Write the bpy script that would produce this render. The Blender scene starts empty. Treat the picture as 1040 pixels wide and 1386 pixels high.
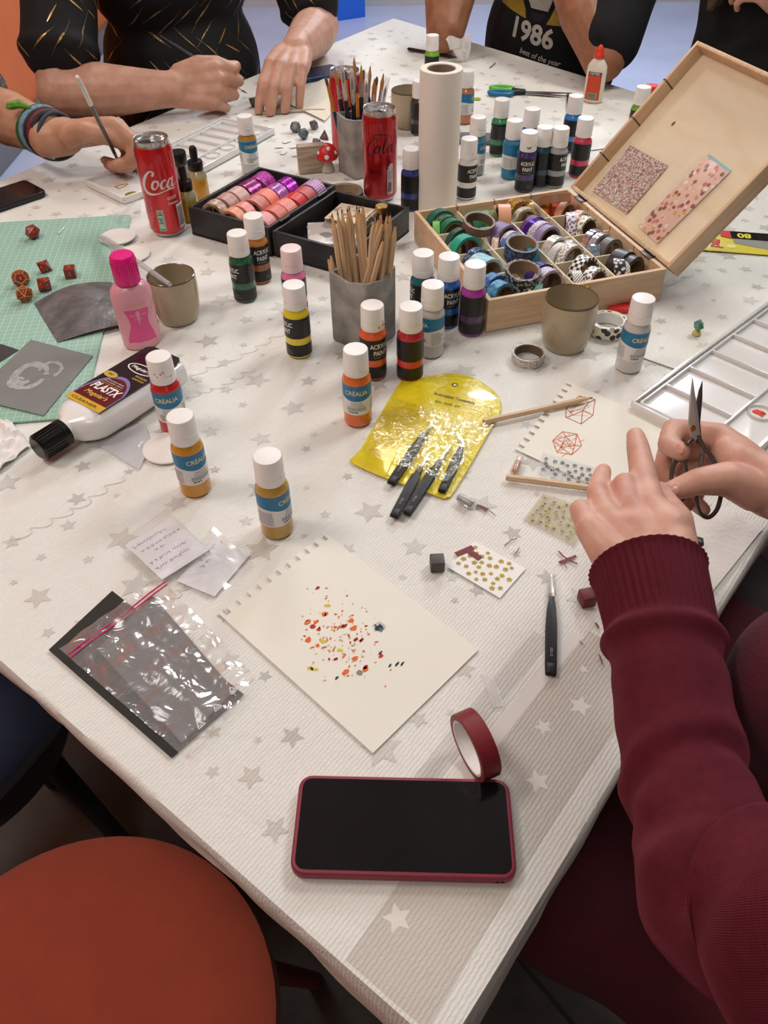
import bpy, bmesh, math, random
from math import sin, cos, pi, radians as R, atan2, sqrt
from mathutils import Vector, Matrix, Euler
from mathutils.bvhtree import BVHTree
from mathutils import noise as mnoise
random.seed(7)
scene = bpy.context.scene
COL = scene.collection
T = 0.74                                     # height of the table top above the floor

# ---------------------------------------------------------------- camera
F_PX, PITCH, ROLL, CAM_H = 1097.5, R(44.0), R(-0.744), T + 0.581
CAM = Vector((0, 0, CAM_H))
FWD = Vector((0, cos(PITCH), -sin(PITCH)))
_up = Vector((0, sin(PITCH), cos(PITCH)))
_rt = Vector((1, 0, 0))
RT = cos(ROLL) * _rt + sin(ROLL) * _up
UP = -sin(ROLL) * _rt + cos(ROLL) * _up
cd = bpy.data.cameras.new('camera')
cam = bpy.data.objects.new('camera', cd)
COL.objects.link(cam)
cam.matrix_world = Matrix(((RT.x, UP.x, -FWD.x, CAM.x), (RT.y, UP.y, -FWD.y, CAM.y), (RT.z, UP.z, -FWD.z, CAM.z), (0, 0, 0, 1)))
cd.sensor_fit = 'VERTICAL'
cd.sensor_height = 24
cd.lens = F_PX * 24 / 1386
cd.clip_start = 0.02
scene.camera = cam

def P(px, py, z=0.0):
    """the place at height z over the table top that the photograph shows at this pixel"""
    d = FWD + RT * ((px - 520) / F_PX) + UP * ((693 - py) / F_PX)
    t = (T + z - CAM.z) / d.z
    return CAM + d * t

def PF(px, py, depth):
    """the place at this distance along the view axis"""
    return CAM + (FWD + RT * ((px - 520) / F_PX) + UP * ((693 - py) / F_PX)) * depth

def face(p, off=0):
    return atan2(-p.x, p.y) + R(off)

# ---------------------------------------------------------------- materials
def lin(c):
    if isinstance(c, str):
        c = c.lstrip('#'); c = [int(c[i:i + 2], 16) for i in (0, 2, 4)]
    r = []
    for x in c[:3]:
        x = x / 255
        r.append(x / 12.92 if x <= .04045 else ((x + .055) / 1.055) ** 2.4)
    return (*r, 1)

_mats = {}
class NT:
    def __init__(s, name):
        s.m = bpy.data.materials.new(name); s.m.use_nodes = True
        s.t = s.m.node_tree; s.t.nodes.clear()
        s.out = s.n('ShaderNodeOutputMaterial')
    def n(s, typ, **kw):
        nd = s.t.nodes.new(typ)
        for k, v in kw.items():
            if k.startswith('_'): setattr(nd, k[1:], v)
            else: nd.inputs[k.replace('__', ' ')].default_value = v
        return nd
    def l(s, a, b): s.t.links.new(a, b)
    def math(s, op, a, b=None, c=None):
        nd = s.t.nodes.new('ShaderNodeMath'); nd.operation = op
        for i, x in enumerate((a, b, c)):
            if x is None: continue
            if isinstance(x, (int, float)): nd.inputs[i].default_value = x
            else: s.l(x, nd.inputs[i])
        return nd.outputs[0]
    def mix(s, fac, a, b):
        nd = s.t.nodes.new('ShaderNodeMix'); nd.data_type = 'RGBA'
        for i, x in ((0, fac), (6, a), (7, b)):
            if isinstance(x, (int, float)): nd.inputs[i].default_value = x
            elif isinstance(x, tuple): nd.inputs[i].default_value = x
            else: s.l(x, nd.inputs[i])
        return nd.outputs[2]

def mat(name, col, rough=.5, metal=0, noise=None, bump=None, coat=0, trans=0, sss=0, spec=.5, sheen=0, col2=None, emit=0, coord='Object', aniso=None, ior=1.45):
    if name in _mats: return _mats[name]
    N = NT(name); b = N.n('ShaderNodeBsdfPrincipled')
    b.inputs['Roughness'].default_value = rough; b.inputs['Metallic'].default_value = metal
    b.inputs['Specular IOR Level'].default_value = spec; b.inputs['Coat Weight'].default_value = coat
    b.inputs['Coat Roughness'].default_value = .08
    b.inputs['Transmission Weight'].default_value = trans; b.inputs['IOR'].default_value = ior
    if sss:
        b.inputs['Subsurface Weight'].default_value = sss; b.inputs['Subsurface Radius'].default_value = (.010, .004, .002)
        b.inputs['Subsurface Scale'].default_value = .5
    if sheen: b.inputs['Sheen Weight'].default_value = sheen
    c = lin(col)
    b.inputs['Base Color'].default_value = c
    tc = N.n('ShaderNodeTexCoord')
    if noise:
        nz = N.n('ShaderNodeTexNoise', Scale=noise[0], Detail=4.0)
        N.l(tc.outputs[coord], nz.inputs['Vector'])
        c2 = lin(col2) if col2 else tuple(x * (1 - noise[1]) for x in c[:3]) + (1,)
        rmp = N.n('ShaderNodeMapRange'); rmp.inputs['From Min'].default_value = .35; rmp.inputs['From Max'].default_value = .65
        N.l(nz.outputs['Fac'], rmp.inputs['Value'])
        N.l(N.mix(rmp.outputs[0], c, c2), b.inputs['Base Color'])
    if bump:
        nz = N.n('ShaderNodeTexNoise', Scale=bump[0], Detail=3.0)
        N.l(tc.outputs[coord], nz.inputs['Vector'])
        bp = N.n('ShaderNodeBump', Strength=bump[1], Distance=bump[2] if len(bump) > 2 else .002)
        N.l(nz.outputs['Fac'], bp.inputs['Height']); N.l(bp.outputs[0], b.inputs['Normal'])
    if emit:
        b.inputs['Emission Color'].default_value = c; b.inputs['Emission Strength'].default_value = emit
    N.l(b.outputs[0], N.out.inputs[0])
    _mats[name] = N.m
    return N.m

def film(name, tint=(255, 255, 255), haze=.06, gloss=.5, scale=60, strength=.6, hazecol=(255, 255, 255)):
    """thin clear plastic: mostly see-through with wrinkled highlights"""
    if name in _mats: return _mats[name]
    N = NT(name)
    tc = N.n('ShaderNodeTexCoord')
    nz = N.n('ShaderNodeTexNoise', Scale=scale, Detail=2.5, Distortion=.8)
    N.l(tc.outputs['Object'], nz.inputs['Vector'])
    bp = N.n('ShaderNodeBump', Strength=strength, Distance=.004); N.l(nz.outputs['Fac'], bp.inputs['Height'])
    tr = N.n('ShaderNodeBsdfTransparent'); tr.inputs[0].default_value = lin(tint)
    df = N.n('ShaderNodeBsdfDiffuse'); df.inputs[0].default_value = lin(hazecol)
    gl = N.n('ShaderNodeBsdfGlossy'); gl.inputs['Roughness'].default_value = .16
    N.l(bp.outputs[0], gl.inputs['Normal'])
    m1 = N.n('ShaderNodeMixShader', Fac=haze); N.l(tr.outputs[0], m1.inputs[1]); N.l(df.outputs[0], m1.inputs[2])
    fr = N.n('ShaderNodeFresnel', IOR=1.5); N.l(bp.outputs[0], fr.inputs['Normal'])
    f2 = N.math('MINIMUM', N.math('MULTIPLY', fr.outputs[0], gloss), .30)
    m2 = N.n('ShaderNodeMixShader'); N.l(f2, m2.inputs[0]); N.l(m1.outputs[0], m2.inputs[1]); N.l(gl.outputs[0], m2.inputs[2])
    N.l(m2.outputs[0], N.out.inputs[0])
    _mats[name] = N.m
    return N.m

# ---------------------------------------------------------------- mesh builder
_text = {}
def text_mesh(s, bold=0.0, shear=0.0):
    k = (s, bold, shear)
    if k not in _text:
        cu = bpy.data.curves.new('text', 'FONT'); cu.body = s; cu.align_x = 'CENTER'; cu.align_y = 'CENTER'; cu.size = 1
        cu.offset = bold; cu.shear = shear; cu.resolution_u = 3
        ob = bpy.data.objects.new('text', cu); me = ob.to_mesh()
        _text[k] = ([Vector((v.co.x, v.co.y, 0)) for v in me.vertices], [tuple(p.vertices) for p in me.polygons])
        ob.to_mesh_clear(); bpy.data.objects.remove(ob); bpy.data.curves.remove(cu)
    return _text[k]

def ident(v): return v
class MB:
    def __init__(s): s.v = []; s.f = []; s.m = []; s.uv = {}; s.mats = []
    def mi(s, m):
        if m not in s.mats: s.mats.append(m)
        return s.mats.index(m)
    def add(s, vs, fs, m, M=None, uvs=None):
        o = len(s.v)
        for v in vs:
            v = Vector(v); s.v.append(M @ v if M else v)
        k = s.mi(m)
        for i, f in enumerate(fs):
            if uvs: s.uv[len(s.f)] = uvs[i]
            s.f.append(tuple(o + j for j in f)); s.m.append(k)
        return s
    def bm(s, bm, m, M=None):
        bm.verts.ensure_lookup_table(); bm.verts.index_update()
        s.add([v.co.copy() for v in bm.verts], [[v.index for v in f.verts] for f in bm.faces], m, M); bm.free(); return s
    def box(s, c, size, m, M=None, bev=0, seg=2, rot=None):
        bm = bmesh.new(); bmesh.ops.create_cube(bm, size=1)
        for v in bm.verts: v.co = Vector((v.co.x * size[0], v.co.y * size[1], v.co.z * size[2]))
        if bev: bmesh.ops.bevel(bm, geom=bm.edges[:], offset=bev, segments=seg, affect='EDGES', profile=.5)
        X = Matrix.Translation(Vector(c)) @ (rot.to_4x4() if rot else Matrix.Identity(4))
        return s.bm(bm, m, (M @ X) if M else X)
    def lathe(s, prof, m, n=32, M=None, ang=2 * pi, sx=1, sy=1):
        """profile of (r, z) or (r, z, material) points; the material of a point covers the band that ends there"""
        vs, cl = [], []
        full = abs(ang - 2 * pi) < 1e-6; nn = n if full else n + 1
        for p in prof:
            for i in range(nn):
                a = ang * i / n; vs.append((p[0] * cos(a) * sx, p[0] * sin(a) * sy, p[1]))
        L = 0
        o = len(s.v)
        for v in vs: v = Vector(v); s.v.append(M @ v if M else v)
        for k in range(len(prof) - 1):
            mm = prof[k + 1][2] if len(prof[k + 1]) > 2 else m
            ki = s.mi(mm); r0 = max(prof[k][0], prof[k + 1][0])
            dl = sqrt((prof[k][0] - prof[k + 1][0]) ** 2 + (prof[k][1] - prof[k + 1][1]) ** 2)
            for i in range(n):
                j = (i + 1) % nn
                a, b, c, d = k * nn + i, k * nn + j, (k + 1) * nn + j, (k + 1) * nn + i
                s.uv[len(s.f)] = [(i / n * 2 * pi * r0, L), ((i + 1) / n * 2 * pi * r0, L), ((i + 1) / n * 2 * pi * r0, L + dl), (i / n * 2 * pi * r0, L + dl)]
                s.f.append((o + a, o + b, o + c, o + d)); s.m.append(ki)
            L += dl
        return s
    def disc(s, r, z, m, n=32, M=None, c=(0, 0), flip=False, sx=1, sy=1):
        vs = [(c[0] + r * cos(2 * pi * i / n) * sx, c[1] + r * sin(2 * pi * i / n) * sy, z) for i in range(n)]
        return s.add(vs, [tuple(range(n))[::-1] if flip else tuple(range(n))], m, M)
    def tube(s, pts, rad, m, n=10, M=None, closed=False, caps=True, sq=1.0):
        pts = [Vector(p) for p in pts]; K = len(pts)
        if not hasattr(rad, '__len__'): rad = [rad] * K
        prev = None; vs = []
        for i, p in enumerate(pts):
            a = pts[(i - 1) % K] if (closed or i > 0) else p
            b = pts[(i + 1) % K] if (closed or i < K - 1) else p
            t = (b - a).normalized() if (b - a).length > 1e-9 else Vector((0, 0, 1))
            if prev is None:
                u = t.orthogonal().normalized()
            else:
                u = (prev - t * prev.dot(t))
                u = u.normalized() if u.length > 1e-6 else t.orthogonal().normalized()
            prev = u; w = t.cross(u)
            for j in range(n):
                an = 2 * pi * j / n; vs.append(p + (u * cos(an) + w * sin(an) * sq) * rad[i])
        fs = []
        for i in range(K if closed else K - 1):
            i2 = (i + 1) % K
            for j in range(n):
                j2 = (j + 1) % n; fs.append((i * n + j, i * n + j2, i2 * n + j2, i2 * n + j))
        if caps and not closed:
            fs.append(tuple(range(n))[::-1]); fs.append(tuple((K - 1) * n + j for j in range(n)))
        return s.add(vs, fs, m, M)
    def sphere(s, c, r, m, M=None, n=12, k=8, sc=(1, 1, 1), rot=None):
        vs = []; fs = []
        for i in range(k + 1):
            th = pi * i / k
            for j in range(n):
                v = Vector((sin(th) * cos(2 * pi * j / n) * sc[0], sin(th) * sin(2 * pi * j / n) * sc[1], cos(th) * sc[2])) * r
                if rot: v = rot @ v
                vs.append(Vector(c) + v)
        for i in range(k):
            for j in range(n):
                j2 = (j + 1) % n; fs.append((i * n + j, (i + 1) * n + j, (i + 1) * n + j2, i * n + j2))
        return s.add(vs, fs, m, M)
    def prism(s, poly, z0, z1, m, M=None, bev=0, seg=2, side=None, sidebev=True):
        bm = bmesh.new()
        vs = [bm.verts.new((x, y, z0)) for x, y in poly]; f = bm.faces.new(vs)
        if f.normal.z > 0 or f.calc_area() and (f.normal_update() or f.normal.z) > 0: f.normal_flip()
        r = bmesh.ops.extrude_face_region(bm, geom=[f])
        for e in r['geom']:
            if isinstance(e, bmesh.types.BMVert): e.co.z = z1
        if bev:
            ed = [e for e in bm.edges if abs(e.verts[0].co.z - e.verts[1].co.z) < 1e-9]
            bmesh.ops.bevel(bm, geom=ed, offset=bev, segments=seg, affect='EDGES', profile=.5)
        bmesh.ops.recalc_face_normals(bm, faces=bm.faces[:])
        return s.bm(bm, m, M)
    def poly(s, pts, m, M=None): return s.add(pts, [tuple(range(len(pts)))], m, M)
    def text(s, t, size, m, M=None, bend=None, w=None, fn=None, bold=0.0, shear=0.0, sx=1.0):
        """flat lettering in the local XY plane; bend=r wraps it round a cylinder of that radius facing -Y"""
        vs, fs = text_mesh(t, bold, shear); out = []
        k = size
        if w:
            xs = [v.x for v in vs]; k = w / max(1e-6, max(xs) - min(xs))
            sy = size
        for v in vs:
            x, y = (v.x * k, v.y * size) if w else (v.x * size * sx, v.y * size)
            if bend: out.append(Vector((bend * sin(x / bend), -bend * cos(x / bend), y)))
            else: out.append(Vector((x, y, 0)))
        if fn: out = [fn(p) for p in out]
        return s.add(out, fs, m, M)
    def build(s, name, parent=None, loc=None, rotz=None, sharp=35, M=None):
        me = bpy.data.meshes.new(name); me.from_pydata([tuple(v) for v in s.v], [], s.f)
        for m in s.mats: me.materials.append(m)
        me.polygons.foreach_set('material_index', s.m); me.polygons.foreach_set('use_smooth', [True] * len(s.f))
        if s.uv:
            ul = me.uv_layers.new(name='UVMap')
            for i, p in enumerate(me.polygons):
                if i in s.uv:
                    for q, li in enumerate(p.loop_indices): ul.data[li].uv = s.uv[i][q]
        me.update()
        try: me.set_sharp_from_angle(angle=R(sharp))
        except Exception: pass
        o = bpy.data.objects.new(name, me); COL.objects.link(o)
        if parent: o.parent = parent
        if loc is not None: o.location = loc
        if rotz is not None: o.rotation_euler = (0, 0, rotz)
        if M is not None: o.matrix_local = M
        return o

def tag(o, label=None, cat=None, group=None, kind=None):
    if label: o['label'] = label
    if cat: o['category'] = cat
    if group: o['group'] = group
    if kind: o['kind'] = kind
    return o
def thing(name, label, cat, loc=(0, 0, 0), rotz=0, group=None, M=None):
    o = bpy.data.objects.new(name, None); COL.objects.link(o); o.empty_display_size = .02
    if M is not None: o.matrix_world = M
    else: o.location = loc; o.rotation_euler = (0, 0, rotz)
    return tag(o, label, cat, group)
def frame(o, x, y=None, z=None):
    """matrix with columns x, y, z at origin o (z = x cross y when left out)"""
    x = Vector(x).normalized(); y = Vector(y); y = (y - x * y.dot(x)).normalized(); z = x.cross(y)
    return Matrix(((x.x, y.x, z.x, o[0]), (x.y, y.y, z.y, o[1]), (x.z, y.z, z.z, o[2]), (0, 0, 0, 1)))
def TR(x, y, z): return Matrix.Translation((x, y, z))
def RX(a): return Matrix.Rotation(a, 4, 'X')
def RY(a): return Matrix.Rotation(a, 4, 'Y')
def RZ(a): return Matrix.Rotation(a, 4, 'Z')

def baked(mb, name, voxel, smooth=4, parent=None, factor=.5, post=None, sub=0):
    """join overlapping rounded volumes into ONE continuous skin"""
    o = mb.build('tmp', sharp=180)
    for m in o.data.materials: pass
    rm = o.modifiers.new('r', 'REMESH'); rm.mode = 'VOXEL'; rm.voxel_size = voxel; rm.use_smooth_shade = True
    if smooth:
        sm = o.modifiers.new('s', 'SMOOTH'); sm.factor = factor; sm.iterations = smooth
    dg = bpy.context.evaluated_depsgraph_get(); dg.update()
    me = bpy.data.meshes.new_from_object(o.evaluated_get(dg), depsgraph=dg)
    mats = list(mb.mats); old = o.data
    bpy.data.objects.remove(o); bpy.data.meshes.remove(old)
    me.name = name
    if post: post(me)
    me.materials.clear(); me.materials.append(mats[0])
    for p in me.polygons: p.use_smooth = True; p.material_index = 0
    ob = bpy.data.objects.new(name, me); COL.objects.link(ob)
    if parent: ob.parent = parent
    return ob
def chain(mb, pts, rad, m, n=14):
    """capsule chain: tapered tubes with a ball at each joint"""
    pts = [Vector(p) for p in pts]
    for i in range(len(pts)):
        mb.sphere(pts[i], rad[i], m, n=n, k=10)
        if i: mb.tube([pts[i - 1], pts[i]], [rad[i - 1], rad[i]], m, n=n)
def catmull(pts, k=6, closed=False):
    pts = [Vector(p) for p in pts]; out = []; n = len(pts)
    for i in range(n if closed else n - 1):
        g = lambda j: pts[j % n] if closed else pts[max(0, min(n - 1, j))]
        p0, p1, p2, p3 = g(i - 1), g(i), g(i + 1), g(i + 2)
        for q in range(k):
            t = q / k
            out.append(.5 * ((2 * p1) + (p2 - p0) * t + (2 * p0 - 5 * p1 + 4 * p2 - p3) * t * t + (3 * p1 - p0 - 3 * p2 + p3) * t ** 3))
    if not closed: out.append(pts[-1])
    return out
def ribbon(pts, wid):
    """flat stroke along 2D points with a width at each"""
    P2 = [Vector((p[0], p[1])) for p in pts]; vs = []; n = len(P2)
    if not hasattr(wid, '__len__'): wid = [wid] * n
    for i in range(n):
        t = P2[min(n - 1, i + 1)] - P2[max(0, i - 1)]; t = t.normalized() if t.length > 0 else Vector((1, 0)); q = Vector((-t.y, t.x)) * wid[i] / 2
        vs += [P2[i] + q, P2[i] - q]
    fs = [(2 * i, 2 * i + 1, 2 * i + 3, 2 * i + 2) for i in range(n - 1)]
    return [Vector((v.x, v.y, 0)) for v in vs], fs
def rrect(w, h, r, k=5):
    out = []
    for cx, cy, a0 in ((w / 2 - r, h / 2 - r, 0), (-w / 2 + r, h / 2 - r, 90), (-w / 2 + r, -h / 2 + r, 180), (w / 2 - r, -h / 2 + r, 270)):
        for i in range(k + 1):
            a = R(a0 + 90 * i / k); out.append((cx + r * cos(a), cy + r * sin(a)))
    return out
def local(poly_px, z=0):
    """pixel outline -> centre point on the table and the outline about it"""
    q = [P(x, y, z) for x, y in poly_px]; c = sum(q, Vector()) / len(q)
    return c, [(p.x - c.x, p.y - c.y) for p in q]
# ---------------------------------------------------------------- the setting
def floor_mat():
    N = NT('dark worn floor'); b = N.n('ShaderNodeBsdfPrincipled', Roughness=.42)
    tc = N.n('ShaderNodeTexCoord')
    br = N.n('ShaderNodeTexBrick', Scale=1.0); br.inputs['Color1'].default_value = lin((92, 88, 84)); br.inputs['Color2'].default_value = lin((78, 76, 75)); br.inputs['Mortar'].default_value = lin((40, 38, 37))
    br.inputs['Mortar Size'].default_value = .004; br.inputs['Brick Width'].default_value = 1.2; br.inputs['Row Height'].default_value = .2
    mp = N.n('ShaderNodeMapping'); mp.inputs['Rotation'].default_value = (0, 0, R(52)); N.l(tc.outputs['Object'], mp.inputs[0]); N.l(mp.outputs[0], br.inputs['Vector'])
    nz = N.n('ShaderNodeTexNoise', Scale=7.0, Detail=6.0); N.l(tc.outputs['Object'], nz.inputs['Vector'])
    rg = N.n('ShaderNodeMapRange'); rg.inputs['From Min'].default_value = .4; rg.inputs['From Max'].default_value = .66; N.l(nz.outputs['Fac'], rg.inputs['Value'])
    N.l(N.mix(rg.outputs[0], br.outputs[0], lin((52, 46, 40))), b.inputs['Base Color'])
    bp = N.n('ShaderNodeBump', Strength=.2, Distance=.003); N.l(nz.outputs['Fac'], bp.inputs['Height']); N.l(bp.outputs[0], b.inputs['Normal'])
    N.l(b.outputs[0], N.out.inputs[0]); return N.m
m_floor = floor_mat()
o = MB().poly([(-1.6, -2.2, 0), (3.6, -2.2, 0), (3.6, 2.95, 0), (-1.6, 2.95, 0)], m_floor).poly([(-1.6, 2.95, 0), (3.6, 2.95, 0), (3.6, 6.2, 0), (-1.6, 6.2, 0)], mat('floor tile with painted blue reflection', (206, 220, 250), .25, noise=(2.5, .12))).build('floor'); tag(o, kind='structure')  # far tiles coloured pale blue to paint in the light reflected there
m_orange_wall = mat('orange painted wall', (232, 122, 62), .6, noise=(6, .06))
m_wall = mat('pale wall', (205, 200, 192), .8, noise=(3, .04))
o = MB().box((-1.65, 2.0, 1.35), (.1, 8.4, 2.7), m_orange_wall).build('wall_left'); tag(o, kind='structure')
o = MB().box((.2, 6.25, 1.35), (6.8, .1, 2.7), m_wall).build('wall_back'); tag(o, kind='structure')
o = MB().box((3.65, 2.0, 1.35), (.1, 8.4, 2.7), mat('dim grey wall', (96, 92, 90), .8, noise=(3, .05))).build('wall_right'); tag(o, kind='structure')
o = MB().box((.2, -2.25, 1.35), (6.8, .1, 2.7), m_wall).build('wall_front'); tag(o, kind='structure')
o = MB().box((.2, 2.0, 2.75), (6.8, 8.4, .1), mat('white ceiling', (225, 222, 216), .9)).build('ceiling'); tag(o, kind='structure')
o = MB().box((-1.585, 2.0, .05), (.03, 8.0, .1), mat('grey skirting', (120, 118, 116), .5), bev=.004).build('baseboard_left'); tag(o, kind='structure')
# ---- table corners (front, left, far, right)
CF, CL, CB, CR = [Vector((x, y)) for x, y in ((.032, .131), (-1.017, .973), (.045, 2.585), (1.010, 1.364))]
def quad(s, t):       # s along front->right, t along front->left
    return CF * (1 - s) * (1 - t) + CR * s * (1 - t) + CL * (1 - s) * t + CB * s * t
def inset(poly, d):
    c = sum(poly, Vector((0, 0))) / len(poly); out = []
    for p in poly: out.append(p + (c - p).normalized() * d)
    return out
m_board = mat('pale table board', (196, 186, 170), .5, noise=(20, .08))
m_steel = mat('dark steel', (44, 44, 46), .35, metal=.9)
tb = thing('table', 'large table under the white star-print cloth, mostly hidden', 'table', (0, 0, 0))
MB().prism([tuple(p) for p in inset([CF, CR, CB, CL], .012)], T - .034, T - .006, m_board, bev=.003).build('table_top', tb)
for q in inset([CF, CR, CB, CL], .12):
    MB().box((q.x, q.y, (T - .034) / 2), (.05, .05, T - .034), m_steel, bev=.004).build('leg', tb)

def cloth_mat(name, col, col2, crease=1.0):
    N = NT(name); b = N.n('ShaderNodeBsdfPrincipled', Roughness=.72); b.inputs['Specular IOR Level'].default_value = .25
    tc = N.n('ShaderNodeTexCoord')
    nz = N.n('ShaderNodeTexNoise', Scale=5.0, Detail=3.0); N.l(tc.outputs['Object'], nz.inputs['Vector'])
    N.l(N.mix(nz.outputs['Fac'], lin(col), lin(col2)), b.inputs['Base Color'])
    wv = N.n('ShaderNodeTexWave', Scale=95.0, Distortion=2.5, Detail=1.0); wv.inputs['Detail Scale'].default_value = 3.0
    mp = N.n('ShaderNodeMapping'); mp.inputs['Rotation'].default_value = (0, 0, R(38)); N.l(tc.outputs['Object'], mp.inputs[0]); N.l(mp.outputs[0], wv.inputs['Vector'])
    n2 = N.n('ShaderNodeTexNoise', Scale=16.0, Detail=4.0, Distortion=1.2); N.l(tc.outputs['Object'], n2.inputs['Vector'])
    h = N.math('ADD', N.math('MULTIPLY', wv.outputs['Fac'], .16), N.math('MULTIPLY', n2.outputs['Fac'], 1.6 * crease))
    bp = N.n('ShaderNodeBump', Strength=.55, Distance=.0035); N.l(h, bp.inputs['Height']); N.l(bp.outputs[0], b.inputs['Normal'])
    N.l(b.outputs[0], N.out.inputs[0]); return N.m
m_cloth = cloth_mat('white paper-fabric cloth', (229, 228, 221), (217, 216, 210))
m_star = [cloth_mat('star print %d' % i, c, c) for i, c in enumerate(((199, 197, 192), (205, 203, 197), (189, 188, 184), (202, 197, 188)))]
m_strip = cloth_mat('beige band', (204, 199, 189), (192, 187, 177), .5)
m_pale = mat('white star print', (222, 218, 212), .75)
def h_cloth(x, y):
    w = (1 + mnoise.noise(Vector((x * 5, y * 5, 3)))) * .5
    return -.0016 + .0013 * w * (.5 + .5 * mnoise.noise(Vector((x * 17, y * 17, 9))))
mb = MB()
n = 110
g = {}
vs = []; fs = []
for i in range(n + 1):
    for j in range(n + 1):
        p = quad(i / n, j / n); g[i, j] = len(vs); vs.append((p.x, p.y, T + h_cloth(p.x, p.y)))
for i in range(n):
    for j in range(n): fs.append((g[i, j], g[i + 1, j], g[i + 1, j + 1], g[i, j + 1]))
# hem: rounded over the board edge, then a short hanging drop that wavers
ring = [g[i, 0] for i in range(n)] + [g[n, j] for j in range(n)] + [g[i, n] for i in range(n, 0, -1)] + [g[0, j] for j in range(n, 0, -1)]
cen = (CF + CR + CB + CL) / 4
K = len(ring); prev = ring
def outn(k):
    a = Vector(vs[ring[(k - 1) % K]]).xy; b = Vector(vs[ring[(k + 1) % K]]).xy; t = (b - a).normalized(); return Vector((t.y, -t.x))
for lv, (o_, dz) in enumerate(((.0035, .0015), (.006, .006), (.0065, .016), (.0060, .026), (.004, .034))):
    cur = []
    for k in range(K):
        v = vs[ring[k]]; nn = outn(k); wob = mnoise.noise(Vector((v[0] * 14, v[1] * 14, lv * .7)))
        e = Vector(v).xy + nn * (o_ + (.0016 * wob * lv if lv > 1 else 0))
        near = max(0, 1 - (Vector(v).xy - CF).length / .16)
        cur.append(len(vs)); vs.append((e.x, e.y, T - dz * (1 + .12 * wob) - (near ** 1.5) * .05 * (lv / 4) ** 1.2))
    for k in range(K): fs.append((prev[k], prev[(k + 1) % K], cur[(k + 1) % K], cur[k])[::-1])
    prev = cur
fs = [f for f in fs]
mb.add(vs, fs, m_cloth)
# beige folded-over band along the right edge
def on(p, dz): return Vector((p.x, p.y, T + h_cloth(p.x, p.y) + dz))
dR = (CR - CF).normalized(); nR = Vector((-dR.y, dR.x))
for (w0, w1, mm, L0, L1, dz) in ((.012, .078, m_strip, .0, .34, .0002), (.078, .090, m_pale, .05, .33, .0003), (.098, .116, m_star[1], .1, .31, .0002)):
    bv = []; bf = []; k = 60
    for i in range(k + 1):
        s_ = L0 + (L1 - L0) * i / k
        for w_ in (w0, (w0 + w1) / 2, w1):
            p = CF + dR * s_ + nR * (w_ + .004 * sin(s_ * 9)); bv.append(on(p, dz))
    for i in range(k):
        for q in range(2): bf.append((3 * i + q, 3 * i + 3 + q, 3 * i + 4 + q, 3 * i + 1 + q))
    mb.add(bv, bf, mm)
# printed stars
rs = random.Random(11); done = []
def star(c, r, a, m, dz):
    pts = [on(c, dz)]
    for i in range(10):
        rr = r if i % 2 == 0 else r * .47; an = a + pi * i / 5
        pts.append(on(c + Vector((cos(an), sin(an))) * rr, dz))
    mb.add(pts, [(0, i + 1, (i + 1) % 10 + 1) for i in range(10)], m)
for _ in range(9000):
    s_, t_ = rs.random(), rs.random(); c = quad(.02 + .96 * s_, .02 + .96 * t_)
    r = rs.choice((.004, .006, .008, .010, .013, .016)) * (1.0 + .15 * rs.random())
    if any((c - d).length < (r + q) * 1.0 + .012 for d, q in done): continue
    done.append((c, r))
    inb = nR.dot(c - CF) < .085 and dR.dot(c - CF) < .33
    star(c, r * (.75 if inb else 1), rs.random() * 6.28, m_pale if inb else rs.choice(m_star), .00035)
    if len(done) > 900: break
# faint printed handwriting
for (px, py, L, ang) in ((900, 385, .12, .5), (325, 480, .16, .75), (95, 690, .14, .8), (240, 800, .10, .8), (300, 520, .10, .7)):
    c0 = P(px, py); pts = []
    for i in range(90):
        t = i / 89; x = (t - .5) * L; y = .0045 * sin(t * 40) * (.4 + .6 * sin(t * 13 + px) ** 2) + .003 * sin(t * 9)
        pts.append((c0.x + x * cos(ang) - y * sin(ang) + .005 * cos(t * 40), c0.y + x * sin(ang) + y * cos(ang)))
    v2, f2 = ribbon(pts, .0009); mb.add([on(Vector((v.x, v.y)), .0008) for v in v2], f2, m_star[1])
o = mb.build('tablecloth', sharp=60)
tag(o, 'white paper tablecloth printed with pale grey stars, covering the whole table', 'tablecloth')
# ---------------------------------------------------------------- paint bottles
m_cap = mat('white plastic cap', (236, 234, 230), .35, bump=(400, .05, .0005))
m_label_black = mat('black label', (24, 23, 24), .38)
m_label_white = mat('pale label', (222, 222, 220), .45)
m_blue_band = mat('blue label band', (30, 116, 160), .4)
m_ink = mat('grey label print', (120, 122, 126), .6)
m_ink_dark = mat('dark label print', (60, 62, 66), .6)
m_white_ink = mat('white label print', (232, 232, 230), .5)
m_gold_ink = mat('cream label print', (226, 214, 150), .5)
def paint(c): return mat('paint %s' % (c,), c, .22, coat=.6, noise=(60, .08))
def dark(c, k): return tuple(int(x * k) for x in c)
def text_lines(mb, r, rows, ink, a0, a1, h=.0009, seed=1):
    """rows of fine print round the label"""
    q = random.Random(seed)
    for z, fill in rows:
        a = a0
        while a < a0 + (a1 - a0) * fill:
            w = q.uniform(.06, .2); b = min(a1, a + w); k = 3
            vs = []
            for i in range(k + 1):
                t = a + (b - a) * i / k
                vs += [(r * sin(t), -r * cos(t), z - h / 2), (r * sin(t), -r * cos(t), z + h / 2)]
            mb.add(vs, [(2 * i, 2 * i + 2, 2 * i + 3, 2 * i + 1) for i in range(k)], ink)
            a = b + .035
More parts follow.
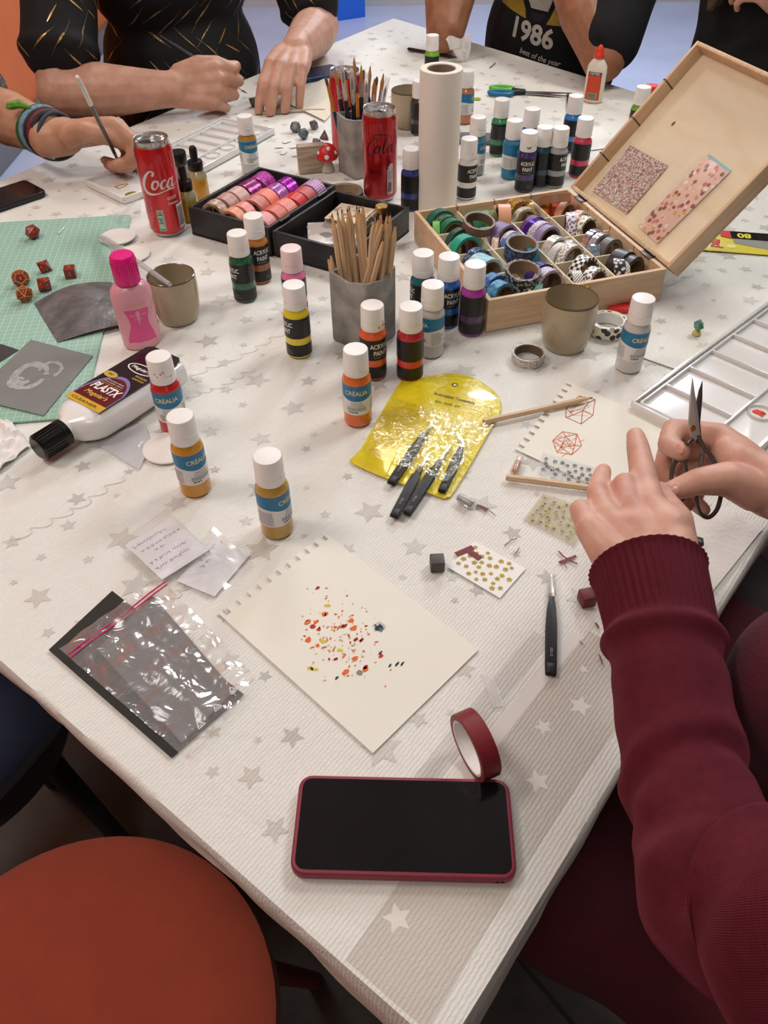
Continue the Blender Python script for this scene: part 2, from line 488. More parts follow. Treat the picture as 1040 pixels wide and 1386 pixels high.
def arc_strip(mb, r, a0, a1, z0, z1, m, k=10):
    vs = []
    for i in range(k + 1):
        t = a0 + (a1 - a0) * i / k; vs += [(r * sin(t), -r * cos(t), z0), (r * sin(t), -r * cos(t), z1)]
    return mb.add(vs, [(2 * i, 2 * i + 2, 2 * i + 3, 2 * i + 1) for i in range(k)], m)
BH = .0968
def bottle(kind, px, py, colour, label, turn=0, band=None, mark=None, tint=None, base=None, s=1.0, cap_mark=None, capcol=None, clear=None):
    p = P(px, py); rz = face(p, turn)
    t = thing('paint_bottle', label, 'paint bottle', p, rz, 'acrylic paint bottles on the table')
    m = paint(colour); r = .0163 * s
    body_m = m if not clear else paint(clear)
    z_sh = .0585
    MB().lathe([(0, 0), (r - .002, 0, body_m), (r, .002, body_m), (r, z_sh, body_m), (r - .0006, z_sh + .003, m), (r - .0035, z_sh + .0062, m), (.0126, z_sh + .0075, m), (.0122, z_sh + .0105, m), (.0, z_sh + .0105, m)], m, n=36).build('bottle', t)
    R1, R2 = r + .00025, r + .00045
    if kind == 'a':      # black label with a band of the paint showing
        mb = MB(); bm_ = paint(band or colour)
        mb.lathe([(R1, .0035), (R1, .0205, m_label_black), (R1, .0295, bm_), (R1, .0575, m_label_black)], m_label_black, n=36)
        mb.text('ACRYLIC', .0088, m_white_ink, TR(0, 0, .0485), bend=R2, bold=.012, sx=.72)
        mb.text('PAINT', .0088, m_white_ink, TR(0, 0, .0392), bend=R2, bold=.012, sx=.72)
        text_lines(mb, R2, [(.0335, .8)], m_ink, -.5, .5, seed=px)
        text_lines(mb, R2, [(.0085, .7), (.012, .5)], m_ink, .1, .8, seed=py)
        text_lines(mb, R2, [(.052 - .003 * i, .9 if i % 3 else .6) for i in range(8)], m_ink, 1.6, 2.8, h=.0007, seed=px + 1)
        mb.build('label', t)
    elif kind == 'c':    # blue and white label
        mb = MB()
        mb.lathe([(R1, .0185), (R1, .0415, m_label_white), (R1, .0575, m_blue_band)], m_label_white, n=36)
        # the blue dips in a wave at the front
        k = 24; vs = []; fs = []
        for i in range(k + 1):
            a = -1.9 + 3.8 * i / k; dip = .0045 * cos(a * .83) ** 2
            vs += [(R1 * 1.006 * sin(a), -R1 * 1.006 * cos(a), .0418), (R1 * 1.006 * sin(a), -R1 * 1.006 * cos(a), .0418 - dip)]
        for i in range(k): fs.append((2 * i, 2 * i + 1, 2 * i + 3, 2 * i + 2))
        mb.add(vs, fs, m_blue_band)
        mb.text('CRÉALIA', .0078, m_gold_ink, TR(0, 0, .0480), bend=R2, bold=.012, sx=.9)
        mb.text('PEINTURE', .0030, m_ink, TR(0, 0, .0345), bend=R2)
        mb.text('ACRYLIQUE', .0030, m_ink, TR(0, 0, .0312), bend=R2)
        text_lines(mb, R2, [(.0282, 1), (.0265, .9), (.0248, .95)], m_ink, -.7, .7, seed=px)
        text_lines(mb, R2, [(.0222, .45)], m_ink_dark, -.6, .5, h=.0014, seed=py)
        text_lines(mb, R2, [(.0365 - .0022 * i, .95 if i % 3 else .6) for i in range(8)], m_ink, 1.1, 2.2, h=.0008, seed=px + 3)
        text_lines(mb, R2, [(.0365 - .0022 * i, .95) for i in range(8)], m_ink, -2.3, -1.2, h=.0008, seed=px + 4)
        mb.box((R1 * sin(2.5), -R1 * cos(2.5), .025), (.007, .0004, .006), m_label_white, rot=Euler((0, 0, 2.5)).to_matrix())
        mb.build('label', t)
    z0 = z_sh + .0088
    mc = m_cap if not capcol else mat('tinted cap %s' % (capcol,), capcol, .35)
    mb = MB()
    mb.lathe([(0.0125, z0), (.0140, z0), (.0143, z0 + .0008), (.0141, z0 + .009), (.01405, z0 + .0093), (.0137, z0 + .0095), (.0137, z0 + .0100), (.0141, z0 + .0102), (.0138, BH - .0012), (.0130, BH - .0001), (.0122, BH), (0, BH)], mc, n=36)
    mb.box((0, -.0139, z0 + .0105), (.007, .0012, .0022), mc, bev=.0004)
    if cap_mark:
        q = random.Random(px)
        for i in range(5):
            a = q.uniform(-.9, .9) + turn * 0; zz = z0 + q.uniform(.004, .018)
            mb.add([(.0143 * sin(a + .09 * cos(u) * q.uniform(.6, 1.3)), -.0143 * cos(a), zz + .0016 * sin(u) * q.uniform(.5, 1.4)) for u in [i2 * pi / 3 for i2 in range(6)]], [tuple(range(6))], paint(cap_mark))
    mb.build('cap', t)
    return t
bt = bottle
bt('c', 340, 232, (172, 134, 60), 'paint bottle with gold shoulder and clear grey body behind the black box of tapes', 25, clear=(186, 188, 188))
bt('a', 333, 403, (24, 92, 62), 'dark green paint bottle with black label in front of the black box', -60)
bt('a', 353, 378, (196, 126, 52), 'copper orange paint bottle standing just behind the dark green one', 25, band=(150, 84, 36))
bt('a', 402, 425, (226, 128, 172), 'pink paint bottle with pinkish cap behind the yellow one', -50, band=(226, 128, 172), capcol=(236, 214, 216))
bt('a', 406, 477, (226, 206, 40), 'yellow paint bottle with a broad yellow band on black label', -65)
bt('a', 506, 506, (228, 98, 44), 'orange paint bottle with black label beside the pencil cup', 32, band=(226, 92, 50), cap_mark=(200, 80, 70))
bt('a', 555, 508, (180, 46, 52), 'red paint bottle with a smeared black label next to the black label orange one', 120, band=(206, 52, 50))
bt('c', 485, 568, (222, 112, 44), 'orange paint bottle with blue and white label beside the yellow pouch', -4)
bt('c', 583, 477, (186, 186, 182), 'grey paint bottle with blue and white label behind the red paint', -62)
bt('a', 571, 432, (20, 104, 116), 'teal paint bottle partly hidden behind the grey one', -80)
bt('a', 604, 437, (26, 98, 184), 'bright blue paint bottle with black label next to the wooden box', 30)
bt('a', 637, 448, (172, 56, 160), 'magenta violet paint bottle touching the front corner of wooden box', 140, band=(70, 36, 78))
bt('c', 850, 497, (204, 202, 198), 'white paint bottle with blue label standing alone right of the mug', 40, clear=(204, 202, 198))
bt('c', 237, 578, (192, 42, 40), 'red paint bottle with blue and white label behind the amber one', -10, cap_mark=(226, 130, 160))
bt('c', 266, 661, (206, 142, 40), 'amber paint bottle with blue and white label on a cotton pad', 30)
bt('c', 376, 716, (186, 148, 66), 'ochre gold paint bottle with blue label, standing nearest the spiral sheet', 60)
bt('a', 631, 266, (232, 230, 224), 'white paint bottle with black label just right of the paper roll', 45, band=(226, 224, 216))
bt('c', 643, 234, (44, 124, 150), 'turquoise paint bottle behind the white paint, right of paper roll', 70, clear=(150, 160, 162))
bt('c', 629, 165, (190, 116, 78), 'copper paint bottle with white label behind the paper roll', 90)
bt('a', 674, 208, (42, 150, 96), 'emerald green paint bottle with black label at left of the far cluster', -100, band=(44, 120, 84))
bt('c', 690, 239, (24, 122, 156), 'turquoise blue paint bottle with white label in the far cluster', 80)
bt('a', 713, 222, (28, 92, 196), 'royal blue paint bottle at the back of the far cluster', 100)
bt('a', 709, 256, (58, 48, 112), 'purple paint bottle with ink stained cap in front of the far cluster', 10, band=(54, 42, 100), cap_mark=(44, 30, 84))
bt('a', 729, 249, (28, 86, 96), 'dark teal paint bottle between the purple and the silver ones', 160, band=(24, 60, 70))
bt('a', 750, 250, (168, 168, 170), 'silver grey paint bottle with black label by the wooden box', 60, band=(150, 150, 152))
bt('a', 770, 203, (36, 130, 206), 'sky blue paint bottle behind the red pink one', 120)
bt('a', 782, 236, (206, 62, 88), 'crimson pink paint bottle right of the silver grey one', 130, band=(214, 42, 88))
bt('a', 584, 112, (126, 186, 50), 'lime green paint bottle half hidden behind the paper roll', 110)
bt('a', 556, 281, (40, 62, 140), 'navy blue paint bottle between the can and the paper roll', 120, band=(44, 58, 130))
bt('a', 567, 180, (60, 42, 40), 'dark brown paint bottle by the far mug, behind the paper roll', 140, band=(60, 40, 38))
bt('a', 858, 190, (110, 180, 60), 'small green paint bottle hidden behind the open lid', 120)

# ---------------------------------------------------------------- dropper ink bottles
m_black_plastic = mat('black plastic', (22, 22, 23), .3)
def ink(px, py, liquid, label, dropper=True, s=1.0):
    p = P(px, py); t = thing('ink_bottle', label, 'ink bottle', p, face(p), 'small ink bottles beside the left can')
    m = mat('ink %s' % (liquid,), liquid, .12, coat=1, trans=.25)
    mg = mat('clear bottle glass', (214, 214, 180), .08, coat=1, trans=.6)
    r = .0165 * s
    MB().lathe([(0, 0), (r - .002, 0, m), (r, .002, m), (r, .035, m), (r, .038, mg), (r - .0015, .0425, mg), (.0105, .048, mg), (.0095, .0505, mg), (0, .0505, mg)], m, n=30).build('bottle', t)
    mb = MB()
    if dropper:
        mb.lathe([(.009, .049), (.0125, .049), (.0128, .050), (.0128, .062), (.0120, .0635), (.0065, .064), (.0060, .066), (.0068, .076), (.0062, .084), (.0035, .0875), (0, .088)], m_black_plastic, n=28)
    else:
        mb.lathe([(.009, .047), (.0145, .047), (.0150, .048), (.0148, .066), (.0140, .0672), (0, .0672)], m_black_plastic, n=28)
    mb.build('dropper_cap' if dropper else 'cap', t)
ink(258, 296, (196, 176, 26), 'yellow ink bottle with black dropper cap nearest the black box')
ink(272, 268, (224, 158, 22), 'amber ink bottle with black dropper cap behind the yellow one')
ink(249, 258, (120, 134, 140), 'grey ink bottle with a plain black screw cap behind the left can', False, 1.0)

# ---------------------------------------------------------------- drink cans
m_can_red = mat('red can paint', (198, 26, 36), .28, metal=.45, coat=.7)
m_can_dark = mat('dark red can paint', (176, 22, 30), .28, metal=.45, coat=.7)
m_alu = mat('bare aluminium', (208, 208, 206), .25, metal=.95)
m_hole = mat('dark opening', (16, 8, 8), .5)
m_can_white = mat('silver white print', (216, 206, 204), .35)
m_can_black = mat('black print', (20, 10, 12), .4)
# the flowing script as tapering strokes: (points, widths), x runs along the word
SCRIPT = [
    ([(1.55, 1.75), (1.72, 2.05), (1.55, 2.35), (1.15, 2.25), (.62, 1.65), (.28, .9), (.22, .25), (.5, -.28), (1.1, -.55), (1.9, -.55), (2.9, -.30), (3.8, -.12), (4.7, -.2)],
     [.30, .30, .18, .22, .38, .46, .46, .42, .32, .20, .12, .20, .05]),
    ([(2.15, 1.05), (1.85, 1.12), (1.55, .75), (1.5, .3), (1.72, .1), (2.05, .25), (2.3, .7), (2.25, 1.05), (2.05, 1.15), (2.1, .95), (2.4, .92)],
     [.10, .22, .30, .32, .24, .12, .22, .22, .14, .10, .05]),
    ([(3.25, .95), (3.2, 1.12), (2.98, 1.1), (2.68, .7), (2.66, .3), (2.85, .1), (3.15, .22), (3.4, .5)],
     [.20, .16, .18, .30, .32, .24, .12, .05]),
    ([(4.2, 1.0), (3.98, 1.15), (3.7, .9), (3.5, .45), (3.62, .12), (3.9, .25), (4.2, .75), (4.38, 1.3), (4.22, .6), (4.25, .18), (4.45, .12), (4.7, .4)],
     [.10, .20, .28, .30, .24, .12, .12, .18, .26, .26, .14, .05]),
]
SCRIPT2 = [
    ([(1.5, 1.7), (1.7, 2.0), (1.5, 2.3), (1.1, 2.15), (.6, 1.5), (.28, .8), (.3, .15), (.7, -.3), (1.2, -.2), (1.6, .25)], [.14, .14, .10, .14, .22, .26, .26, .20, .12, .04]),
    ([(.5, 1.5), (.7, 2.3), (1.5, 2.75), (2.6, 2.75), (3.6, 2.4), (4.2, 1.9)], [.04, .10, .14, .14, .12, .05]),
    SCRIPT[1],
    ([(2.5, .4), (2.95, 1.2), (3.25, 2.0), (3.1, 2.3), (2.92, 1.9), (2.75, .9), (2.82, .2), (3.05, .12), (3.35, .45)], [.06, .10, .14, .14, .18, .28, .26, .14, .05]),
    SCRIPT[3],
]
def script(mb, strokes, R_, unit, x0, z0, m, slant=.12, wk=1.0):
    for pts, wid in strokes:
        cp = catmull([(x, y, w) for (x, y), w in zip(pts, wid)], 7)
        vs, fs = ribbon([(p.x, p.y) for p in cp], [max(.02, p.z * wk) for p in cp])
        out = []
        for v in vs:
            a = (x0 + (v.x + v.y * slant) * unit) / R_; out.append((R_ * sin(a), -R_ * cos(a), z0 + v.y * unit))
        mb.add(out, fs, m)
def can(px, py, label, body, which, turn=0, tab=20):
    p = P(px, py); t = thing('drink_can', label, 'drink can', p, face(p, turn), 'slim red soda cans')
    r = .0288; H = .1455
    mb = MB()
    mb.lathe([(0, .004), (.019, .003, m_alu), (.0225, 0, m_alu), (.0240, .0012, m_alu), (.0262, .0055, m_alu), (r - .0008, .0085, body), (r, .012, body), (r, H - .017, body), (r - .0006, H - .0145, body), (r - .0022, H - .009, body), (.0257, H - .0035, m_alu), (.0262, H - .0012, m_alu), (.0258, H, m_alu), (.0247, H - .0006, m_alu), (.0240, H - .0065, m_alu), (.0225, H - .0070, m_alu), (.0215, H - .0055, m_alu), (0, H - .0052, m_alu)], body, n=48)
    Rr = r + .0002
    if which == 'white':
        script(mb, SCRIPT, Rr, .0118, -.0275, .0775, m_can_white)
        mb.text('GOÛT', .006, m_can_white, TR(0, 0, .062), bend=Rr, fn=lambda v: RZ(.62) @ v, bold=.02)
        mb.text('ORIGINAL', .0042, m_can_white, TR(0, 0, .054), bend=Rr, fn=lambda v: RZ(.66) @ v, bold=.02)
        arc_strip(mb, Rr, -.38, .0, .012, .046, mat('pale green print', (150, 178, 156), .5))
        q = random.Random(4)
        for i in range(9): arc_strip(mb, Rr + .0001, -.36 + q.random() * .1, -.05 - q.random() * .1, .014 + i * .0034, .0155 + i * .0034, q.choice((m_can_white, mat('green print', (58, 120, 84), .5), m_ink_dark)))
        for i in range(3):
            text_lines(mb, Rr, [], m_can_white, 0, 1)
            for z in [.012 + k * .0021 for k in range(24)]:
                if q.random() < .8: arc_strip(mb, Rr, -.82 + i * .09, -.775 + i * .09, z, z + .0015, mat('faint pink print', (214, 120, 120), .5), 2)
        arc_strip(mb, Rr, .78, 1.35, .012, .05, m_can_white)
        for i in range(12): arc_strip(mb, Rr + .0001, .82 + i * .04, .835 + i * .04 + (.01 if i % 3 == 0 else 0), .016, .046, m_can_black, 1)
    elif which == 'black':
        script(mb, SCRIPT2, Rr, .0108, -.0245, .082, m_can_black, .16, .8)
        for k in range(22): arc_strip(mb, Rr, -.62 + .055 * k, -.60 + .055 * k, .014, .024, m_can_dark, 1)
        vs = [(.47 + .30 * x, .014 + .052 * y) for x, y in ((0, 0), (1.2, 0), (1.2, 1), (.8, 1.0), (.3, .93), (0, .78))]
        k = 8
        arc_strip(mb, Rr, .46, .86, .014, .056, m_can_white); arc_strip(mb, Rr, .52, .86, .056, .0605, m_can_white); arc_strip(mb, Rr, .62, .86, .0605, .064, m_can_white)
        for i in range(8): arc_strip(mb, Rr + .0001, .52 + i * .03, .535 + i * .03, .018, .034, m_can_black, 1)
        text_lines(mb, Rr + .0001, [(.040 + i * .003, .8) for i in range(5)], m_ink, .5, .8)
        mb.text('ZÉRO', .0085, m_can_black, TR(0, 0, .052), bend=Rr, fn=lambda v: RZ(-.32) @ v, bold=.01)
    else:
        q = random.Random(6)
        for i in range(5):
            for z in [.018 + k * .0024 for k in range(42)]:
                if q.random() < .75: arc_strip(mb, Rr, -.55 + i * .13, -.46 + i * .13, z, z + .0015, mat('faint pink print', (214, 120, 120), .5), 2)
        script(mb, SCRIPT, Rr, .0118, .012, .0775, m_can_white)
        arc_strip(mb, Rr, -.25, .0, .016, .03, m_can_white)
    mb.build('can_body', t)
    zt = H - .0050
    mb = MB(); mb.disc(.0085, zt, m_hole, c=(-.0095 * cos(R(tab)), -.0095 * sin(R(tab))), n=24, sx=1.1); mb.build('opening', t)
    mb = MB(); X = TR(.006, .001, zt + .0012) @ RZ(R(tab))
    mb.tube([(.012 * cos(a) + .003, .0068 * sin(a), .0005) for a in [i * pi / 10 for i in range(20)]], .0012, m_alu, n=6, closed=True, M=X)
    mb.box((-.006, 0, .0003), (.007, .007, .0012), m_alu, M=X, bev=.0004); mb.lathe([(0, .0016), (.002, .0014), (.0022, 0)], m_alu, n=12, M=X @ TR(-.004, 0, 0))
    mb.build('pull_tab', t)
can(229, 312, 'red soda can with white script logo, tilted can nearest the left edge', m_can_red, 'white', -6)
can(515, 266, 'dark red soda can with black script logo behind the pencil cup', m_can_dark, 'black', -2, 70)
can(471, 207, 'red soda can behind the grey holder of brushes', m_can_red, 'back', 0, 110)

# ---------------------------------------------------------------- paper towel roll
m_paper_roll = mat('white paper towel', (226, 222, 212), .9, bump=(320, .35, .001))
m_cardboard = mat('grey brown cardboard', (140, 122, 102), .85, noise=(60, .1))
p = P(591, 281)
t = thing('paper_roll', 'tall white roll of paper towel standing on end', 'paper roll', p)
MB().lathe([(.0205, 0), (.031, 0), (.0325, .001), (.0325, .2125), (.0318, .2140), (.0222, .2140), (.0217, .2125)], m_paper_roll, n=48).build('paper', t)
MB().lathe([(.0217, .2130), (.0205, .2128), (.0203, .2120), (.0203, .002), (.0217, .0015)], m_cardboard, n=40).build('core', t)

# ---------------------------------------------------------------- mugs
m_glaze = mat('taupe glaze', (176, 163, 136), .25, coat=.4, noise=(14, .12), col2=(160, 146, 118))
m_rim = mat('brown glazed rim', (88, 66, 46), .25, coat=.4)
def mug(px, py, label, s=1.0):
    p = P(px, py); t = thing('cup', label, 'cup', p, 0, 'handleless stoneware cups')
    prof = [(0, .002), (.0215, .002), (.0225, 0), (.0252, .0008), (.0276, .006), (.0306, .020), (.0323, .036), (.0325, .052), (.0318, .063), (.0316, .0645, m_rim), (.0305, .0652, m_rim), (.0296, .0645, m_rim), (.0298, .060), (.0300, .046), (.0285, .026), (.0245, .010), (.018, .006), (0, .0055)]
    MB().lathe([(q[0] * s, q[1] * s, *q[2:]) for q in prof], m_glaze, n=48).build('cup_body', t)
mug(243, 430, 'taupe stoneware cup with a pipette leaning in, behind the pink bottle', 1.0)
mug(764, 466, 'taupe stoneware cup with brown rim in front of wooden box', 1.06)
mug(552, 170, 'taupe stoneware cup at the far side, behind the brushes', 1.05)
# ---------------------------------------------------------------- tape patterns
def pat(name, kind, a, b=(255, 255, 255), scale=300, rough=.4, metal=0):
    key = 'tape %s' % name
    if key in _mats: return _mats[key]
    N = NT(key); bs = N.n('ShaderNodeBsdfPrincipled', Roughness=rough, Metallic=metal)
    uv = N.n('ShaderNodeUVMap'); A, B = lin(a), lin(b)
    if kind == 'checker':
        t = N.n('ShaderNodeTexChecker', Scale=scale); N.l(uv.outputs[0], t.inputs[0]); fac = t.outputs['Fac']
    elif kind == 'stripe':
        sp = N.n('ShaderNodeSeparateXYZ'); N.l(uv.outputs[0], sp.inputs[0])
        fac = N.math('GREATER_THAN', N.math('FRACT', N.math('MULTIPLY', N.math('ADD', sp.outputs[0], sp.outputs[1]), scale)), .5)
    elif kind == 'dots':
        t = N.n('ShaderNodeTexVoronoi', Scale=scale, _voronoi_dimensions='2D'); t.inputs['Randomness'].default_value = .15; N.l(uv.outputs[0], t.inputs['Vector'])
        fac = N.math('LESS_THAN', t.outputs['Distance'], .3)
    elif kind == 'blot':
        t = N.n('ShaderNodeTexVoronoi', Scale=scale, _voronoi_dimensions='2D'); N.l(uv.outputs[0], t.inputs['Vector'])
        fac = N.math('LESS_THAN', t.outputs['Distance'], .36)
    elif kind == 'noise':
        t = N.n('ShaderNodeTexNoise', Scale=scale, Detail=3.0); N.l(uv.outputs[0], t.inputs['Vector'])
        r = N.n('ShaderNodeMapRange'); r.inputs['From Min'].default_value = .42; r.inputs['From Max'].default_value = .58; N.l(t.outputs['Fac'], r.inputs[0]); fac = r.outputs[0]
    elif kind == 'glitter':
        t = N.n('ShaderNodeTexVoronoi', Scale=scale); N.l(uv.outputs[0], t.inputs['Vector'])
        sp = N.n('ShaderNodeSeparateColor'); N.l(t.outputs['Color'], sp.inputs[0]); fac = N.math('GREATER_THAN', sp.outputs[0], .7)
        bp = N.n('ShaderNodeBump', Strength=.8, Distance=.001); N.l(sp.outputs[1], bp.inputs['Height']); N.l(bp.outputs[0], bs.inputs['Normal'])
    elif kind == 'foil':
        t = N.n('ShaderNodeTexVoronoi', Scale=scale); N.l(uv.outputs[0], t.inputs['Vector'])
        hs = N.n('ShaderNodeHueSaturation', Saturation=.7, Value=1.0); N.l(t.outputs['Color'], hs.inputs['Color'])
        N.l(N.mix(.45, A, hs.outputs[0]), bs.inputs['Base Color']); fac = None
    else: fac = None
    if kind != 'foil':
        if fac is not None: N.l(N.mix(fac, A, B), bs.inputs['Base Color'])
        else: bs.inputs['Base Color'].default_value = A
    N.l(bs.outputs[0], N.out.inputs[0]); _mats[key] = N.m
    return N.m
def solid(c, rough=.4, metal=0): return pat('solid %s %s' % (c, metal), 'solid', c, rough=rough, metal=metal)
m_core = mat('cardboard core', (150, 128, 100), .85, noise=(80, .12))
m_core_white = mat('white tape core', (226, 222, 216), .6)
m_core_dark = mat('dark cardboard core', (108, 88, 70), .85, noise=(80, .12))
def tape(loc, axis, label, m, w=.015, Ro=.0225, Ri=.0165, core=None, group=None, name='washi_tape', up=(0, 0, 1), loose=False):
    """a roll of tape with its centre at loc and its axle along axis"""
    z = Vector(axis).normalized(); x = Vector(up).cross(z)
    x = x.normalized() if x.length > .01 else Vector((1, 0, 0)); y = z.cross(x)
    M = Matrix(((x.x, y.x, z.x, loc[0]), (x.y, y.y, z.y, loc[1]), (x.z, y.z, z.z, loc[2]), (0, 0, 0, 1)))
    core = core or m_core; h = w / 2; rc = Ri + .0018
    mb = MB().lathe([(rc, -h), (Ro - .0004, -h), (Ro, -h + .0004), (Ro, h - .0004), (Ro - .0004, h), (rc, h)], m, n=40)
    o = mb.build(name); o.matrix_world = M; tag(o, label, 'tape', group)
    MB().lathe([(rc, h - .0001), (Ri, h - .0003), (Ri, -h + .0003), (rc, -h + .0001)], core, n=40).build('core', o)
    if loose:
        vs = []
        for i in range(7):
            a = -.35 + i * .035; rr = Ro + .0003 + .0009 * max(0, i - 3) / 3; vs += [(rr * cos(a), rr * sin(a), -h), (rr * cos(a), rr * sin(a), h)]
        MB().add(vs, [(2 * i, 2 * i + 1, 2 * i + 3, 2 * i + 2) for i in range(6)], m).build('loose_end', o)
    return o

# ---------------------------------------------------------------- wooden box of tapes
def wood_mat(name, a, b, rough=.55, rot=(0, 0, 0), sc=(3, 40, 40)):
    N = NT(name); bs = N.n('ShaderNodeBsdfPrincipled', Roughness=rough)
    tc = N.n('ShaderNodeTexCoord'); mp = N.n('ShaderNodeMapping'); mp.inputs['Scale'].default_value = sc; mp.inputs['Rotation'].default_value = rot
    N.l(tc.outputs['Object'], mp.inputs[0])
    nz = N.n('ShaderNodeTexNoise', Scale=2.2, Detail=5.0, Distortion=1.4); N.l(mp.outputs[0], nz.inputs['Vector'])
    r = N.n('ShaderNodeMapRange'); r.inputs['From Min'].default_value = .38; r.inputs['From Max'].default_value = .62; N.l(nz.outputs['Fac'], r.inputs[0])
    N.l(N.mix(r.outputs[0], lin(a), lin(b)), bs.inputs['Base Color'])
    bp = N.n('ShaderNodeBump', Strength=.15, Distance=.001); N.l(nz.outputs['Fac'], bp.inputs['Height']); N.l(bp.outputs[0], bs.inputs['Normal'])
    N.l(bs.outputs[0], N.out.inputs[0]); return N.m
m_pine = wood_mat('pale pine', (218, 190, 156), (204, 172, 136))
m_pine_in = wood_mat('pale plywood', (228, 216, 188), (221, 206, 174), sc=(8, 2, 8))
m_pine_dark = mat('saw cut', (92, 66, 44), .8)
m_brass = mat('brass', (176, 142, 78), .35, metal=.9)
m_hinge = mat('dark bronze hinge', (74, 58, 44), .4, metal=.8)
BW, BD, BHH = .264, .288, .047          # across, along, high
LC, FC = P(573, 285, BHH), P(668, 411, BHH)
bx0 = P(658, 450, 0)                    # front corner on the table
ang = R(17.5); eb = Vector((cos(ang), sin(ang), 0)); ea = Vector((sin(ang), -cos(ang), 0))
O = Vector((bx0.x, bx0.y, T)) - ea * BD      # left corner; local x across, local y runs from far to near as -y
wb = thing('wooden_box', 'open pale wooden box divided into compartments full of tape rolls', 'box', O, ang)
def L(x, y, z=0): return O + eb * x + ea * y + Vector((0, 0, z))
th = .006
mb = MB()
mb.box((BW / 2, -BD / 2, .002), (BW - .002, BD - .002, .004), m_pine_in); mb.build('bottom', wb)
for nm, c, s_ in (('far', (BW / 2, -th / 2, BHH / 2), (BW, th, BHH)), ('near', (BW / 2, -BD + th / 2, BHH / 2), (BW, th, BHH)), ('a', (th / 2, -BD / 2, BHH / 2), (th, BD - 2 * th, BHH)), ('b', (BW - th / 2, -BD / 2, BHH / 2), (th, BD - 2 * th, BHH))):
    MB().box(c, s_, m_pine, bev=.0008).build('side_panel', wb)
cw, cl = (BW - 2 * th) / 4, (BD - 2 * th) / 4
dvh = .036
for i in (1, 2, 3):
    MB().box((th + cw * i, -BD / 2, .004 + dvh / 2), (.0022, BD - 2 * th, dvh), m_pine_in, bev=.0003).build('divider', wb)
    MB().box((BW / 2, -th - cl * i, .004 + dvh / 2), (BW - 2 * th, .0022, dvh), m_pine_in, bev=.0003).build('divider', wb)
mb = MB()
for i in (1, 2, 3):
    mb.box((th + cw * i, -th + .0001, BHH - .008), (.0016, .0004, .015), m_pine_dark); mb.box((th - .0001 + .0003, -th - cl * i, BHH - .008), (.0004, .0016, .015), m_pine_dark)
    mb.box((BW - th - .0001, -th - cl * i, BHH - .008), (.0004, .0016, .015), m_pine_dark)
    mb.box((th + cw * i, -th / 2, BHH + .00015), (.0016, th, .0003), m_pine_dark)
mb.build('saw_cut', wb)
# lid: shallow tray hinged on the right, leaning back
th_l = R(47.5); lx = Vector((cos(th_l), 0, sin(th_l))); lz = Vector((-sin(th_l), 0, cos(th_l)))   # lz: inner face normal towards the box
LD = .026
ML = Matrix(((lx.x, 0, lz.x, BW + .0015), (0, 1, 0, 0), (lx.z, 0, lz.z, BHH + .0015), (0, 0, 0, 1)))
# local lid frame: x away from the hinge, y along it (0..-BD), z from outer board (-LD) to rim (0)
lid = MB().box((BW / 2, -BD / 2, -LD + .0025), (BW, BD, .005), m_pine_in).build('lid', wb, M=ML)
for c, s_ in (((BW / 2, -th / 2, -LD / 2), (BW, th, LD)), ((BW / 2, -BD + th / 2, -LD / 2), (BW, th, LD)), ((th / 2, -BD / 2, -LD / 2), (th, BD - 2 * th, LD)), ((BW - th / 2, -BD / 2, -LD / 2), (th, BD - 2 * th, LD))):
    MB().box(c, s_, m_pine, bev=.0008).build('lid_rim', lid)
mb = MB()
for i in (1, 2, 3): mb.box((BW * i / 4, -th - .0001, -LD / 2 + .002), (.0022, .0005, LD - .006), m_pine_dark); mb.box((BW * i / 4, -th / 2, .0002), (.0022, th, .0004), m_pine_dark)
mb.add([(BW * .60 + .004 * cos(a), -BD * .22 + .0026 * sin(a), -LD + .0053) for a in [i * pi / 6 for i in range(12)]], [tuple(range(12))], mat('wood knot', (112, 74, 40), .7))
mb.build('saw_cut', lid)
for y in (-.045, -BD + .045):
    hb = MB(); hb.box((BW - .0045, y, BHH + .0006), (.009, .024, .0012), m_hinge, bev=.0004)
    hb.tube([(BW + .0008, y - .012, BHH + .0018), (BW + .0008, y + .012, BHH + .0018)], .0017, m_hinge, n=10); hb.build('hinge', wb)
MB().box((BW + .0006, -BD * .42, -LD / 2), (.0015, .020, .012), m_brass, bev=.0005).build('clasp', lid)
mc_ = MB(); mc_.box((BW * .52, -BD - .001, BHH - .012), (.022, .002, .016), m_brass, bev=.0006)
mc_.tube([(BW * .52 + .007 * cos(a), -BD - .003, BHH - .019 + .006 * sin(a)) for a in [i * pi / 8 for i in range(16)]], .0011, m_brass, n=6, closed=True); mc_.build('clasp', wb)

GW = 'tape rolls in the compartments of the wooden box'
W_, K_ = (240, 238, 232), (28, 26, 28)
gl = lambda n_, a, b: pat(n_, 'glitter', a, b, 900, .25, .4)
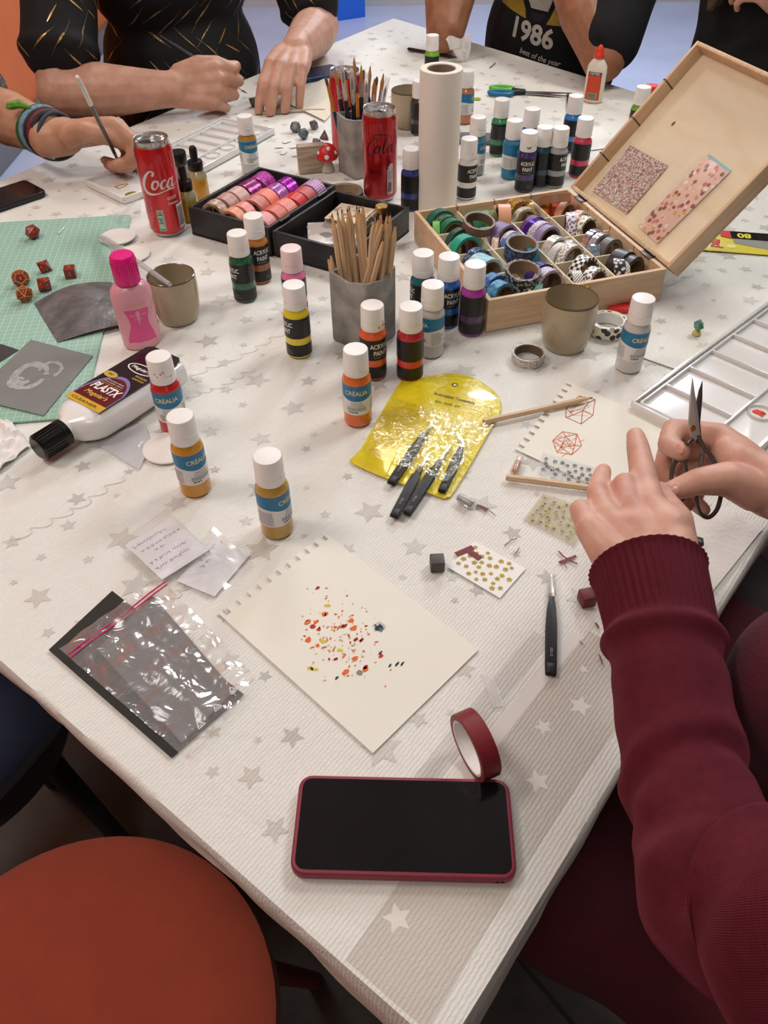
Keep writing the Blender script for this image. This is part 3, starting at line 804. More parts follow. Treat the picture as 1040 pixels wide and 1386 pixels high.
# (column, row, [ (x fraction, y fraction, turn deg from along-the-box, raise, width, radius, material, description) ])
CELLS = [
 (0, 0, [(.45, .22, 8, 0, .016, .0225, solid((24, 98, 84)), 'dark green tape roll'), (.52, .47, 8, 0, .013, .021, gl('green glitter', (74, 130, 100), (150, 190, 150)), 'sparkling green tape roll'), (.58, .74, 8, 0, .015, .021, solid((28, 108, 78)), 'forest green tape roll'), (.18, .55, 70, -.001, .011, .0185, solid((116, 186, 88)), 'lime green tape roll')]),
 (0, 1, [(.50, .25, 14, 0, .012, .0225, solid((20, 76, 66)), 'deep green tape roll behind the teal one'), (.10, .5, 20, -.002, .010, .018, gl('silver glitter a', (150, 156, 158), (226, 228, 230)), 'sparkling silver tape roll in the leftmost column'), (.44, .72, 14, 0, .018, .0235, solid((28, 160, 132)), 'bright teal tape roll')]),
 (0, 2, [(.50, .22, 16, 0, .014, .0225, gl('navy sparkle', (40, 70, 110), (150, 180, 210)), 'navy tape roll with small specks'), (.50, .62, 16, 0, .032, .0225, pat('sky print', 'noise', (126, 192, 214), (178, 214, 220), 120), 'wide sky blue tape roll')]),
 (0, 3, [(.30, .25, 20, 0, .016, .021, pat('blue wash', 'noise', (38, 84, 150), (70, 130, 186), 160), 'blue tape roll in the near left compartment'), (.34, .62, 20, -.003, .018, .021, pat('sea wash', 'noise', (40, 110, 160), (90, 160, 190), 160), 'sea blue tape roll in the near left compartment')]),
 (1, 0, [(.20, .62, 82, 0, .018, .022, solid((52, 128, 92)), 'mid green tape roll'), (.46, .62, 82, 0, .013, .0215, solid((92, 152, 104)), 'leaf green tape roll'), (.68, .62, 82, 0, .014, .0215, gl('moss', (120, 126, 78), (160, 160, 110)), 'mossy green tape roll')]),
 (1, 1, [(.10, .15, 60, 0, .010, .0165, pat('cream', 'noise', (232, 224, 190), (206, 200, 160), 200), 'small cream tape roll'), (.62, .40, 22, 0, .024, .0235, pat('lilac wash', 'noise', (120, 104, 150), (150, 134, 172), 80), 'wide lilac tape roll'), (.70, .70, 22, -.002, .008, .021, pat('white speck', 'dots', (226, 216, 220), (170, 150, 170), 500), 'thin white speckled tape roll'), (.72, .86, 22, -.004, .012, .0205, solid((88, 124, 190)), 'cornflower blue tape roll'), (.20, .78, 60, -.002, .010, .018, pat('cream gold', 'noise', (226, 206, 186), (196, 170, 140), 260), 'cream and gold tape roll')]),
 (1, 2, [(.80, .52, 78, 0, .016, .0215, solid((72, 148, 168), .25, .6), 'shiny turquoise tape roll')]),
 (1, 3, [(.55, .18, 14, .002, .014, .0225, pat('indigo', 'noise', (54, 44, 110), (90, 78, 150), 60, .25, .3), 'indigo foil tape roll'), (.62, .50, 14, 0, .016, .0225, pat('lilac lace', 'blot', (158, 146, 176), (226, 220, 232), 400), 'lilac lace tape roll'), (.14, .85, 60, -.004, .014, .016, solid((126, 184, 172)), 'small mint tape roll')]),
 (2, 0, [(.36, .35, 10, 0, .022, .023, gl('gold', (158, 106, 34), (232, 190, 90)), 'golden glitter tape roll'), (.80, .45, 72, .001, .013, .0205, pat('gold foil', 'stripe', (196, 164, 92), (236, 216, 160), 500, .2, .8), 'metallic gold striped tape roll'), (.42, .80, 10, -.002, .012, .022, gl('pale gold', (206, 196, 176), (240, 230, 206)), 'pale gold tape roll')]),
 (2, 1, [(.30, .16, 16, .001, .013, .0225, solid((92, 64, 116)), 'plum tape roll'), (.38, .36, 16, .001, .012, .0225, solid((74, 40, 156), .2, .7), 'violet foil tape roll'), (.45, .56, 16, 0, .014, .0225, pat('lilac spots', 'blot', (220, 214, 226), (150, 132, 176), 330), 'lilac spotted tape roll'), (.52, .78, 16, -.001, .016, .022, solid((148, 132, 172)), 'lavender tape roll')]),
 (2, 2, [(.30, .25, 20, 0, .016, .0225, gl('white glitter', (206, 204, 196), (245, 245, 240)), 'white glitter tape roll'), (.38, .58, 20, -.002, .013, .0215, pat('grey dots', 'dots', (228, 226, 222), (140, 138, 138), 330), 'white tape roll with grey dots'), (.78, .36, 62, -.003, .014, .0195, pat('grey check', 'checker', (226, 224, 220), (150, 150, 150), 240), 'grey and white checked tape roll'), (.72, .76, 20, -.001, .016, .0225, pat('white leaf', 'blot', (236, 234, 228), (150, 146, 142), 260), 'white tape roll with grey leaves')]),
 (2, 3, [(.58, .28, 24, .001, .018, .0235, pat('bw check', 'checker', W_, K_, 200), 'black and white checkerboard tape roll'), (.16, .62, 74, -.003, .014, .019, pat('bw stripe', 'stripe', W_, (120, 118, 116), 240), 'white tape roll with grey stripes'), (.66, .72, 24, -.001, .016, .021, pat('white black blots', 'blot', W_, (70, 68, 68), 200), 'white tape roll with dark blots')]),
 (3, 0, [(.22, .30, 40, -.002, .012, .020, solid((206, 130, 40), .2, .8), 'copper foil tape roll'), (.70, .40, 30, -.001, .013, .021, solid((196, 70, 60), .3, .3), 'red foil tape roll'), (.78, .72, 24, -.002, .012, .021, solid((214, 150, 116)), 'apricot tape roll')]),
 (3, 1, [(.12, .36, 66, .004, .015, .0235, pat('violet flowers', 'blot', (232, 228, 230), (126, 106, 140), 190), 'upright white tape roll with violet flowers'), (.42, .30, 72, .003, .015, .0235, pat('red green flowers', 'noise', (234, 222, 206), (176, 118, 96), 150), 'upright white tape roll with red and green flowers'), (.78, .32, 24, 0, .013, .0225, pat('cream leaf', 'blot', (228, 214, 190), (160, 140, 116), 260), 'cream tape roll with brown leaves'), (.80, .66, 24, -.001, .016, .0225, pat('white moss', 'blot', (234, 232, 222), (128, 140, 110), 170), 'white tape roll with mossy dots')]),
 (3, 2, [(.38, .24, 20, .001, .012, .0225, pat('holo a', 'foil', (190, 190, 200), scale=420, rough=.15, metal=.8), 'holographic tape roll'), (.46, .46, 20, 0, .012, .0225, gl('grey glitter', (150, 150, 156), (225, 225, 230)), 'grey glitter tape roll'), (.20, .74, 66, -.002, .013, .0185, pat('holo b', 'foil', (120, 170, 190), scale=420, rough=.15, metal=.8), 'rainbow foil tape roll'), (.60, .74, 20, -.001, .014, .022, solid((96, 94, 94)), 'grey tape roll with dark core')]),
 (3, 3, [(.46, .20, 24, .001, .022, .0235, solid((38, 37, 39)), 'wide black tape roll'), (.74, .56, 24, 0, .020, .0225, pat('black swirl', 'noise', (30, 29, 31), (58, 57, 60), 90), 'mottled black tape roll'), (.14, .55, 68, -.002, .016, .0215, pat('black white blots', 'blot', (30, 29, 31), (214, 212, 208), 170), 'black tape roll with white blots'), (.40, .78, 68, -.003, .008, .021, pat('grey white', 'stripe', (210, 208, 206), (150, 150, 150), 200), 'thin grey and white tape roll')]),
]
placed = []
for c_, r_, items in CELLS:
    for fx, fy, tn, up_, w, Ro, m, desc in items:
        a = R(tn); Ro *= 1.05; w *= 1.05
        hx = abs(sin(a)) * w / 2 + abs(cos(a)) * Ro + .0022; hy = abs(cos(a)) * w / 2 + abs(sin(a)) * Ro + .0042
        x = th + cw * c_ + max(hx, min(cw - hx, cw * (.5 + (fx - .5) * .8))); y = th + cl * r_ + max(hy, min(cl - hy, cl * (.5 + (fy - .5) * .86))); ax = ea * cos(a) + eb * sin(a)
        tape(L(x, y, .0062 + Ro), ax + Vector((0, 0, .10)), desc + ' in the wooden box', m, w * .92, Ro, Ro - .0055, group=GW, core=m_core_dark if r_ % 2 else m_core)
# rolls lying on top of the others
tape(L(th + cw * .98, th + cl * 1.25, BHH + .008), (.10, -.15, 1), 'brown tape roll lying across two compartments of the wooden box', solid((122, 92, 78)), .013, .0235, .0195, m_core_dark, GW)
tape(L(th + cw * 1.46, th + cl * 2.45, BHH + .0015), (.06, -.12, 1), 'dark navy tape roll lying on its side over the wooden box', pat('navy flowers', 'blot', (34, 40, 58), (80, 96, 130), 260), .022, .0235, .0195, m_core, GW)
tape(L(th + cw * 1.0, th + cl * 3.42, BHH + .000), (.04, -.16, 1), 'black tape roll lying flat at the near edge of wooden box', pat('black night', 'blot', (30, 36, 44), (150, 156, 160), 180), .020, .0240, .0200, m_core, GW)
tape(L(th + cw * 3.36, th + cl * .52, BHH + .004), (-.10, .50, .9), 'brown ringed tape roll tilted in the far corner of wooden box', solid((150, 110, 80)), .013, .0245, .0205, m_core_dark, GW)
tape(L(th + cw * 1.88, th + cl * .72, .0270 + .010), eb * .95 + ea * .3, 'upright peach tape roll standing higher than its neighbours in the wooden box', solid((222, 164, 128)), .019, .0240, .0185, m_core_dark, GW)

# sticker bags inside the lid
def sticker_sheet_mat(name, base, cols, scale, thr=.42, metal=0.0):
    N = NT(name); bs = N.n('ShaderNodeBsdfPrincipled', Roughness=.3, Metallic=metal)
    tc = N.n('ShaderNodeTexCoord'); v = N.n('ShaderNodeTexVoronoi', Scale=scale); N.l(tc.outputs['Object'], v.inputs['Vector'])
    sp = N.n('ShaderNodeSeparateColor'); N.l(v.outputs['Color'], sp.inputs[0])
    cr = N.n('ShaderNodeValToRGB'); cr.color_ramp.interpolation = 'CONSTANT'
    while len(cr.color_ramp.elements) < len(cols): cr.color_ramp.elements.new(.5)
    for i, c in enumerate(cols): cr.color_ramp.elements[i].position = i / len(cols); cr.color_ramp.elements[i].color = lin(c)
    N.l(sp.outputs[0], cr.inputs[0])
    fac = N.math('LESS_THAN', v.outputs['Distance'], thr)
    N.l(N.mix(fac, lin(base), cr.outputs[0]), bs.inputs['Base Color'])
    bp = N.n('ShaderNodeBump', Strength=.5, Distance=.001); N.l(fac, bp.inputs['Height']); N.l(bp.outputs[0], bs.inputs['Normal'])
    N.l(bs.outputs[0], N.out.inputs[0]); return N.m
m_film = film('clear film', haze=.07, gloss=.22, scale=40, strength=.22)
def wavy_sheet(mb, poly_fn, nu, nv, m, amp=.001, f=60, seed=0):
    vs = []; fs = []
    for i in range(nu + 1):
        for j in range(nv + 1):
            p = poly_fn(i / nu, j / nv); vs.append((p[0], p[1], p[2] + amp * (1 + mnoise.noise(Vector((p[0] * f, p[1] * f, seed))))))
    for i in range(nu):
        for j in range(nv):
            a = i * (nv + 1) + j; fs.append((a, a + nv + 1, a + nv + 2, a + 1))
    return mb.add(vs, fs, m)
Wl = wb.matrix_basis.copy()
Wl = Matrix.Translation(O) @ RZ(ang) @ ML
s1 = thing('sticker_bag', 'clear bag of tiny silver and red stickers leaning in the box lid', 'sticker bag', M=Wl @ TR(.062, -.074, -LD + .0062) @ RZ(R(3)))
wavy_sheet(MB(), lambda u, v: ((u - .5) * .085, (v - .5) * .100, 0), 14, 14, sticker_sheet_mat('tiny stickers', (196, 180, 170), [(120, 100, 90), (214, 206, 196), (150, 46, 56), (90, 78, 70), (230, 225, 220), (172, 120, 110), (140, 132, 120), (200, 60, 80)], 330, .5), .0006, 40).build('stickers', s1)
wavy_sheet(MB(), lambda u, v: ((u - .5) * .094, (v - .5) * .106, .0018), 14, 14, m_film, .0008, 50, 3).build('film_bag', s1)
s2 = thing('sticker_bag', 'long pink sheet of gold edged stickers in clear wrap, lower in the lid', 'sticker bag', M=Wl @ TR(.080, -.195, -LD + .0062) @ RZ(R(-3)))
m_pink_st = sticker_sheet_mat('pink stickers', (226, 190, 172), [(196, 110, 96), (230, 206, 190), (150, 70, 60), (240, 226, 214), (206, 140, 120), (120, 84, 74), (214, 166, 90)], 120, .42)
MB().box((0, 0, .0012), (.125, .056, .0016), m_pink_st, bev=.0003).build('stickers', s2)
MB().box((.003, .001, .0002), (.128, .056, .0006), mat('pale blue card', (150, 196, 206), .5)).build('backing_card', s2)
wavy_sheet(MB(), lambda u, v: ((u - .5) * .138, (v - .42) * .078, .0024), 16, 10, m_film, .0009, 60, 5).build('film_bag', s2)

# ---------------------------------------------------------------- black box of tapes, lid lying open beside it
m_black_box = mat('black painted wood', (30, 29, 30), .45, noise=(40, .2), col2=(40, 39, 40))
m_black_in = mat('black box inside', (20, 19, 21), .6)
def tray(parent, name, M, w, d, h, th=.0055):
    o = MB().box((w / 2, d / 2, .002), (w, d, .004), m_black_in).build(name, parent, M=M)
    for c, s_ in (((w / 2, th / 2, h / 2), (w, th, h)), ((w / 2, d - th / 2, h / 2), (w, th, h)), ((th / 2, d / 2, h / 2), (th, d - 2 * th, h)), ((w - th / 2, d / 2, h / 2), (th, d - 2 * th, h))):
        MB().box(c, s_, m_black_box, bev=.0008).build('side_panel', o)
    return o
q0, q1, q2, q3 = P(254, 280, .045), P(361, 218, .045), P(448, 255, .045), P(358, 312, .045)
u_b = ((q1 - q0) + (q2 - q3)).normalized(); u_b.z = 0
v_b = Vector((u_b.y, -u_b.x, 0))
Wb_, Db_ = .186, .156
O2 = Vector((q0.x, q0.y, T)); a2 = atan2(u_b.y, u_b.x)
bb = thing('black_box', 'black wooden box lying open flat, one half of tapes and one of cards', 'box', O2, a2)
tray(bb, 'tape_tray', Matrix.Translation((0, -Db_, 0)), Wb_, Db_, .045)
tray(bb, 'card_tray', Matrix.Translation((.004, -Db_ - .003 - .140, 0)), Wb_ - .012, .140, .040)
for x in (.04, .145): MB().tube([(x - .012, -Db_ - .0015, .044), (x + .012, -Db_ - .0015, .044)], .002, m_hinge, n=8).build('hinge', bb)
GB = 'tape rolls in the black box'
def L2(x, y, z): return O2 + u_b * x + v_b * y + Vector((0, 0, z))
pk = [
 (.030, .0312, 0, pat('old paper', 'noise', (210, 190, 160), (150, 110, 100), 120), 'cream patterned tape roll'), (.058, .0312, 0, pat('rose beige', 'noise', (196, 150, 140), (176, 130, 124), 90), 'dusty rose tape roll'),
 (.088, .0312, 0, solid((206, 166, 156)), 'pale blush tape roll'), (.122, .0312, 0, pat('plum glitter', 'glitter', (122, 36, 96), (190, 90, 160), 800, .25, .5), 'plum glitter tape roll'), (.158, .0312, 0, pat('magenta glitter', 'glitter', (180, 40, 150), (235, 130, 220), 800, .22, .6), 'magenta glitter tape roll'),
 (.022, .074, 0, solid((222, 150, 120)), 'peach tape roll'), (.046, .076, 0, pat('coral scales', 'dots', (236, 160, 150), (200, 90, 96), 420), 'coral tape roll with scales'), (.076, .077, 0, pat('brick rose', 'noise', (190, 110, 100), (206, 130, 116), 100), 'brick rose tape roll'),
 (.104, .077, 0, solid((236, 128, 110)), 'salmon tape roll'), (.132, .078, 0, pat('lilac foil', 'glitter', (176, 110, 186), (226, 170, 226), 600, .2, .6), 'lilac foil tape roll'), (.162, .078, 0, pat('violet', 'glitter', (150, 30, 160), (220, 90, 220), 700, .2, .6), 'violet glitter tape roll'),
 (.028, .126, 0, pat('pink zigzag', 'stripe', (236, 190, 180), (214, 90, 110), 330), 'pink zigzag tape roll'), (.060, .126, 0, solid((214, 110, 92)), 'terracotta tape roll'), (.088, .126, 0, pat('coral net', 'checker', (222, 116, 104), (236, 150, 136), 330), 'coral netted tape roll'),
 (.116, .126, 0, solid((206, 48, 48), .3), 'red tape roll'), (.144, .126, 0, pat('red scale', 'dots', (178, 62, 62), (206, 100, 96), 420), 'dark red scaled tape roll'), (.172, .126, .002, pat('violet polka', 'dots', (150, 84, 156), (236, 220, 236), 260), 'violet polka dot tape roll'),
]
for i, (x, y, up_, m, desc) in enumerate(pk):
    w = .024 if i not in (5, 6, 0) else .018
    if i in (3, 4): w = .030
    tape(L2(x * .95, y, .0052 + .0225 + up_), u_b + v_b * (.10 * ((i * 37) % 7 - 3) / 3) + Vector((0, 0, .06)), desc + ' in the black box', m, w * .93, .0225, .0165, group=GB, core=m_core_dark if i % 2 else m_core)
# cards and small things in the other half
def card_stack(x, y, rot, n_, w, d, m, label, name='sticker_card', z0=.0045, group=None, h=.0022, tilt=0):
    t = None; q = random.Random(int(x * 9999))
    for i in range(n_):
        mb = MB().box((0, 0, h / 2), (w, d, h * .8), m, bev=.0003)
        o = mb.build(name); o.location = L2(x + q.uniform(-.003, .003), y + q.uniform(-.003, .003), z0 + i * h); o.rotation_euler = (0, tilt, a2 + R(rot + q.uniform(-6, 6)))
        tag(o, label, 'card', group)
m_card = mat('cream card', (214, 200, 172), .6, noise=(30, .08)); m_card2 = sticker_sheet_mat('floral card', (222, 206, 180), [(196, 150, 120), (150, 120, 100), (222, 206, 180), (210, 180, 150)], 90, .4)
yb = Db_ + .016
card_stack(.132, yb + .046, 4, 10, .062, .062, m_card, 'cream sticker card stacked in the far part of the black box', group='cream cards in the black box', h=.0025)
card_stack(.130, yb + .046, 10, 1, .060, .060, m_card2, 'floral printed card on top of the cream card stack', z0=.030)
card_stack(.062, yb + .048, 40, 3, .078, .056, sticker_sheet_mat('grey photo card', (176, 168, 160), [(140, 130, 124), (200, 194, 186), (110, 104, 100), (210, 200, 190)], 40, .6), 'grey mottled card in the near part of the black box', z0=.020, group='grey cards in the black box')
card_stack(.088, yb + .054, 25, 6, .070, .050, m_card, 'cream card under the grey mottled cards in black box', z0=.0045, group='cream cards under the grey ones', h=.0022)
card_stack(.066, yb + .098, -6, 1, .085, .036, sticker_sheet_mat('bright stickers', (176, 160, 170), [(110, 130, 190), (200, 120, 150), (226, 214, 220), (90, 80, 120), (210, 190, 120), (150, 180, 190)], 70, .5), 'sheet of many coloured stickers at the bottom of black box', z0=.008)
card_stack(.140, yb + .102, 5, 1, .055, .030, sticker_sheet_mat('violet stickers', (200, 190, 206), [(90, 40, 140), (230, 226, 236), (150, 110, 180)], 100, .5), 'sheet of violet stickers beside the small jar', z0=.008)
p = L2(.148, yb + .094, .0105); t = thing('glass_jar', 'small dark glass jar with a gold lid behind the pencils', 'jar', p)
MB().lathe([(0, 0), (.0085, 0), (.0095, .001), (.0095, .024), (.0075, .028), (0, .028)], mat('dark green glass', (20, 42, 36), .1, coat=1), n=24).build('jar_body', t)
MB().lathe([(.0078, .0275), (.0098, .0275), (.0098, .036), (.009, .0368), (0, .0368)], m_brass, n=24).build('lid', t)
# loose tape beyond the box
pt = P(462, 264, 0)
# ---------------------------------------------------------------- concrete pencil cup and brush holder
def concrete():
    N = NT('grey concrete'); bs = N.n('ShaderNodeBsdfPrincipled', Roughness=.85)
    tc = N.n('ShaderNodeTexCoord'); nz = N.n('ShaderNodeTexNoise', Scale=38.0, Detail=8.0); N.l(tc.outputs['Object'], nz.inputs['Vector'])
    v = N.n('ShaderNodeTexVoronoi', Scale=160.0); N.l(tc.outputs['Object'], v.inputs['Vector'])
    r = N.n('ShaderNodeMapRange'); r.inputs['From Min'].default_value = .35; r.inputs['From Max'].default_value = .65; N.l(nz.outputs['Fac'], r.inputs[0])
    N.l(N.mix(r.outputs[0], lin((128, 127, 122)), lin((164, 162, 156))), bs.inputs['Base Color'])
    h = N.math('ADD', nz.outputs['Fac'], N.math('MULTIPLY', N.math('LESS_THAN', v.outputs['Distance'], .18), -.35))
    bp = N.n('ShaderNodeBump', Strength=.9, Distance=.002); N.l(h, bp.inputs['Height']); N.l(bp.outputs[0], bs.inputs['Normal'])
    N.l(bs.outputs[0], N.out.inputs[0]); return N.m
m_conc = concrete()
def square_cup(p, rz, w, h, label, name, wall=.0048, dip=.004):
    t = thing(name, label, 'cup', p, rz)
    out = [Vector((x, y)) for x, y in rrect(w, w, .007, 4)]; inn = [Vector((x, y)) for x, y in rrect(w - 2 * wall, w - 2 * wall, .004, 4)]
    # more points along the flats so the rim can dip in the middle of each side
    def dense(po):
        o = []
        for i in range(len(po)):
            a, b = po[i], po[(i + 1) % len(po)]; k = 6 if (b - a).length > .02 else 1
            o += [a.lerp(b, q / k) for q in range(k)]
        return o
    out, inn = dense(out), dense(inn); K = len(out)
    mb = MB(); vs = []; fs = []
    def zt(p): m_ = min(abs(p.x), abs(p.y)) / (w / 2); return h - dip * (1 - m_) ** 1.4
    def ringv(po, zf, s_=1): return [(q.x * s_, q.y * s_, zf(q)) for q in po]
    rows = [ringv(out, lambda q: 0, .97), ringv(out, lambda q: .0015), ringv(out, lambda q: h * .5, 1.006), ringv(out, lambda q: zt(q) - .001), ringv(out, zt, .992), ringv(inn, zt, 1.008), ringv(inn, lambda q: zt(q) - .001), ringv(inn, lambda q: .006, .96)]
    for r_ in rows: vs += r_
    for i in range(len(rows) - 1):
        for j in range(K): j2 = (j + 1) % K; fs.append((i * K + j, i * K + j2, (i + 1) * K + j2, (i + 1) * K + j))
    fs.append(tuple(range(K))[::-1]); fs.append(tuple((len(rows) - 1) * K + j for j in range(K)))
    mb.add(vs, fs, m_conc); mb.build('cup_body', t, sharp=50); return t
pc = (P(447, 465) + P(531, 455)) / 2 + Vector((.004, .008, 0)); pc.z = T
e1 = P(500, 487) - P(447, 465); rc = atan2(e1.y, e1.x)
square_cup(pc, rc, .063, .0975, 'square grey concrete cup full of wooden pencils', 'pencil_cup', dip=.007)
pb = P(487, 232) ; rb = R(-55)
square_cup(pb, rb, .058, .100, 'square grey concrete holder of paint brushes behind the dark red can', 'brush_holder')

# pencils
m_pencil = wood_mat('pencil wood', (212, 184, 148), (196, 164, 126), .55, sc=(60, 60, 4))
m_pencil_cut = mat('sharpened pencil wood', (214, 180, 132), .7, noise=(200, .1))
def pencil(M, length, tipc, label, group=None, lead=True, r=.0036):
    t = thing('pencil', label, 'pencil', M=M, group=group)
    mb = MB(); n = 6; vs = []
    for z in (0, length - .020):
        vs += [(r * cos(pi * i / 3), r * sin(pi * i / 3), z) for i in range(n)]
    fs = [(i, (i + 1) % n, n + (i + 1) % n, n + i) for i in range(n)] + [tuple(range(n))[::-1]]
    mb.add(vs, fs, m_pencil)
    mb.disc(.0013, -.0001, mat('lead %s' % (tipc,), tipc, .5), n=8, flip=True)
    mb.lathe([(r * .94, length - .0205), (.0011, length - .0045)], m_pencil_cut, n=12)
    mb.build('shaft', t, sharp=25)
    if lead: MB().lathe([(.0012, length - .005), (.0003, length), (0, length)], mat('lead %s' % (tipc,), tipc, .5), n=10).build('lead', t)
    return t
MC = Matrix.Translation(pc) @ RZ(rc)
q = random.Random(5)
def cup_stick(Mc, bx, by, tx, ty, zt, z0=.0075):
    a = Vector((bx, by, z0)); b = Vector((tx, ty, zt)); d = (b - a).normalized()
    x = d.orthogonal().normalized(); y = d.cross(x)
    return Mc @ Matrix(((x.x, y.x, d.x, a.x), (x.y, y.y, d.y, a.y), (x.z, y.z, d.z, a.z), (0, 0, 0, 1))), (b - a).length
i = 0
for (bx, by, tx, ty, zt, c) in (
    # the leaning left bunch with dark blue tips
    (-.010, -.018, -.042, -.012, .163, (40, 46, 60)), (-.004, -.012, -.034, .000, .166, (60, 60, 80)), (-.012, -.006, -.030, -.014, .169, (34, 40, 70)), (-.002, -.004, -.025, .006, .170, (40, 60, 110)),
    (-.014, .004, -.022, -.002, .171, (26, 30, 44)), (.002, .004, -.015, .010, .172, (30, 46, 90)), (-.006, .012, -.010, .018, .174, (24, 28, 40)), (.006, .010, -.006, .004, .172, (40, 40, 52)),
    (-.020, -.022, -.041, -.021, .117, (30, 30, 30)), (-.016, -.012, -.045, -.024, .112, (70, 40, 30)),
    # the right bunch with red and brown tips
    (.006, -.006, .022, .004, .172, (150, 40, 44)), (.010, -.012, .026, -.004, .170, (110, 24, 36)), (.012, -.002, .028, .010, .174, (160, 50, 40)), (.004, -.016, .032, .000, .172, (90, 20, 30)), (.016, .006, .034, .016, .172, (140, 30, 40)),
    (-.008, -.020, .038, .002, .168, (120, 30, 34)), (.014, .014, .038, .018, .173, (100, 30, 30)), (.018, .000, .040, .010, .166, (150, 60, 44)), (.006, -.021, .043, -.004, .150, (140, 44, 40)), (.018, .016, .044, .022, .160, (90, 36, 30))):
    tx, ty = tx * .86, ty * .86
    M, ln = cup_stick(MC, bx, by, tx, ty, zt)
    red = c[0] > 85
    pencil(M, ln, c, 'natural wood pencil with a reddish tip standing in the right of the concrete cup' if red else 'natural wood pencil with a dark tip leaning left in the concrete cup', 'pencils in the concrete cup'); i += 1

# brushes
m_bristle = mat('golden bristle', (186, 128, 66), .55, noise=(500, .25)); m_bristle_tip = mat('brown bristle tip', (92, 66, 46), .6)
m_ferr = mat('silver ferrule', (196, 196, 198), .25, metal=.9); m_ferr_g = mat('amber ferrule', (214, 142, 54), .3, metal=.4)
m_clearp = film('clear tube', haze=.22, gloss=1.0, scale=20, strength=.1)
MBR = Matrix.Translation(pb) @ RZ(rb)
Minv = MBR.inverted()
def brush(M, ln, style, label, group):
    t = thing('paint_brush', label, 'paint brush', M=M, group=group)
    if style == 'amber':
        h = mat('teal blue handle', (14, 62, 92), .25, coat=.6)
        MB().lathe([(0, 0), (.0022, .001), (.0038, .03), (.0036, ln * .62)], h, n=12).build('handle', t)
        MB().lathe([(.0036, ln * .62), (.0034, ln * .64, m_ferr_g), (.0026, ln * .90, m_ferr_g)], m_ferr_g, n=12).build('ferrule', t)
        MB().lathe([(.0026, ln * .90), (.0030, ln * .95), (.0020, ln * .985, m_bristle_tip), (0, ln, m_bristle_tip)], m_bristle_tip, n=10).build('bristles', t)
    elif style == 'black':
        h = mat('dark navy handle', (22, 26, 42), .25, coat=.6)
        MB().lathe([(0, 0), (.0022, .001), (.0042, .03), (.0044, ln * .66), (.0030, ln * .69)], h, n=12).build('handle', t)
        MB().lathe([(.0030, ln * .69), (.0030, ln * .83)], m_ferr, n=12).build('ferrule', t)
        MB().lathe([(.0028, ln * .83), (.0034, ln * .90), (.0014, ln * .97), (0, ln, m_bristle_tip)], m_bristle, n=10).build('bristles', t)
    else:
        h = mat('dark navy handle', (22, 26, 42), .25, coat=.6)
        MB().lathe([(0, 0), (.0030, .001), (.0044, .03), (.0040, ln * .62), (.0028, ln * .64)], h, n=12).build('handle', t)
        MB().lathe([(.0026, ln * .64), (.0022, ln * .8, m_ferr), (.0022, ln * .86, m_bristle_tip), (0, ln * .93, m_bristle_tip)], m_ferr, n=10).build('bristles', t)
        MB().lathe([(.0042, ln * .66), (.0042, ln)], m_clearp, n=12).build('clear_sleeve', t)
BR = ((451, 84, .152, 'amber'), (461, 86, .155, 'amber'), (470, 96, .150, 'amber'), (476, 86, .158, 'amber'), (486, 108, .145, 'amber'),
      (490, 58, .176, 'black'), (500, 74, .165, 'black'), (507, 78, .163, 'black'), (481, 48, .180, 'clear'), (520, 82, .16, 'clear'),
      (535, 72, .168, 'black'), (541, 84, .160, 'black'), (547, 92, .156, 'black'), (559, 88, .158, 'clear'), (526, 78, .164, 'clear'))
tips = []
for (px, py, zt, st) in BR:
    tp = Minv @ P(px, py, zt); tips.append(Vector((max(-.046, min(.046, tp.x)), max(-.040, min(.040, tp.y)))))
for _ in range(300):      # the brushes fan out without touching
    for i in range(len(tips)):
        for j in range(i):
            d = tips[i] - tips[j]; L_ = d.length
            if L_ < .0200:
                if L_ < 1e-5: d = Vector((.001, .0007)); L_ = d.length
                k_ = d / L_ * (.0200 - L_) * .5; tips[i] += k_; tips[j] -= k_
    for t_ in tips: t_.x = max(-.046, min(.046, t_.x)); t_.y = max(-.046, min(.046, t_.y))
for (px, py, zt, st), tp in zip(BR, tips):
    M, ln = cup_stick(MBR, tp.x * .42, tp.y * .42, tp.x, tp.y, zt)
    brush(M, ln, st, {'amber': 'paint brush with amber ferrule and blue handle leaning left in the concrete holder', 'black': 'dark handled paint brush with pointed bristles up in the concrete holder', 'clear': 'paint brush under a clear plastic sleeve in the concrete holder'}[st], {'amber': 'amber brushes in the concrete holder', 'black': 'dark brushes in the concrete holder', 'clear': 'sleeved brushes in the concrete holder'}[st])

# grey tape lying between the box and the dark red can
def ring_tape(px, py, label, m, w, Ro, Ri, core, name='tape', z=0, axis=(0, 0, 1), **k):
    p = P(px, py, z + w / 2); return tape(p, axis, label, m, w, Ro, Ri, core, name=name, **k)
ring_tape(466, 263, 'wide grey tape roll lying flat behind the black box', solid((120, 112, 102)), .014, .033, .0255, m_core, z=.0006)
ring_tape(715, 482, 'single washi tape roll with silver pattern lying left of the front mug', pat('silver lace', 'blot', (206, 200, 190), (140, 134, 124), 380), .0115, .0205, .0168, m_core_dark, z=.0004)
ring_tape(823, 440, 'cream tape roll printed with black birds lying beside the front mug', pat('black birds', 'blot', (226, 220, 196), (44, 42, 40), 90), .016, .0255, .0190, m_core_white, z=.0004)
t = tape(P(839, 412, .0055), (.1, -.2, 1), 'flat red tape tab tucked between the cream tape and wooden box', solid((206, 44, 40)), .010, .016, .011, m_core_white, name='tape')
bpy.data.objects.remove(t.children[0]); bpy.data.objects.remove(t)
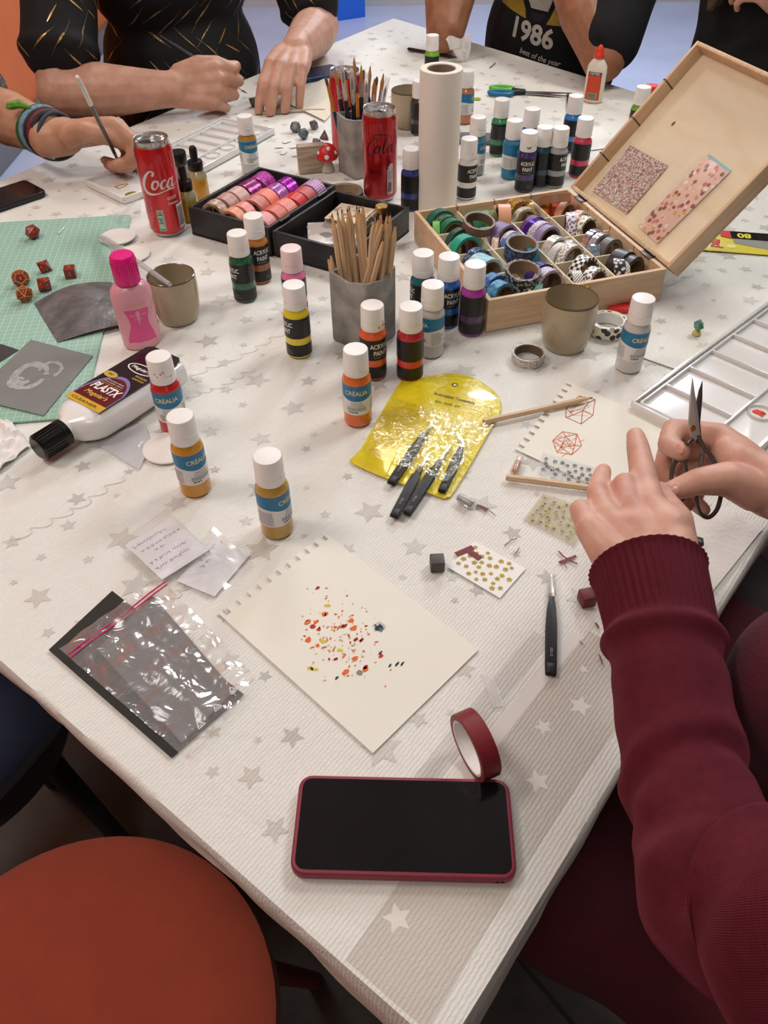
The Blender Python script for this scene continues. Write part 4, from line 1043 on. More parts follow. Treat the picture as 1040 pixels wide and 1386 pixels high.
mb = MB(); c, poly = local([(826, 408), (858, 411), (864, 424), (822, 424)]); mb.prism(poly, 0, .006, mat('red card', (206, 44, 40), .45), bev=.0006)
mb.text('BIRDS', .005, m_ink_dark, TR(0, .001, .0063), bold=.01); mb.v = mb.v; tag(mb.build('packet', loc=c), 'small red packet behind the cream bird tape', 'packet')
# ---------------------------------------------------------------- phones
m_screen = mat('dark phone glass', (10, 11, 13), .12, spec=.5, noise=(12, .3), col2=(18, 19, 21))
def phone(M, w, l, h, case, label, name='phone', screen=None, lip=.0015, r=.010, camera_side=False):
    t = thing(name, label, 'phone', M=M)
    mb = MB(); mb.prism(rrect(w, l, r, 6), 0, h, case, bev=.0024, seg=3); mb.build('case', t)
    MB().prism(rrect(w - .0065, l - .0065, r - .003, 6), h - .0002, h + .0004, screen or m_screen).build('screen' if not camera_side else 'back_glass', t)
    return t
a, b, c_, d = [P(*q, .0095) for q in ((407, 1049), (688, 1055), (701, 1190), (392, 1182))]
cx = (a + b + c_ + d) / 4; cx.z = T; dx = ((b - a) + (c_ - d)); dx.z = 0
M = frame(cx, dx, (-dx.y, dx.x, 0)) @ RZ(R(90))
m_burg_case = mat('burgundy silicone case', (132, 42, 62), .5, noise=(40, .05))
ph = phone(M, .0745, .1585, .0100, m_burg_case, 'black phone face up in a burgundy case, nearest the table corner')
mb = MB(); 
for x in (.0105, .014): mb.lathe([(0, 0), (.0011, 0), (.0011, .0003)], mat('speaker holes', (40, 12, 18), .6), n=10, M=TR(-.0373, -.055 - x, .0045) @ RY(R(-90)))
mb.build('speaker_hole', ph)
MB().lathe([(0, 0), (.0016, 0)], mat('lens black', (4, 4, 6), .1), n=14, M=TR(0, .0725, .01045)).build('front_camera', ph)
a, b = P(34, 242, .01), P(75, 264, .01)
dl = (b - a); dl.z = 0; dl.normalize(); dd = Vector((-dl.y, dl.x, 0)) * -1
if dd.y > 0: dd = -dd
cx = a + dl * .0375 + dd * .078; cx.z = T
phone(frame(cx, dl, -dd), .074, .156, .010, m_black_plastic, 'black phone with dark screen lying at the left table edge', screen=mat('dark glass with painted red reflection', (34, 14, 14), .12))  # the screen's dark red reflection is painted into its colour
cx = P(421, 104, 0); phone(frame(cx, (.86, .5, 0), (-.5, .86, 0)) @ RZ(R(90)), .072, .150, .009, mat('navy case', (34, 60, 96), .3), 'dark blue phone lying face down by the painting hands', screen=mat('navy glass back', (36, 66, 108), .15, coat=.5), camera_side=True)

# ---------------------------------------------------------------- cutting mat
def mat_grid():
    N = NT('green cutting mat'); bs = N.n('ShaderNodeBsdfPrincipled', Roughness=.55)
    tc = N.n('ShaderNodeTexCoord'); sp = N.n('ShaderNodeSeparateXYZ'); N.l(tc.outputs['Object'], sp.inputs[0])
    def line(o, step, wd): f = N.math('FRACT', N.math('DIVIDE', N.math('ADD', o, 1.0), step)); return N.math('LESS_THAN', f, wd)
    g1 = N.math('MAXIMUM', line(sp.outputs[0], .01, .09), line(sp.outputs[1], .01, .09))
    g2 = N.math('MAXIMUM', line(sp.outputs[0], .005, .06), line(sp.outputs[1], .005, .06))
    c1 = N.mix(N.math('MULTIPLY', g2, .35), lin((140, 180, 162)), lin((184, 208, 196)))
    N.l(N.mix(N.math('MULTIPLY', g1, .8), c1, lin((186, 212, 198))), bs.inputs['Base Color'])
    N.l(bs.outputs[0], N.out.inputs[0]); return N.m
a, b = P(178, 292), P(112, 566)
ey = (a - b); ey.z = 0; ln = ey.length; ey.normalize(); ex = Vector((ey.y, -ey.x, 0))
w_ = .42
M = frame(b - ex * w_ / 2 + ey * ln / 2, ex, ey)
mb = MB().prism(rrect(w_, ln, .006, 4), 0, .0024, mat_grid(), bev=.0005)
MATZ = .0025
tag(mb.build('cutting_mat', M=M), 'pale green gridded cutting mat at the left table edge', 'cutting mat')

# ---------------------------------------------------------------- sandpaper
m_sand = mat('grey sandpaper', (124, 127, 124), .55, bump=(900, .5, .0006), noise=(25, .08)); m_sand_d = mat('dark sandpaper', (62, 63, 65), .5, bump=(900, .5, .0006), noise=(25, .15))
m_dust = mat('white sanding dust', (170, 172, 172), .9, noise=(90, .25))
def sheet_at(name, px, z, m, label, cat, thick=.0005, curl=None, extra=None, n=14, group=None):
    """a thin sheet over a pixel quad; curl(u, v) lifts it"""
    q = [P(x, y, z) for x, y in px]; c = sum(q, Vector()) / 4; c.z = T + z
    vs = []; fs = []
    def pt(u, v, up): 
        p = q[0].lerp(q[1], u).lerp(q[3].lerp(q[2], u), v) - c; return Vector((p.x, p.y, (curl(u, v) if curl else 0) + up))
    mb = MB(); k = n + 1
    for up in (thick, 0):
        o = len(vs)
        for i in range(k):
            for j in range(k): vs.append(pt(i / n, j / n, up))
        for i in range(n):
            for j in range(n):
                f = (o + i * k + j, o + (i + 1) * k + j, o + (i + 1) * k + j + 1, o + i * k + j + 1); fs.append(f if up == 0 else f[::-1])
    O_ = k * k
    for i in range(n):
        for (a_, b_) in ((i * k, (i + 1) * k), ((i + 1) * k + n, i * k + n), (i + 1, i), (n * k + i, n * k + i + 1)):
            fs.append((a_, b_, O_ + b_, O_ + a_))
    mb.add(vs, fs, m)
    bmx = bmesh.new()
    if extra: extra(mb, lambda u, v, up=.0003: pt(u, v, thick + up))
    o = mb.build(name, loc=c, sharp=30); bmx.free()
    me = o.data; b2 = bmesh.new(); b2.from_mesh(me); bmesh.ops.recalc_face_normals(b2, faces=[f for f in b2.faces if f.material_index == 0]); b2.to_mesh(me); b2.free()
    return tag(o, label, cat, group)
def dust(blobs):
    def f(mb, pt):
        q = random.Random(3)
        for (u, v, ru, rv, a0, a1) in blobs:
            pts = []
            k = 26
            vs = []
            for i in range(k + 1):
                a = R(a0 + (a1 - a0) * i / k); w = q.uniform(.6, 1.3)
                for s_ in (1 - .20 * w, 1 + .16 * w): vs.append(pt(min(.98, max(.02, u + ru * s_ * cos(a))), min(.98, max(.02, v + rv * s_ * sin(a)))))
            mb.add(vs, [(2 * i, 2 * i + 1, 2 * i + 3, 2 * i + 2) for i in range(k)], m_dust)
    return f
sheet_at('sandpaper', [(42, 460), (126, 482), (59, 563), (-40, 540)], MATZ + .0008, m_sand, 'large grey square of sandpaper with a white dust swirl', 'sandpaper', .0006, lambda u, v: .0015 * (1 - u) * v, dust([(.44, .52, .20, .20, 0, 340), (.40, .50, .12, .15, 40, 300), (.62, .36, .14, .12, 150, 400), (.36, .66, .10, .08, 0, 300)]))
sheet_at('sandpaper', [(-50, 478), (2, 466), (26, 474), (-30, 510)], MATZ, m_sand_d, 'dark piece of sandpaper peeking out at the left frame edge', 'sandpaper')
sheet_at('sandpaper', [(46, 411), (150, 382), (214, 432), (78, 464)], MATZ, mat('wet grey sandpaper', (84, 85, 86), .34, bump=(45, .8, .005), noise=(40, .3), col2=(116, 116, 116)), 'crumpled dark sandpaper curling up behind the pink bottle', 'sandpaper', .0006, lambda u, v: .010 * sin(pi * min(1, max(0, u))) * (.5 + .5 * sin(pi * v)) + .006 * (1 - v) * sin(pi * u))
# ---------------------------------------------------------------- sheets of drawing paper
m_draw = mat('cream drawing paper', (232, 230, 218), .85, noise=(9, .03), bump=(220, .06, .0006))
def torn_sheet(px, z, label, deco, holes=14, name='drawing_sheet', edge=(0, 1)):
    """quad of paper; the side px[0]->px[1] carries torn spiral perforations"""
    q = [P(x, y, z) for x, y in px]; c = sum(q, Vector()) / 4; c.z = T + z
    out = []
    a, b = q[0], q[1]; e = (b - a); inward = ((q[3] - q[0]) + (q[2] - q[1])).normalized()
    L_ = e.length; e.normalize()
    rr = random.Random(px[0][0])
    for i in range(holes):
        s0 = L_ * (i + .28) / holes; s1 = L_ * (i + .74) / holes; dp = .0085
        o1 = rr.uniform(-.0006, .0006)
        if i == 0: out.append(a)
        out += [a + e * s0 + inward * o1, a + e * (s0 + .0002) + inward * dp, a + e * s1 + inward * dp, a + e * (s1 + .0004) + inward * o1 * .5]
    out += [b, q[2], q[3]]
    mb = MB(); poly = [(p.x - c.x, p.y - c.y) for p in out]
    mb.prism(poly, 0, .0006, m_draw)
    def pt(x, y):   # pixel on the sheet
        p = P(x, y, z + .0006); return Vector((p.x - c.x, p.y - c.y, .0009))
    deco(mb, pt)
    return tag(mb.build(name, loc=c), label, 'paper')
def blob(mb, p, r, m, q, k=9, st=1.0, an=0):
    pts = [p + Vector((cos(a) * cos(an) * r * st - sin(a) * sin(an) * r, cos(a) * sin(an) * r * st + sin(a) * cos(an) * r, 0)) * q.uniform(.6, 1.2) for a in [i * 2 * pi / k for i in range(k)]]
    mb.add(pts, [tuple(range(k))], m)
pc_or, pc_rd, pc_ye, pc_cr, pc_bk, pc_tn = [paint(c) for c in ((228, 110, 40), (196, 46, 34), (216, 196, 60), (150, 30, 50), (52, 58, 66), (196, 176, 130))]
def splat(mb, pt):
    q = random.Random(21)
    for _ in range(150):
        x, y = q.gauss(462, 30), q.gauss(868, 30)
        if not (408 < x < 552 and 790 < y < 930): continue
        m = q.choice((pc_or, pc_or, pc_tn, pc_ye, pc_tn, pc_tn, pc_rd, pc_or))
        blob(mb, pt(x, y), q.uniform(.0003, .0011), m, q, st=q.uniform(1, 2.2), an=q.uniform(-.9, .9) + .8)
    for x, y, r in ((417, 842, .0026), (424, 848, .0024), (428, 842, .002), (432, 852, .0018), (418, 866, .0026), (440, 831, .0026), (462, 848, .0024), (479, 851, .0030), (476, 840, .0024), (468, 909, .0028), (481, 892, .0026), (494, 906, .0024), (430, 874, .002), (516, 888, .002), (495, 903, .002)):
        blob(mb, pt(x, y), r, q.choice((pc_or, pc_rd, pc_or)), q, st=1.4, an=.8)
    for x, y in ((466, 848), (482, 866), (490, 866), (430, 796), (455, 892)): blob(mb, pt(x, y), .0018, pc_cr, q, st=1.6, an=.7)
    for x, y in ((425, 906), (420, 905), (438, 868), (460, 880), (444, 820)): blob(mb, pt(x, y), .002, pc_ye, q, st=1.9, an=-.2)
    for x, y in ((538, 899), (545, 898), (528, 901), (515, 884), (456, 918)): blob(mb, pt(x, y), .0011, pc_bk, q, st=2.6, an=1.0)
    for x, y, r, m in ((513, 848, .0055, mat('grey white dab', (190, 196, 198), .4)), (513, 849, .0042, pc_bk), (516, 853, .002, mat('teal dab', (70, 104, 116), .4)), (511, 846, .0016, mat('grey white dab', (190, 196, 198), .4)), (518, 846, .0012, mat('grey white dab', (190, 196, 198), .4))):
        p = pt(x, y); p.z += .0002 * (1 + (m is pc_bk) + (r < .003) * 2); blob(mb, p, r, m, q, 14)
    for x, y in ((487, 911),): blob(mb, pt(x, y), .0026, mat('grey dab', (130, 132, 130), .5), q)
torn_sheet([(295, 830), (440, 722), (648, 880), (505, 1020)], .0003, 'cream spiral notebook sheet speckled with orange paint test dabs', splat, 11)
m_or_line = mat('orange pencil line', (222, 120, 70), .8); m_rd_line = mat('red pencil line', (190, 96, 90), .8)
def dice_drawings(mb, pt):
    q = random.Random(2)
    def wire(pts, edges, m, w=.0009):
        for a, b in edges:
            A, B = pts[a], pts[b]; v2, f2 = ribbon([(A.x, A.y), (A.lerp(B, .5).x + q.uniform(-.0004, .0004), A.lerp(B, .5).y), (B.x, B.y)], w)
            mb.add([(v.x, v.y, .0010) for v in v2], f2, m)
    hexo = lambda cx, cy, r, a0=0: [pt(cx + r * cos(R(a0 + 60 * i)), cy + r * .82 * sin(R(a0 + 60 * i))) for i in range(6)]
    h = hexo(768, 600, 20, 12); i3 = [pt(768 + 11 * cos(R(a)), 600 + 9 * sin(R(a))) for a in (20, 140, 260)]
    wire(h + i3, [(i, (i + 1) % 6) for i in range(6)] + [(6, 7), (7, 8), (8, 6), (0, 6), (1, 6), (1, 7), (2, 7), (3, 7), (3, 8), (4, 8), (5, 8), (5, 6)], m_or_line)
    for _ in range(26): 
        a, r = q.uniform(0, 6.28), q.uniform(0, 17); A = pt(768 + r * cos(a), 600 + r * .8 * sin(a)); B = pt(768 + r * cos(a) + q.uniform(-8, 8), 600 + r * .8 * sin(a) + q.uniform(-6, 6)); wire([A, B], [(0, 1)], q.choice((m_or_line, m_rd_line)), .0005)
    h = [pt(x, y) for x, y in ((767, 553), (784, 536), (806, 541), (803, 562), (787, 574), (766, 565))]; c = [pt(x, y) for x, y in ((789, 556), (797, 545), (776, 562))]
    wire(h + c, [(i, (i + 1) % 6) for i in range(6)] + [(6, 7), (6, 8), (7, 2), (8, 5), (6, 4), (7, 1), (8, 0), (6, 3)], m_rd_line)
    for _ in range(10):
        A = pt(q.uniform(770, 800), q.uniform(542, 568)); B = pt(q.uniform(770, 800), q.uniform(542, 568)); wire([A, B], [(0, 1)], m_rd_line, .0004)
torn_sheet([(697, 608), (768, 517), (945, 592), (893, 700)], .0003, 'cream notebook sheet with two red pencil drawings of dice', dice_drawings, 11)
tag(MB().prism(local([(838, 470), (852, 478), (1000, 530), (985, 520)])[1], 0, .0006, m_draw).build('paper_strip', loc=local([(838, 470), (852, 478), (1000, 530), (985, 520)])[0] + Vector((0, 0, .0002))), 'thin paper strip beyond the white paint bottle, by the large palette', 'paper')
# papers by the far painter
o = sheet_at('paper', [(385, 138), (445, 104), (478, 118), (440, 165)], .0003, mat('rough off white paper', (218, 210, 192), .9, bump=(60, .5, .003)), 'torn off-white paper beyond the metal dice', 'paper', .0008, lambda u, v: .002 * sin(6 * u + 2 * v) ** 2)
# paper tissue at the left edge
m_tissue = mat('white tissue', (228, 224, 220), .9, bump=(90, .5, .002))
sheet_at('tissue', [(-60, 575), (14, 570), (42, 605), (-50, 680)], .0004, m_tissue, 'crumpled white tissue at the left table edge', 'tissue', .0008, lambda u, v: .012 * abs(mnoise.noise(Vector((u * 4, v * 4, 1)))) + .006 * abs(mnoise.noise(Vector((u * 9, v * 9, 4)))), n=26)
# paper towel pad under the hands
m_towel = mat('paper towel sheet', (226, 222, 216), .9, bump=(240, .7, .0014))
for i in range(3):
    sheet_at('paper_towel', [(805 + 30 * i, 748 + 6 * i), (985 + 4 * i, 690 + 3 * i), (1034 - 3 * i, 716 + 3 * i), (890 + 8 * i, 890 - 8 * i)], .0002 + .0009 * i, m_towel, ('lowest', 'middle', 'topmost')[i] + ' sheet of folded paper towel under the scissors hand', 'paper towel', .0009, lambda u, v: .0022 * max(0, u - .75) * (1 + sin(9 * v)), n=10, group='folded paper towels at the right edge')
# ---------------------------------------------------------------- plastic palettes
m_pal = mat('white palette plastic', (226, 226, 224), .22, coat=.5)
def palette(M, w, l, label, deco=None, wells=6, round_=5, h=.011, name='palette', lanes=True):
    t = thing(name, label, 'paint palette', M=M)
    mb = MB(); mb.prism(rrect(w, l, .007, 4), 0, .003, m_pal, bev=.001)
    for c, s_ in (((0, l / 2 - .003, h / 2), (w - .008, .005, h)), ((0, -l / 2 + .003, h / 2), (w - .008, .005, h)), ((w / 2 - .003, 0, h / 2), (.005, l - .008, h)), ((-w / 2 + .003, 0, h / 2), (.005, l - .008, h))): mb.box(c, s_, m_pal, bev=.0016)
    mb.build('tray', t)
    if lanes:
        ww = w * .60; st = (l - .024) / wells; x0 = -w / 2 + .009
        for i in range(wells + 1):
            y = -l / 2 + .012 + st * i
            MB().box((x0 + ww / 2, y, .0055), (ww, .0028, .006), m_pal, bev=.001).build('rib', t)
        MB().box((x0 + ww, 0, .0055), (.0028, l - .024, .006), m_pal, bev=.001).build('rib', t)
        MB().box((x0, 0, .0055), (.0028, l - .024, .006), m_pal, bev=.001).build('rib', t)
        for i in range(round_):
            y = -l / 2 + .024 + (l - .048) * i / (round_ - 1); x = w * .27
            MB().lathe([(.0125, .003), (.0138, .0062), (.0145, .0064), (.0150, .003)], m_pal, n=28, M=TR(x, y, 0)).build('well', t)
    if deco: deco(t)
    return t
a, b, c_ = P(851, 546, .008), P(1040, 408, .008), P(975, 598, .008)
ey = (b - a); ey.z = 0; ey.normalize(); ex = Vector((ey.y, -ey.x, 0)); w_ = .150; l_ = .345
def pal_paint(t):
    q = random.Random(8); mb = MB()
    for i, (c1, r) in enumerate((((214, 200, 90), .007), ((226, 74, 34), .0062), ((226, 70, 40), .0078), ((150, 140, 40), .007), ((190, 60, 50), .006))):
        y = -l_ / 2 + .024 + (l_ - .048) * i / 4; mb = MB(); p = Vector((w_ * .27 - .001, y, .0035))
        blob(mb, p, r, paint(c1), q, 14, 1.3); p.z += .0004; blob(mb, p + Vector((.003, .002, 0)), r * .5, paint(dark(c1, .85)), q, 10)
        mb.build('paint_dab', t)
    for (x, y, c1) in ((.048, -.06, (226, 206, 120)), (.050, -.02, (220, 150, 110)), (.046, -.13, (222, 196, 60)), (.02, .05, (214, 170, 150))):
        mb = MB(); blob(mb, Vector((x, y, .0034)), .006, mat('thin paint %s' % (c1,), dark(c1, 1), .3), q, 12, 1.5); mb.build('paint_dab', t)
palette(frame(a + ex * w_ / 2 + ey * l_ / 2 + Vector((0, 0, T + .0003 - a.z)), ex, ey), w_, l_, 'large white plastic palette with orange red paint dabs at the right edge', pal_paint, 6, 5)
q_ = [P(x, y, .006) for x, y in ((303, 158), (366, 182), (270, 238), (208, 205))]
ey = (q_[0] - q_[3]); ey.z = 0; ey.normalize(); cx = sum(q_, Vector()) / 4; cx.z = T + .0003
palette(frame(cx, Vector((ey.y, -ey.x, 0)), ey), .135, .235, 'empty white plastic palette behind the left soda can', None, 6, 5)
q_ = [P(x, y, .006) for x, y in ((118, 246), (166, 222), (228, 248), (178, 275))]
ey = (q_[0] - q_[3]); ey.z = 0; ey.normalize(); cx = sum(q_, Vector()) / 4; cx.z = T + .0003
def small_paint(t):
    p = t.matrix_world.inverted() if False else None
    Mi = frame(cx, Vector((ey.y, -ey.x, 0)), ey).inverted()
    g = Mi @ P(163, 252, .004); mb = MB(); pts = [(g.x + .011 * cos(a) + .004 * cos(2 * a), g.y + .006 * sin(a)) for a in [i * 2 * pi / 24 for i in range(25)]]
    v2, f2 = ribbon(pts, .0028); mb.add([(v.x, v.y, .0036) for v in v2], f2, paint((206, 150, 24))); mb.build('paint_dab', t)
    g = Mi @ P(177, 262, .004); mb = MB(); mb.add([(g.x + .011 * cos(a), g.y + .008 * sin(a), .0036) for a in [i * 2 * pi / 20 for i in range(20)]], [tuple(range(20))], paint((128, 124, 24))); mb.build('paint_dab', t)
palette(frame(cx, Vector((ey.y, -ey.x, 0)), ey), .100, .125, 'small white palette with yellow and olive paint under the brush', small_paint, lanes=False)

# ---------------------------------------------------------------- little bags with notes
def scribble(mb, pts, m, w=.0006, z=.0008, seed=1):
    v2, f2 = ribbon(pts, w); mb.add([(v.x, v.y, z) for v in v2], f2, m)
def note_bag(px, pxbag, label, lines, z=.0004, seed=1):
    q = [P(x, y, z) for x, y in px]; c = sum(q, Vector()) / 4; c.z = T + z
    ex = (q[1] - q[0]); ex.z = 0; ln = ex.length; ex.normalize(); ey = Vector((-ex.y, ex.x, 0)); hh = (q[3] - q[0]).length
    M = frame(c, ex, ey); t = thing('note_bag', label, 'plastic bag', M=M)
    mb = MB().box((0, 0, .0008), (ln, hh, .0008), mat('white note paper', (226, 227, 230), .8))
    rr = random.Random(seed); mi_ = mat('violet biro ink', (92, 84, 130), .6)
    for (y, x0, x1) in lines:
        n_ = int((x1 - x0) * 60); pts = []
        for i in range(n_ + 1):
            u = i / n_; pts.append(((x0 - .5 + (x1 - x0) * u) * ln + .0006 * sin(i * 1.1), (y - .5) * hh + (.0016 if rr.random() < .7 else .0028) * sin(i * 1.9 + rr.random())))
        k = 0
        while k < len(pts) - 4:
            m_ = rr.randint(4, 9); scribble(mb, pts[k:k + m_], mi_, .00055, .00135); k += m_ + 1
    mb.build('note', t)
    Mi = M.inverted(); qb = [Mi @ P(x, y, z) for x, y in pxbag]
    wavy_sheet(MB(), lambda u, v: tuple((qb[0].lerp(qb[1], u).lerp(qb[3].lerp(qb[2], u), v)).xy) + (.0014,), 14, 14, m_film, .0012, 70, seed).build('film_bag', t)
note_bag([(243, 778), (292, 724), (340, 770), (284, 808)], [(230, 780), (290, 715), (348, 768), (284, 818)], 'blank white note in a clear bag beneath the written note', [(.9, .5, .95), (.74, .4, .7)], .0004, 5)
note_bag([(172, 737), (234, 700), (282, 750), (217, 786)], [(158, 738), (226, 690), (288, 752), (214, 796)], 'handwritten white note in a small clear bag above the zip bag', [(.86, .05, .8), (.70, .1, .95), (.58, .3, .55), (.40, .05, .9), (.24, .05, .75)], .0050, 2)
# ---------------------------------------------------------------- zip bag over dark sandpaper
m_blk = mat('black sandpaper', (44, 42, 39), .8, bump=(900, .4, .0005))
sheet_at('sandpaper', [(66, 880), (152, 800), (330, 940), (232, 1026)], .0004, m_blk, 'black sandpaper sheet lying under the zip bag', 'sandpaper', .0006)
zc = [P(x, y, .002) for x, y in ((82, 882), (216, 784), (352, 925), (255, 1032))]
c = sum(zc, Vector()) / 4; c.z = T + .0022; ex = zc[1] - zc[0]; ex.z = 0; ex.normalize(); ey = Vector((-ex.y, ex.x, 0)); M = frame(c, ex, ey); Mi = M.inverted()
zb = thing('zip_bag', 'clear zip bag with a pink seal holding a grey sheet', 'plastic bag', M=M)
zl = [Mi @ p for p in zc]
def zp(u, v): return zl[0].lerp(zl[1], u).lerp(zl[3].lerp(zl[2], u), v)
g1 = [Mi @ P(x, y, .002) for x, y in ((132, 880), (206, 806), (318, 936), (246, 1006))]
mb = MB(); wavy_sheet(mb, lambda u, v: tuple(g1[0].lerp(g1[1], u).lerp(g1[3].lerp(g1[2], u), v).xy) + (.0003,), 10, 10, mat('grey sandpaper in bag', (88, 88, 87), .6, bump=(500, .3, .0006)), .0006, 30, 2); mb.build('sheet', zb)
m_zip = film('zip film', haze=.12, gloss=.9, scale=48, strength=.7)
wavy_sheet(MB(), lambda u, v: tuple(zp(u, v).xy) + (.0016,), 34, 34, m_zip, .0030, 60, 8).build('film_bag', zb)
m_pinkzip = mat('pink zip seal', (206, 70, 110), .35)
mb = MB()
for v in (.070, .095): mb.tube([Vector((*zp(u, v).xy, .0046 + .0008 * sin(u * 9))) for u in [i / 16 for i in range(17)]], .0008, m_pinkzip, n=6)
mb.build('zip_seal', zb)
mb = MB(); m_wl = mat('white recycling print', (214, 214, 214), .6)
for u in (.30, .52, .74):
    p = zp(u, .93); tri = [Vector((p.x + .0042 * cos(R(a)), p.y + .0042 * sin(R(a)), 0)) for a in (90, 210, 330)]
    for i in range(3):
        v2, f2 = ribbon([(tri[i].x, tri[i].y), (tri[(i + 1) % 3].x, tri[(i + 1) % 3].y)], .0009); mb.add([(w.x, w.y, .0062) for w in v2], f2, m_wl)
    for i in range(3):
        v2, f2 = ribbon([(p.x + (i - 1) * .0012, p.y - .0014), (p.x + (i - 1) * .0012, p.y + .0006)], .0006); mb.add([(w.x, w.y, .0062) for w in v2], f2, m_wl)
mb.build('print', zb)
# clear film scraps
sheet_at('film_piece', [(128, 600), (196, 572), (206, 604), (188, 636)], .0004, film('milky film', haze=.55, gloss=.7, scale=40, hazecol=(225, 225, 228)), 'milky plastic film piece under the polish bottle', 'plastic film', .0003, lambda u, v: .0015 * sin(3 * u))
sheet_at('film_piece', [(150, 285), (190, 270), (192, 296), (160, 304)], MATZ + .0006, m_film, 'scrap of clear wrap at the corner of cutting mat', 'plastic film', .0003, lambda u, v: .004 * abs(sin(5 * u + 4 * v)))
sheet_at('film_piece', [(650, 905), (668, 915), (684, 955), (668, 958)], .0005, film('dull film', haze=.25, gloss=.5), 'faint strip of clear tape left of the black tweezers', 'plastic film', .0002)
# cotton pads
m_cotton = mat('white cotton', (234, 231, 224), .95, bump=(260, .5, .0015))
for px, py, z, lb in ((228, 608, 0, 'round white cotton pad beside the amber paint bottle'), (160, 322, MATZ, 'round white cotton pad on the corner of cutting mat, under the pipette'), (178, 346, .0002, 'round white cotton pad behind the pink bottle cap')):
    p = P(px, py, z); p.z += .0004
    tag(MB().lathe([(0, 0), (.0265, 0), (.0282, .0012), (.0280, .0026), (.0262, .0036), (0, .0038)], m_cotton, n=40).build('cotton_pad', loc=p), lb, 'cotton pad')
# ---------------------------------------------------------------- pink remover bottle
p = P(194, 464); t = thing('remover_bottle', 'pink translucent bottle with bright magenta cap', 'bottle', p, face(p, 6))
m_pinkb = mat('pink liquid plastic', (240, 172, 186), .3, coat=.3, trans=.15, noise=(10, .05)); m_mag = mat('magenta cap', (222, 20, 126), .3, coat=.3)
MB().lathe([(0, 0), (.0225, 0), (.0248, .003), (.0252, .02), (.0256, .060), (.0258, .072), (.0245, .080), (.0205, .0855), (.0150, .0885), (.0130, .090), (.013, .094), (0, .094)], m_pinkb, n=44, sy=.70).build('bottle', t)
mb = MB(); mb.lathe([(.0150, .0890), (.0162, .0898), (.0152, .1225), (.0138, .1245), (0, .1248)], m_mag, n=36)
for i in range(30): a = 2 * pi * i / 30; mb.box((.0157 * cos(a), .0157 * sin(a), .104), (.0007, .0012, .028), m_mag, rot=Euler((0, 0, a)).to_matrix())
mb.build('cap', t)
mb = MB(); m_pl = mat('deep pink label', (226, 84, 148), .4); m_pg = mat('pale gold lettering', (214, 176, 140), .4)
def onov(x, z, up=.0004):
    rr = .0255 if z < .055 else .0259; a = x / rr; return Vector(((rr + up) * sin(a), -(rr * .70 + up) * cos(a), z))
k = 14; vs = []
for i in range(k + 1):
    z = .012 + .046 * i / k; vs += [onov(-.016 - .004 * cos(i / k * 5), z), onov(-.006, z), onov(.006, z), onov(.015 + .003 * cos(i / k * 5), z)]
mb.add(vs, [(4 * i + j, 4 * i + j + 1, 4 * i + j + 5, 4 * i + j + 4) for i in range(k) for j in range(3)], m_pl)
mb.text('CALMEY', .0075, m_pg, fn=lambda v: onov(v.x, v.y + .064, .0006)); mb.text('DISSOLVANT', .0036, mat('rose print', (244, 180, 206), .5), fn=lambda v: onov(v.x, v.y + .051, .0007)); mb.text('DOUX', .0034, mat('rose print', (244, 180, 206), .5), fn=lambda v: onov(v.x, v.y + .045, .0007))
mb.build('label', t)

# ---------------------------------------------------------------- white polish bottle lying on its back
mw = mat('white glossy plastic', (232, 232, 230), .22, coat=.5)
tip, end = P(52, 612, .016), P(196, 512, .024)
dx_ = (end - tip); dx_.z = 0; dx_.normalize(); dy_ = Vector((-dx_.y, dx_.x, 0))
base = Vector((tip.x, tip.y, T)); Lb = .178; Wd, Th = .068, .038
M = frame(base, dx_, dy_)
t = thing('polish_bottle', 'white bottle with dark red and black label lying on its side', 'bottle', M=M)
secs = [(.036, .013, .013), (.042, .0135, .0135), (.047, .022, .015), (.058, .031, .0175), (.068, .0345, .019), (.10, .0355, .019), (.15, .0345, .019), (.182, .034, .019), (.195, .031, .018), (.200, .024, .014)]
def supel(a, n_=2.8): c, s = cos(a), sin(a); return (abs(c) ** (2 / n_) * (1 if c >= 0 else -1), abs(s) ** (2 / n_) * (1 if s >= 0 else -1))
mb = MB(); vs = []; K = 40
for x, hw, hh in secs:
    for j in range(K): c, s = supel(2 * pi * j / K, 2.2 if hw < .02 else 3.2); vs.append((x, c * hw, .0205 + s * hh))
fs = [(i * K + j, i * K + (j + 1) % K, (i + 1) * K + (j + 1) % K, (i + 1) * K + j) for i in range(len(secs) - 1) for j in range(K)]
fs += [tuple(range(K))[::-1], tuple((len(secs) - 1) * K + j for j in range(K))]
mb.add(vs, [f[::-1] for f in fs], mw); mb.build('bottle', t)
mb = MB(); mb.lathe([(0, 0), (.0125, 0), (.0148, .002), (.0150, .030), (.0158, .031), (.0158, .037), (.012, .0375)], mat('black ribbed cap', (18, 18, 19), .25), n=36, M=TR(0, 0, .0205) @ RY(R(90)))
for i in range(24):
    a = 2 * pi * i / 24; mb.box((.016, .0150 * cos(a), .0205 + .0150 * sin(a)), (.027, .0012, .0012), mat('black ribbed cap', (18, 18, 19), .25), rot=Euler((a, 0, 0)).to_matrix())
mb.build('cap', t)
zt_ = .0205 + .019 + .0003
mb = MB(); m_lr, m_lb, m_lg = mat('dark red label', (92, 20, 26), .3), mat('black glossy label', (22, 16, 18), .2, coat=.6), mat('gold label band', (206, 166, 50), .3)
m_holo = pat('rainbow arc', 'foil', (120, 170, 220), scale=160, rough=.2, metal=.6); m_wh = mat('white lettering', (236, 234, 230), .4); m_go = mat('gold lettering', (216, 178, 80), .35)
def lab(poly, m, z): mb.add([(x, y, z) for x, y in poly], [tuple(range(len(poly)))], m)
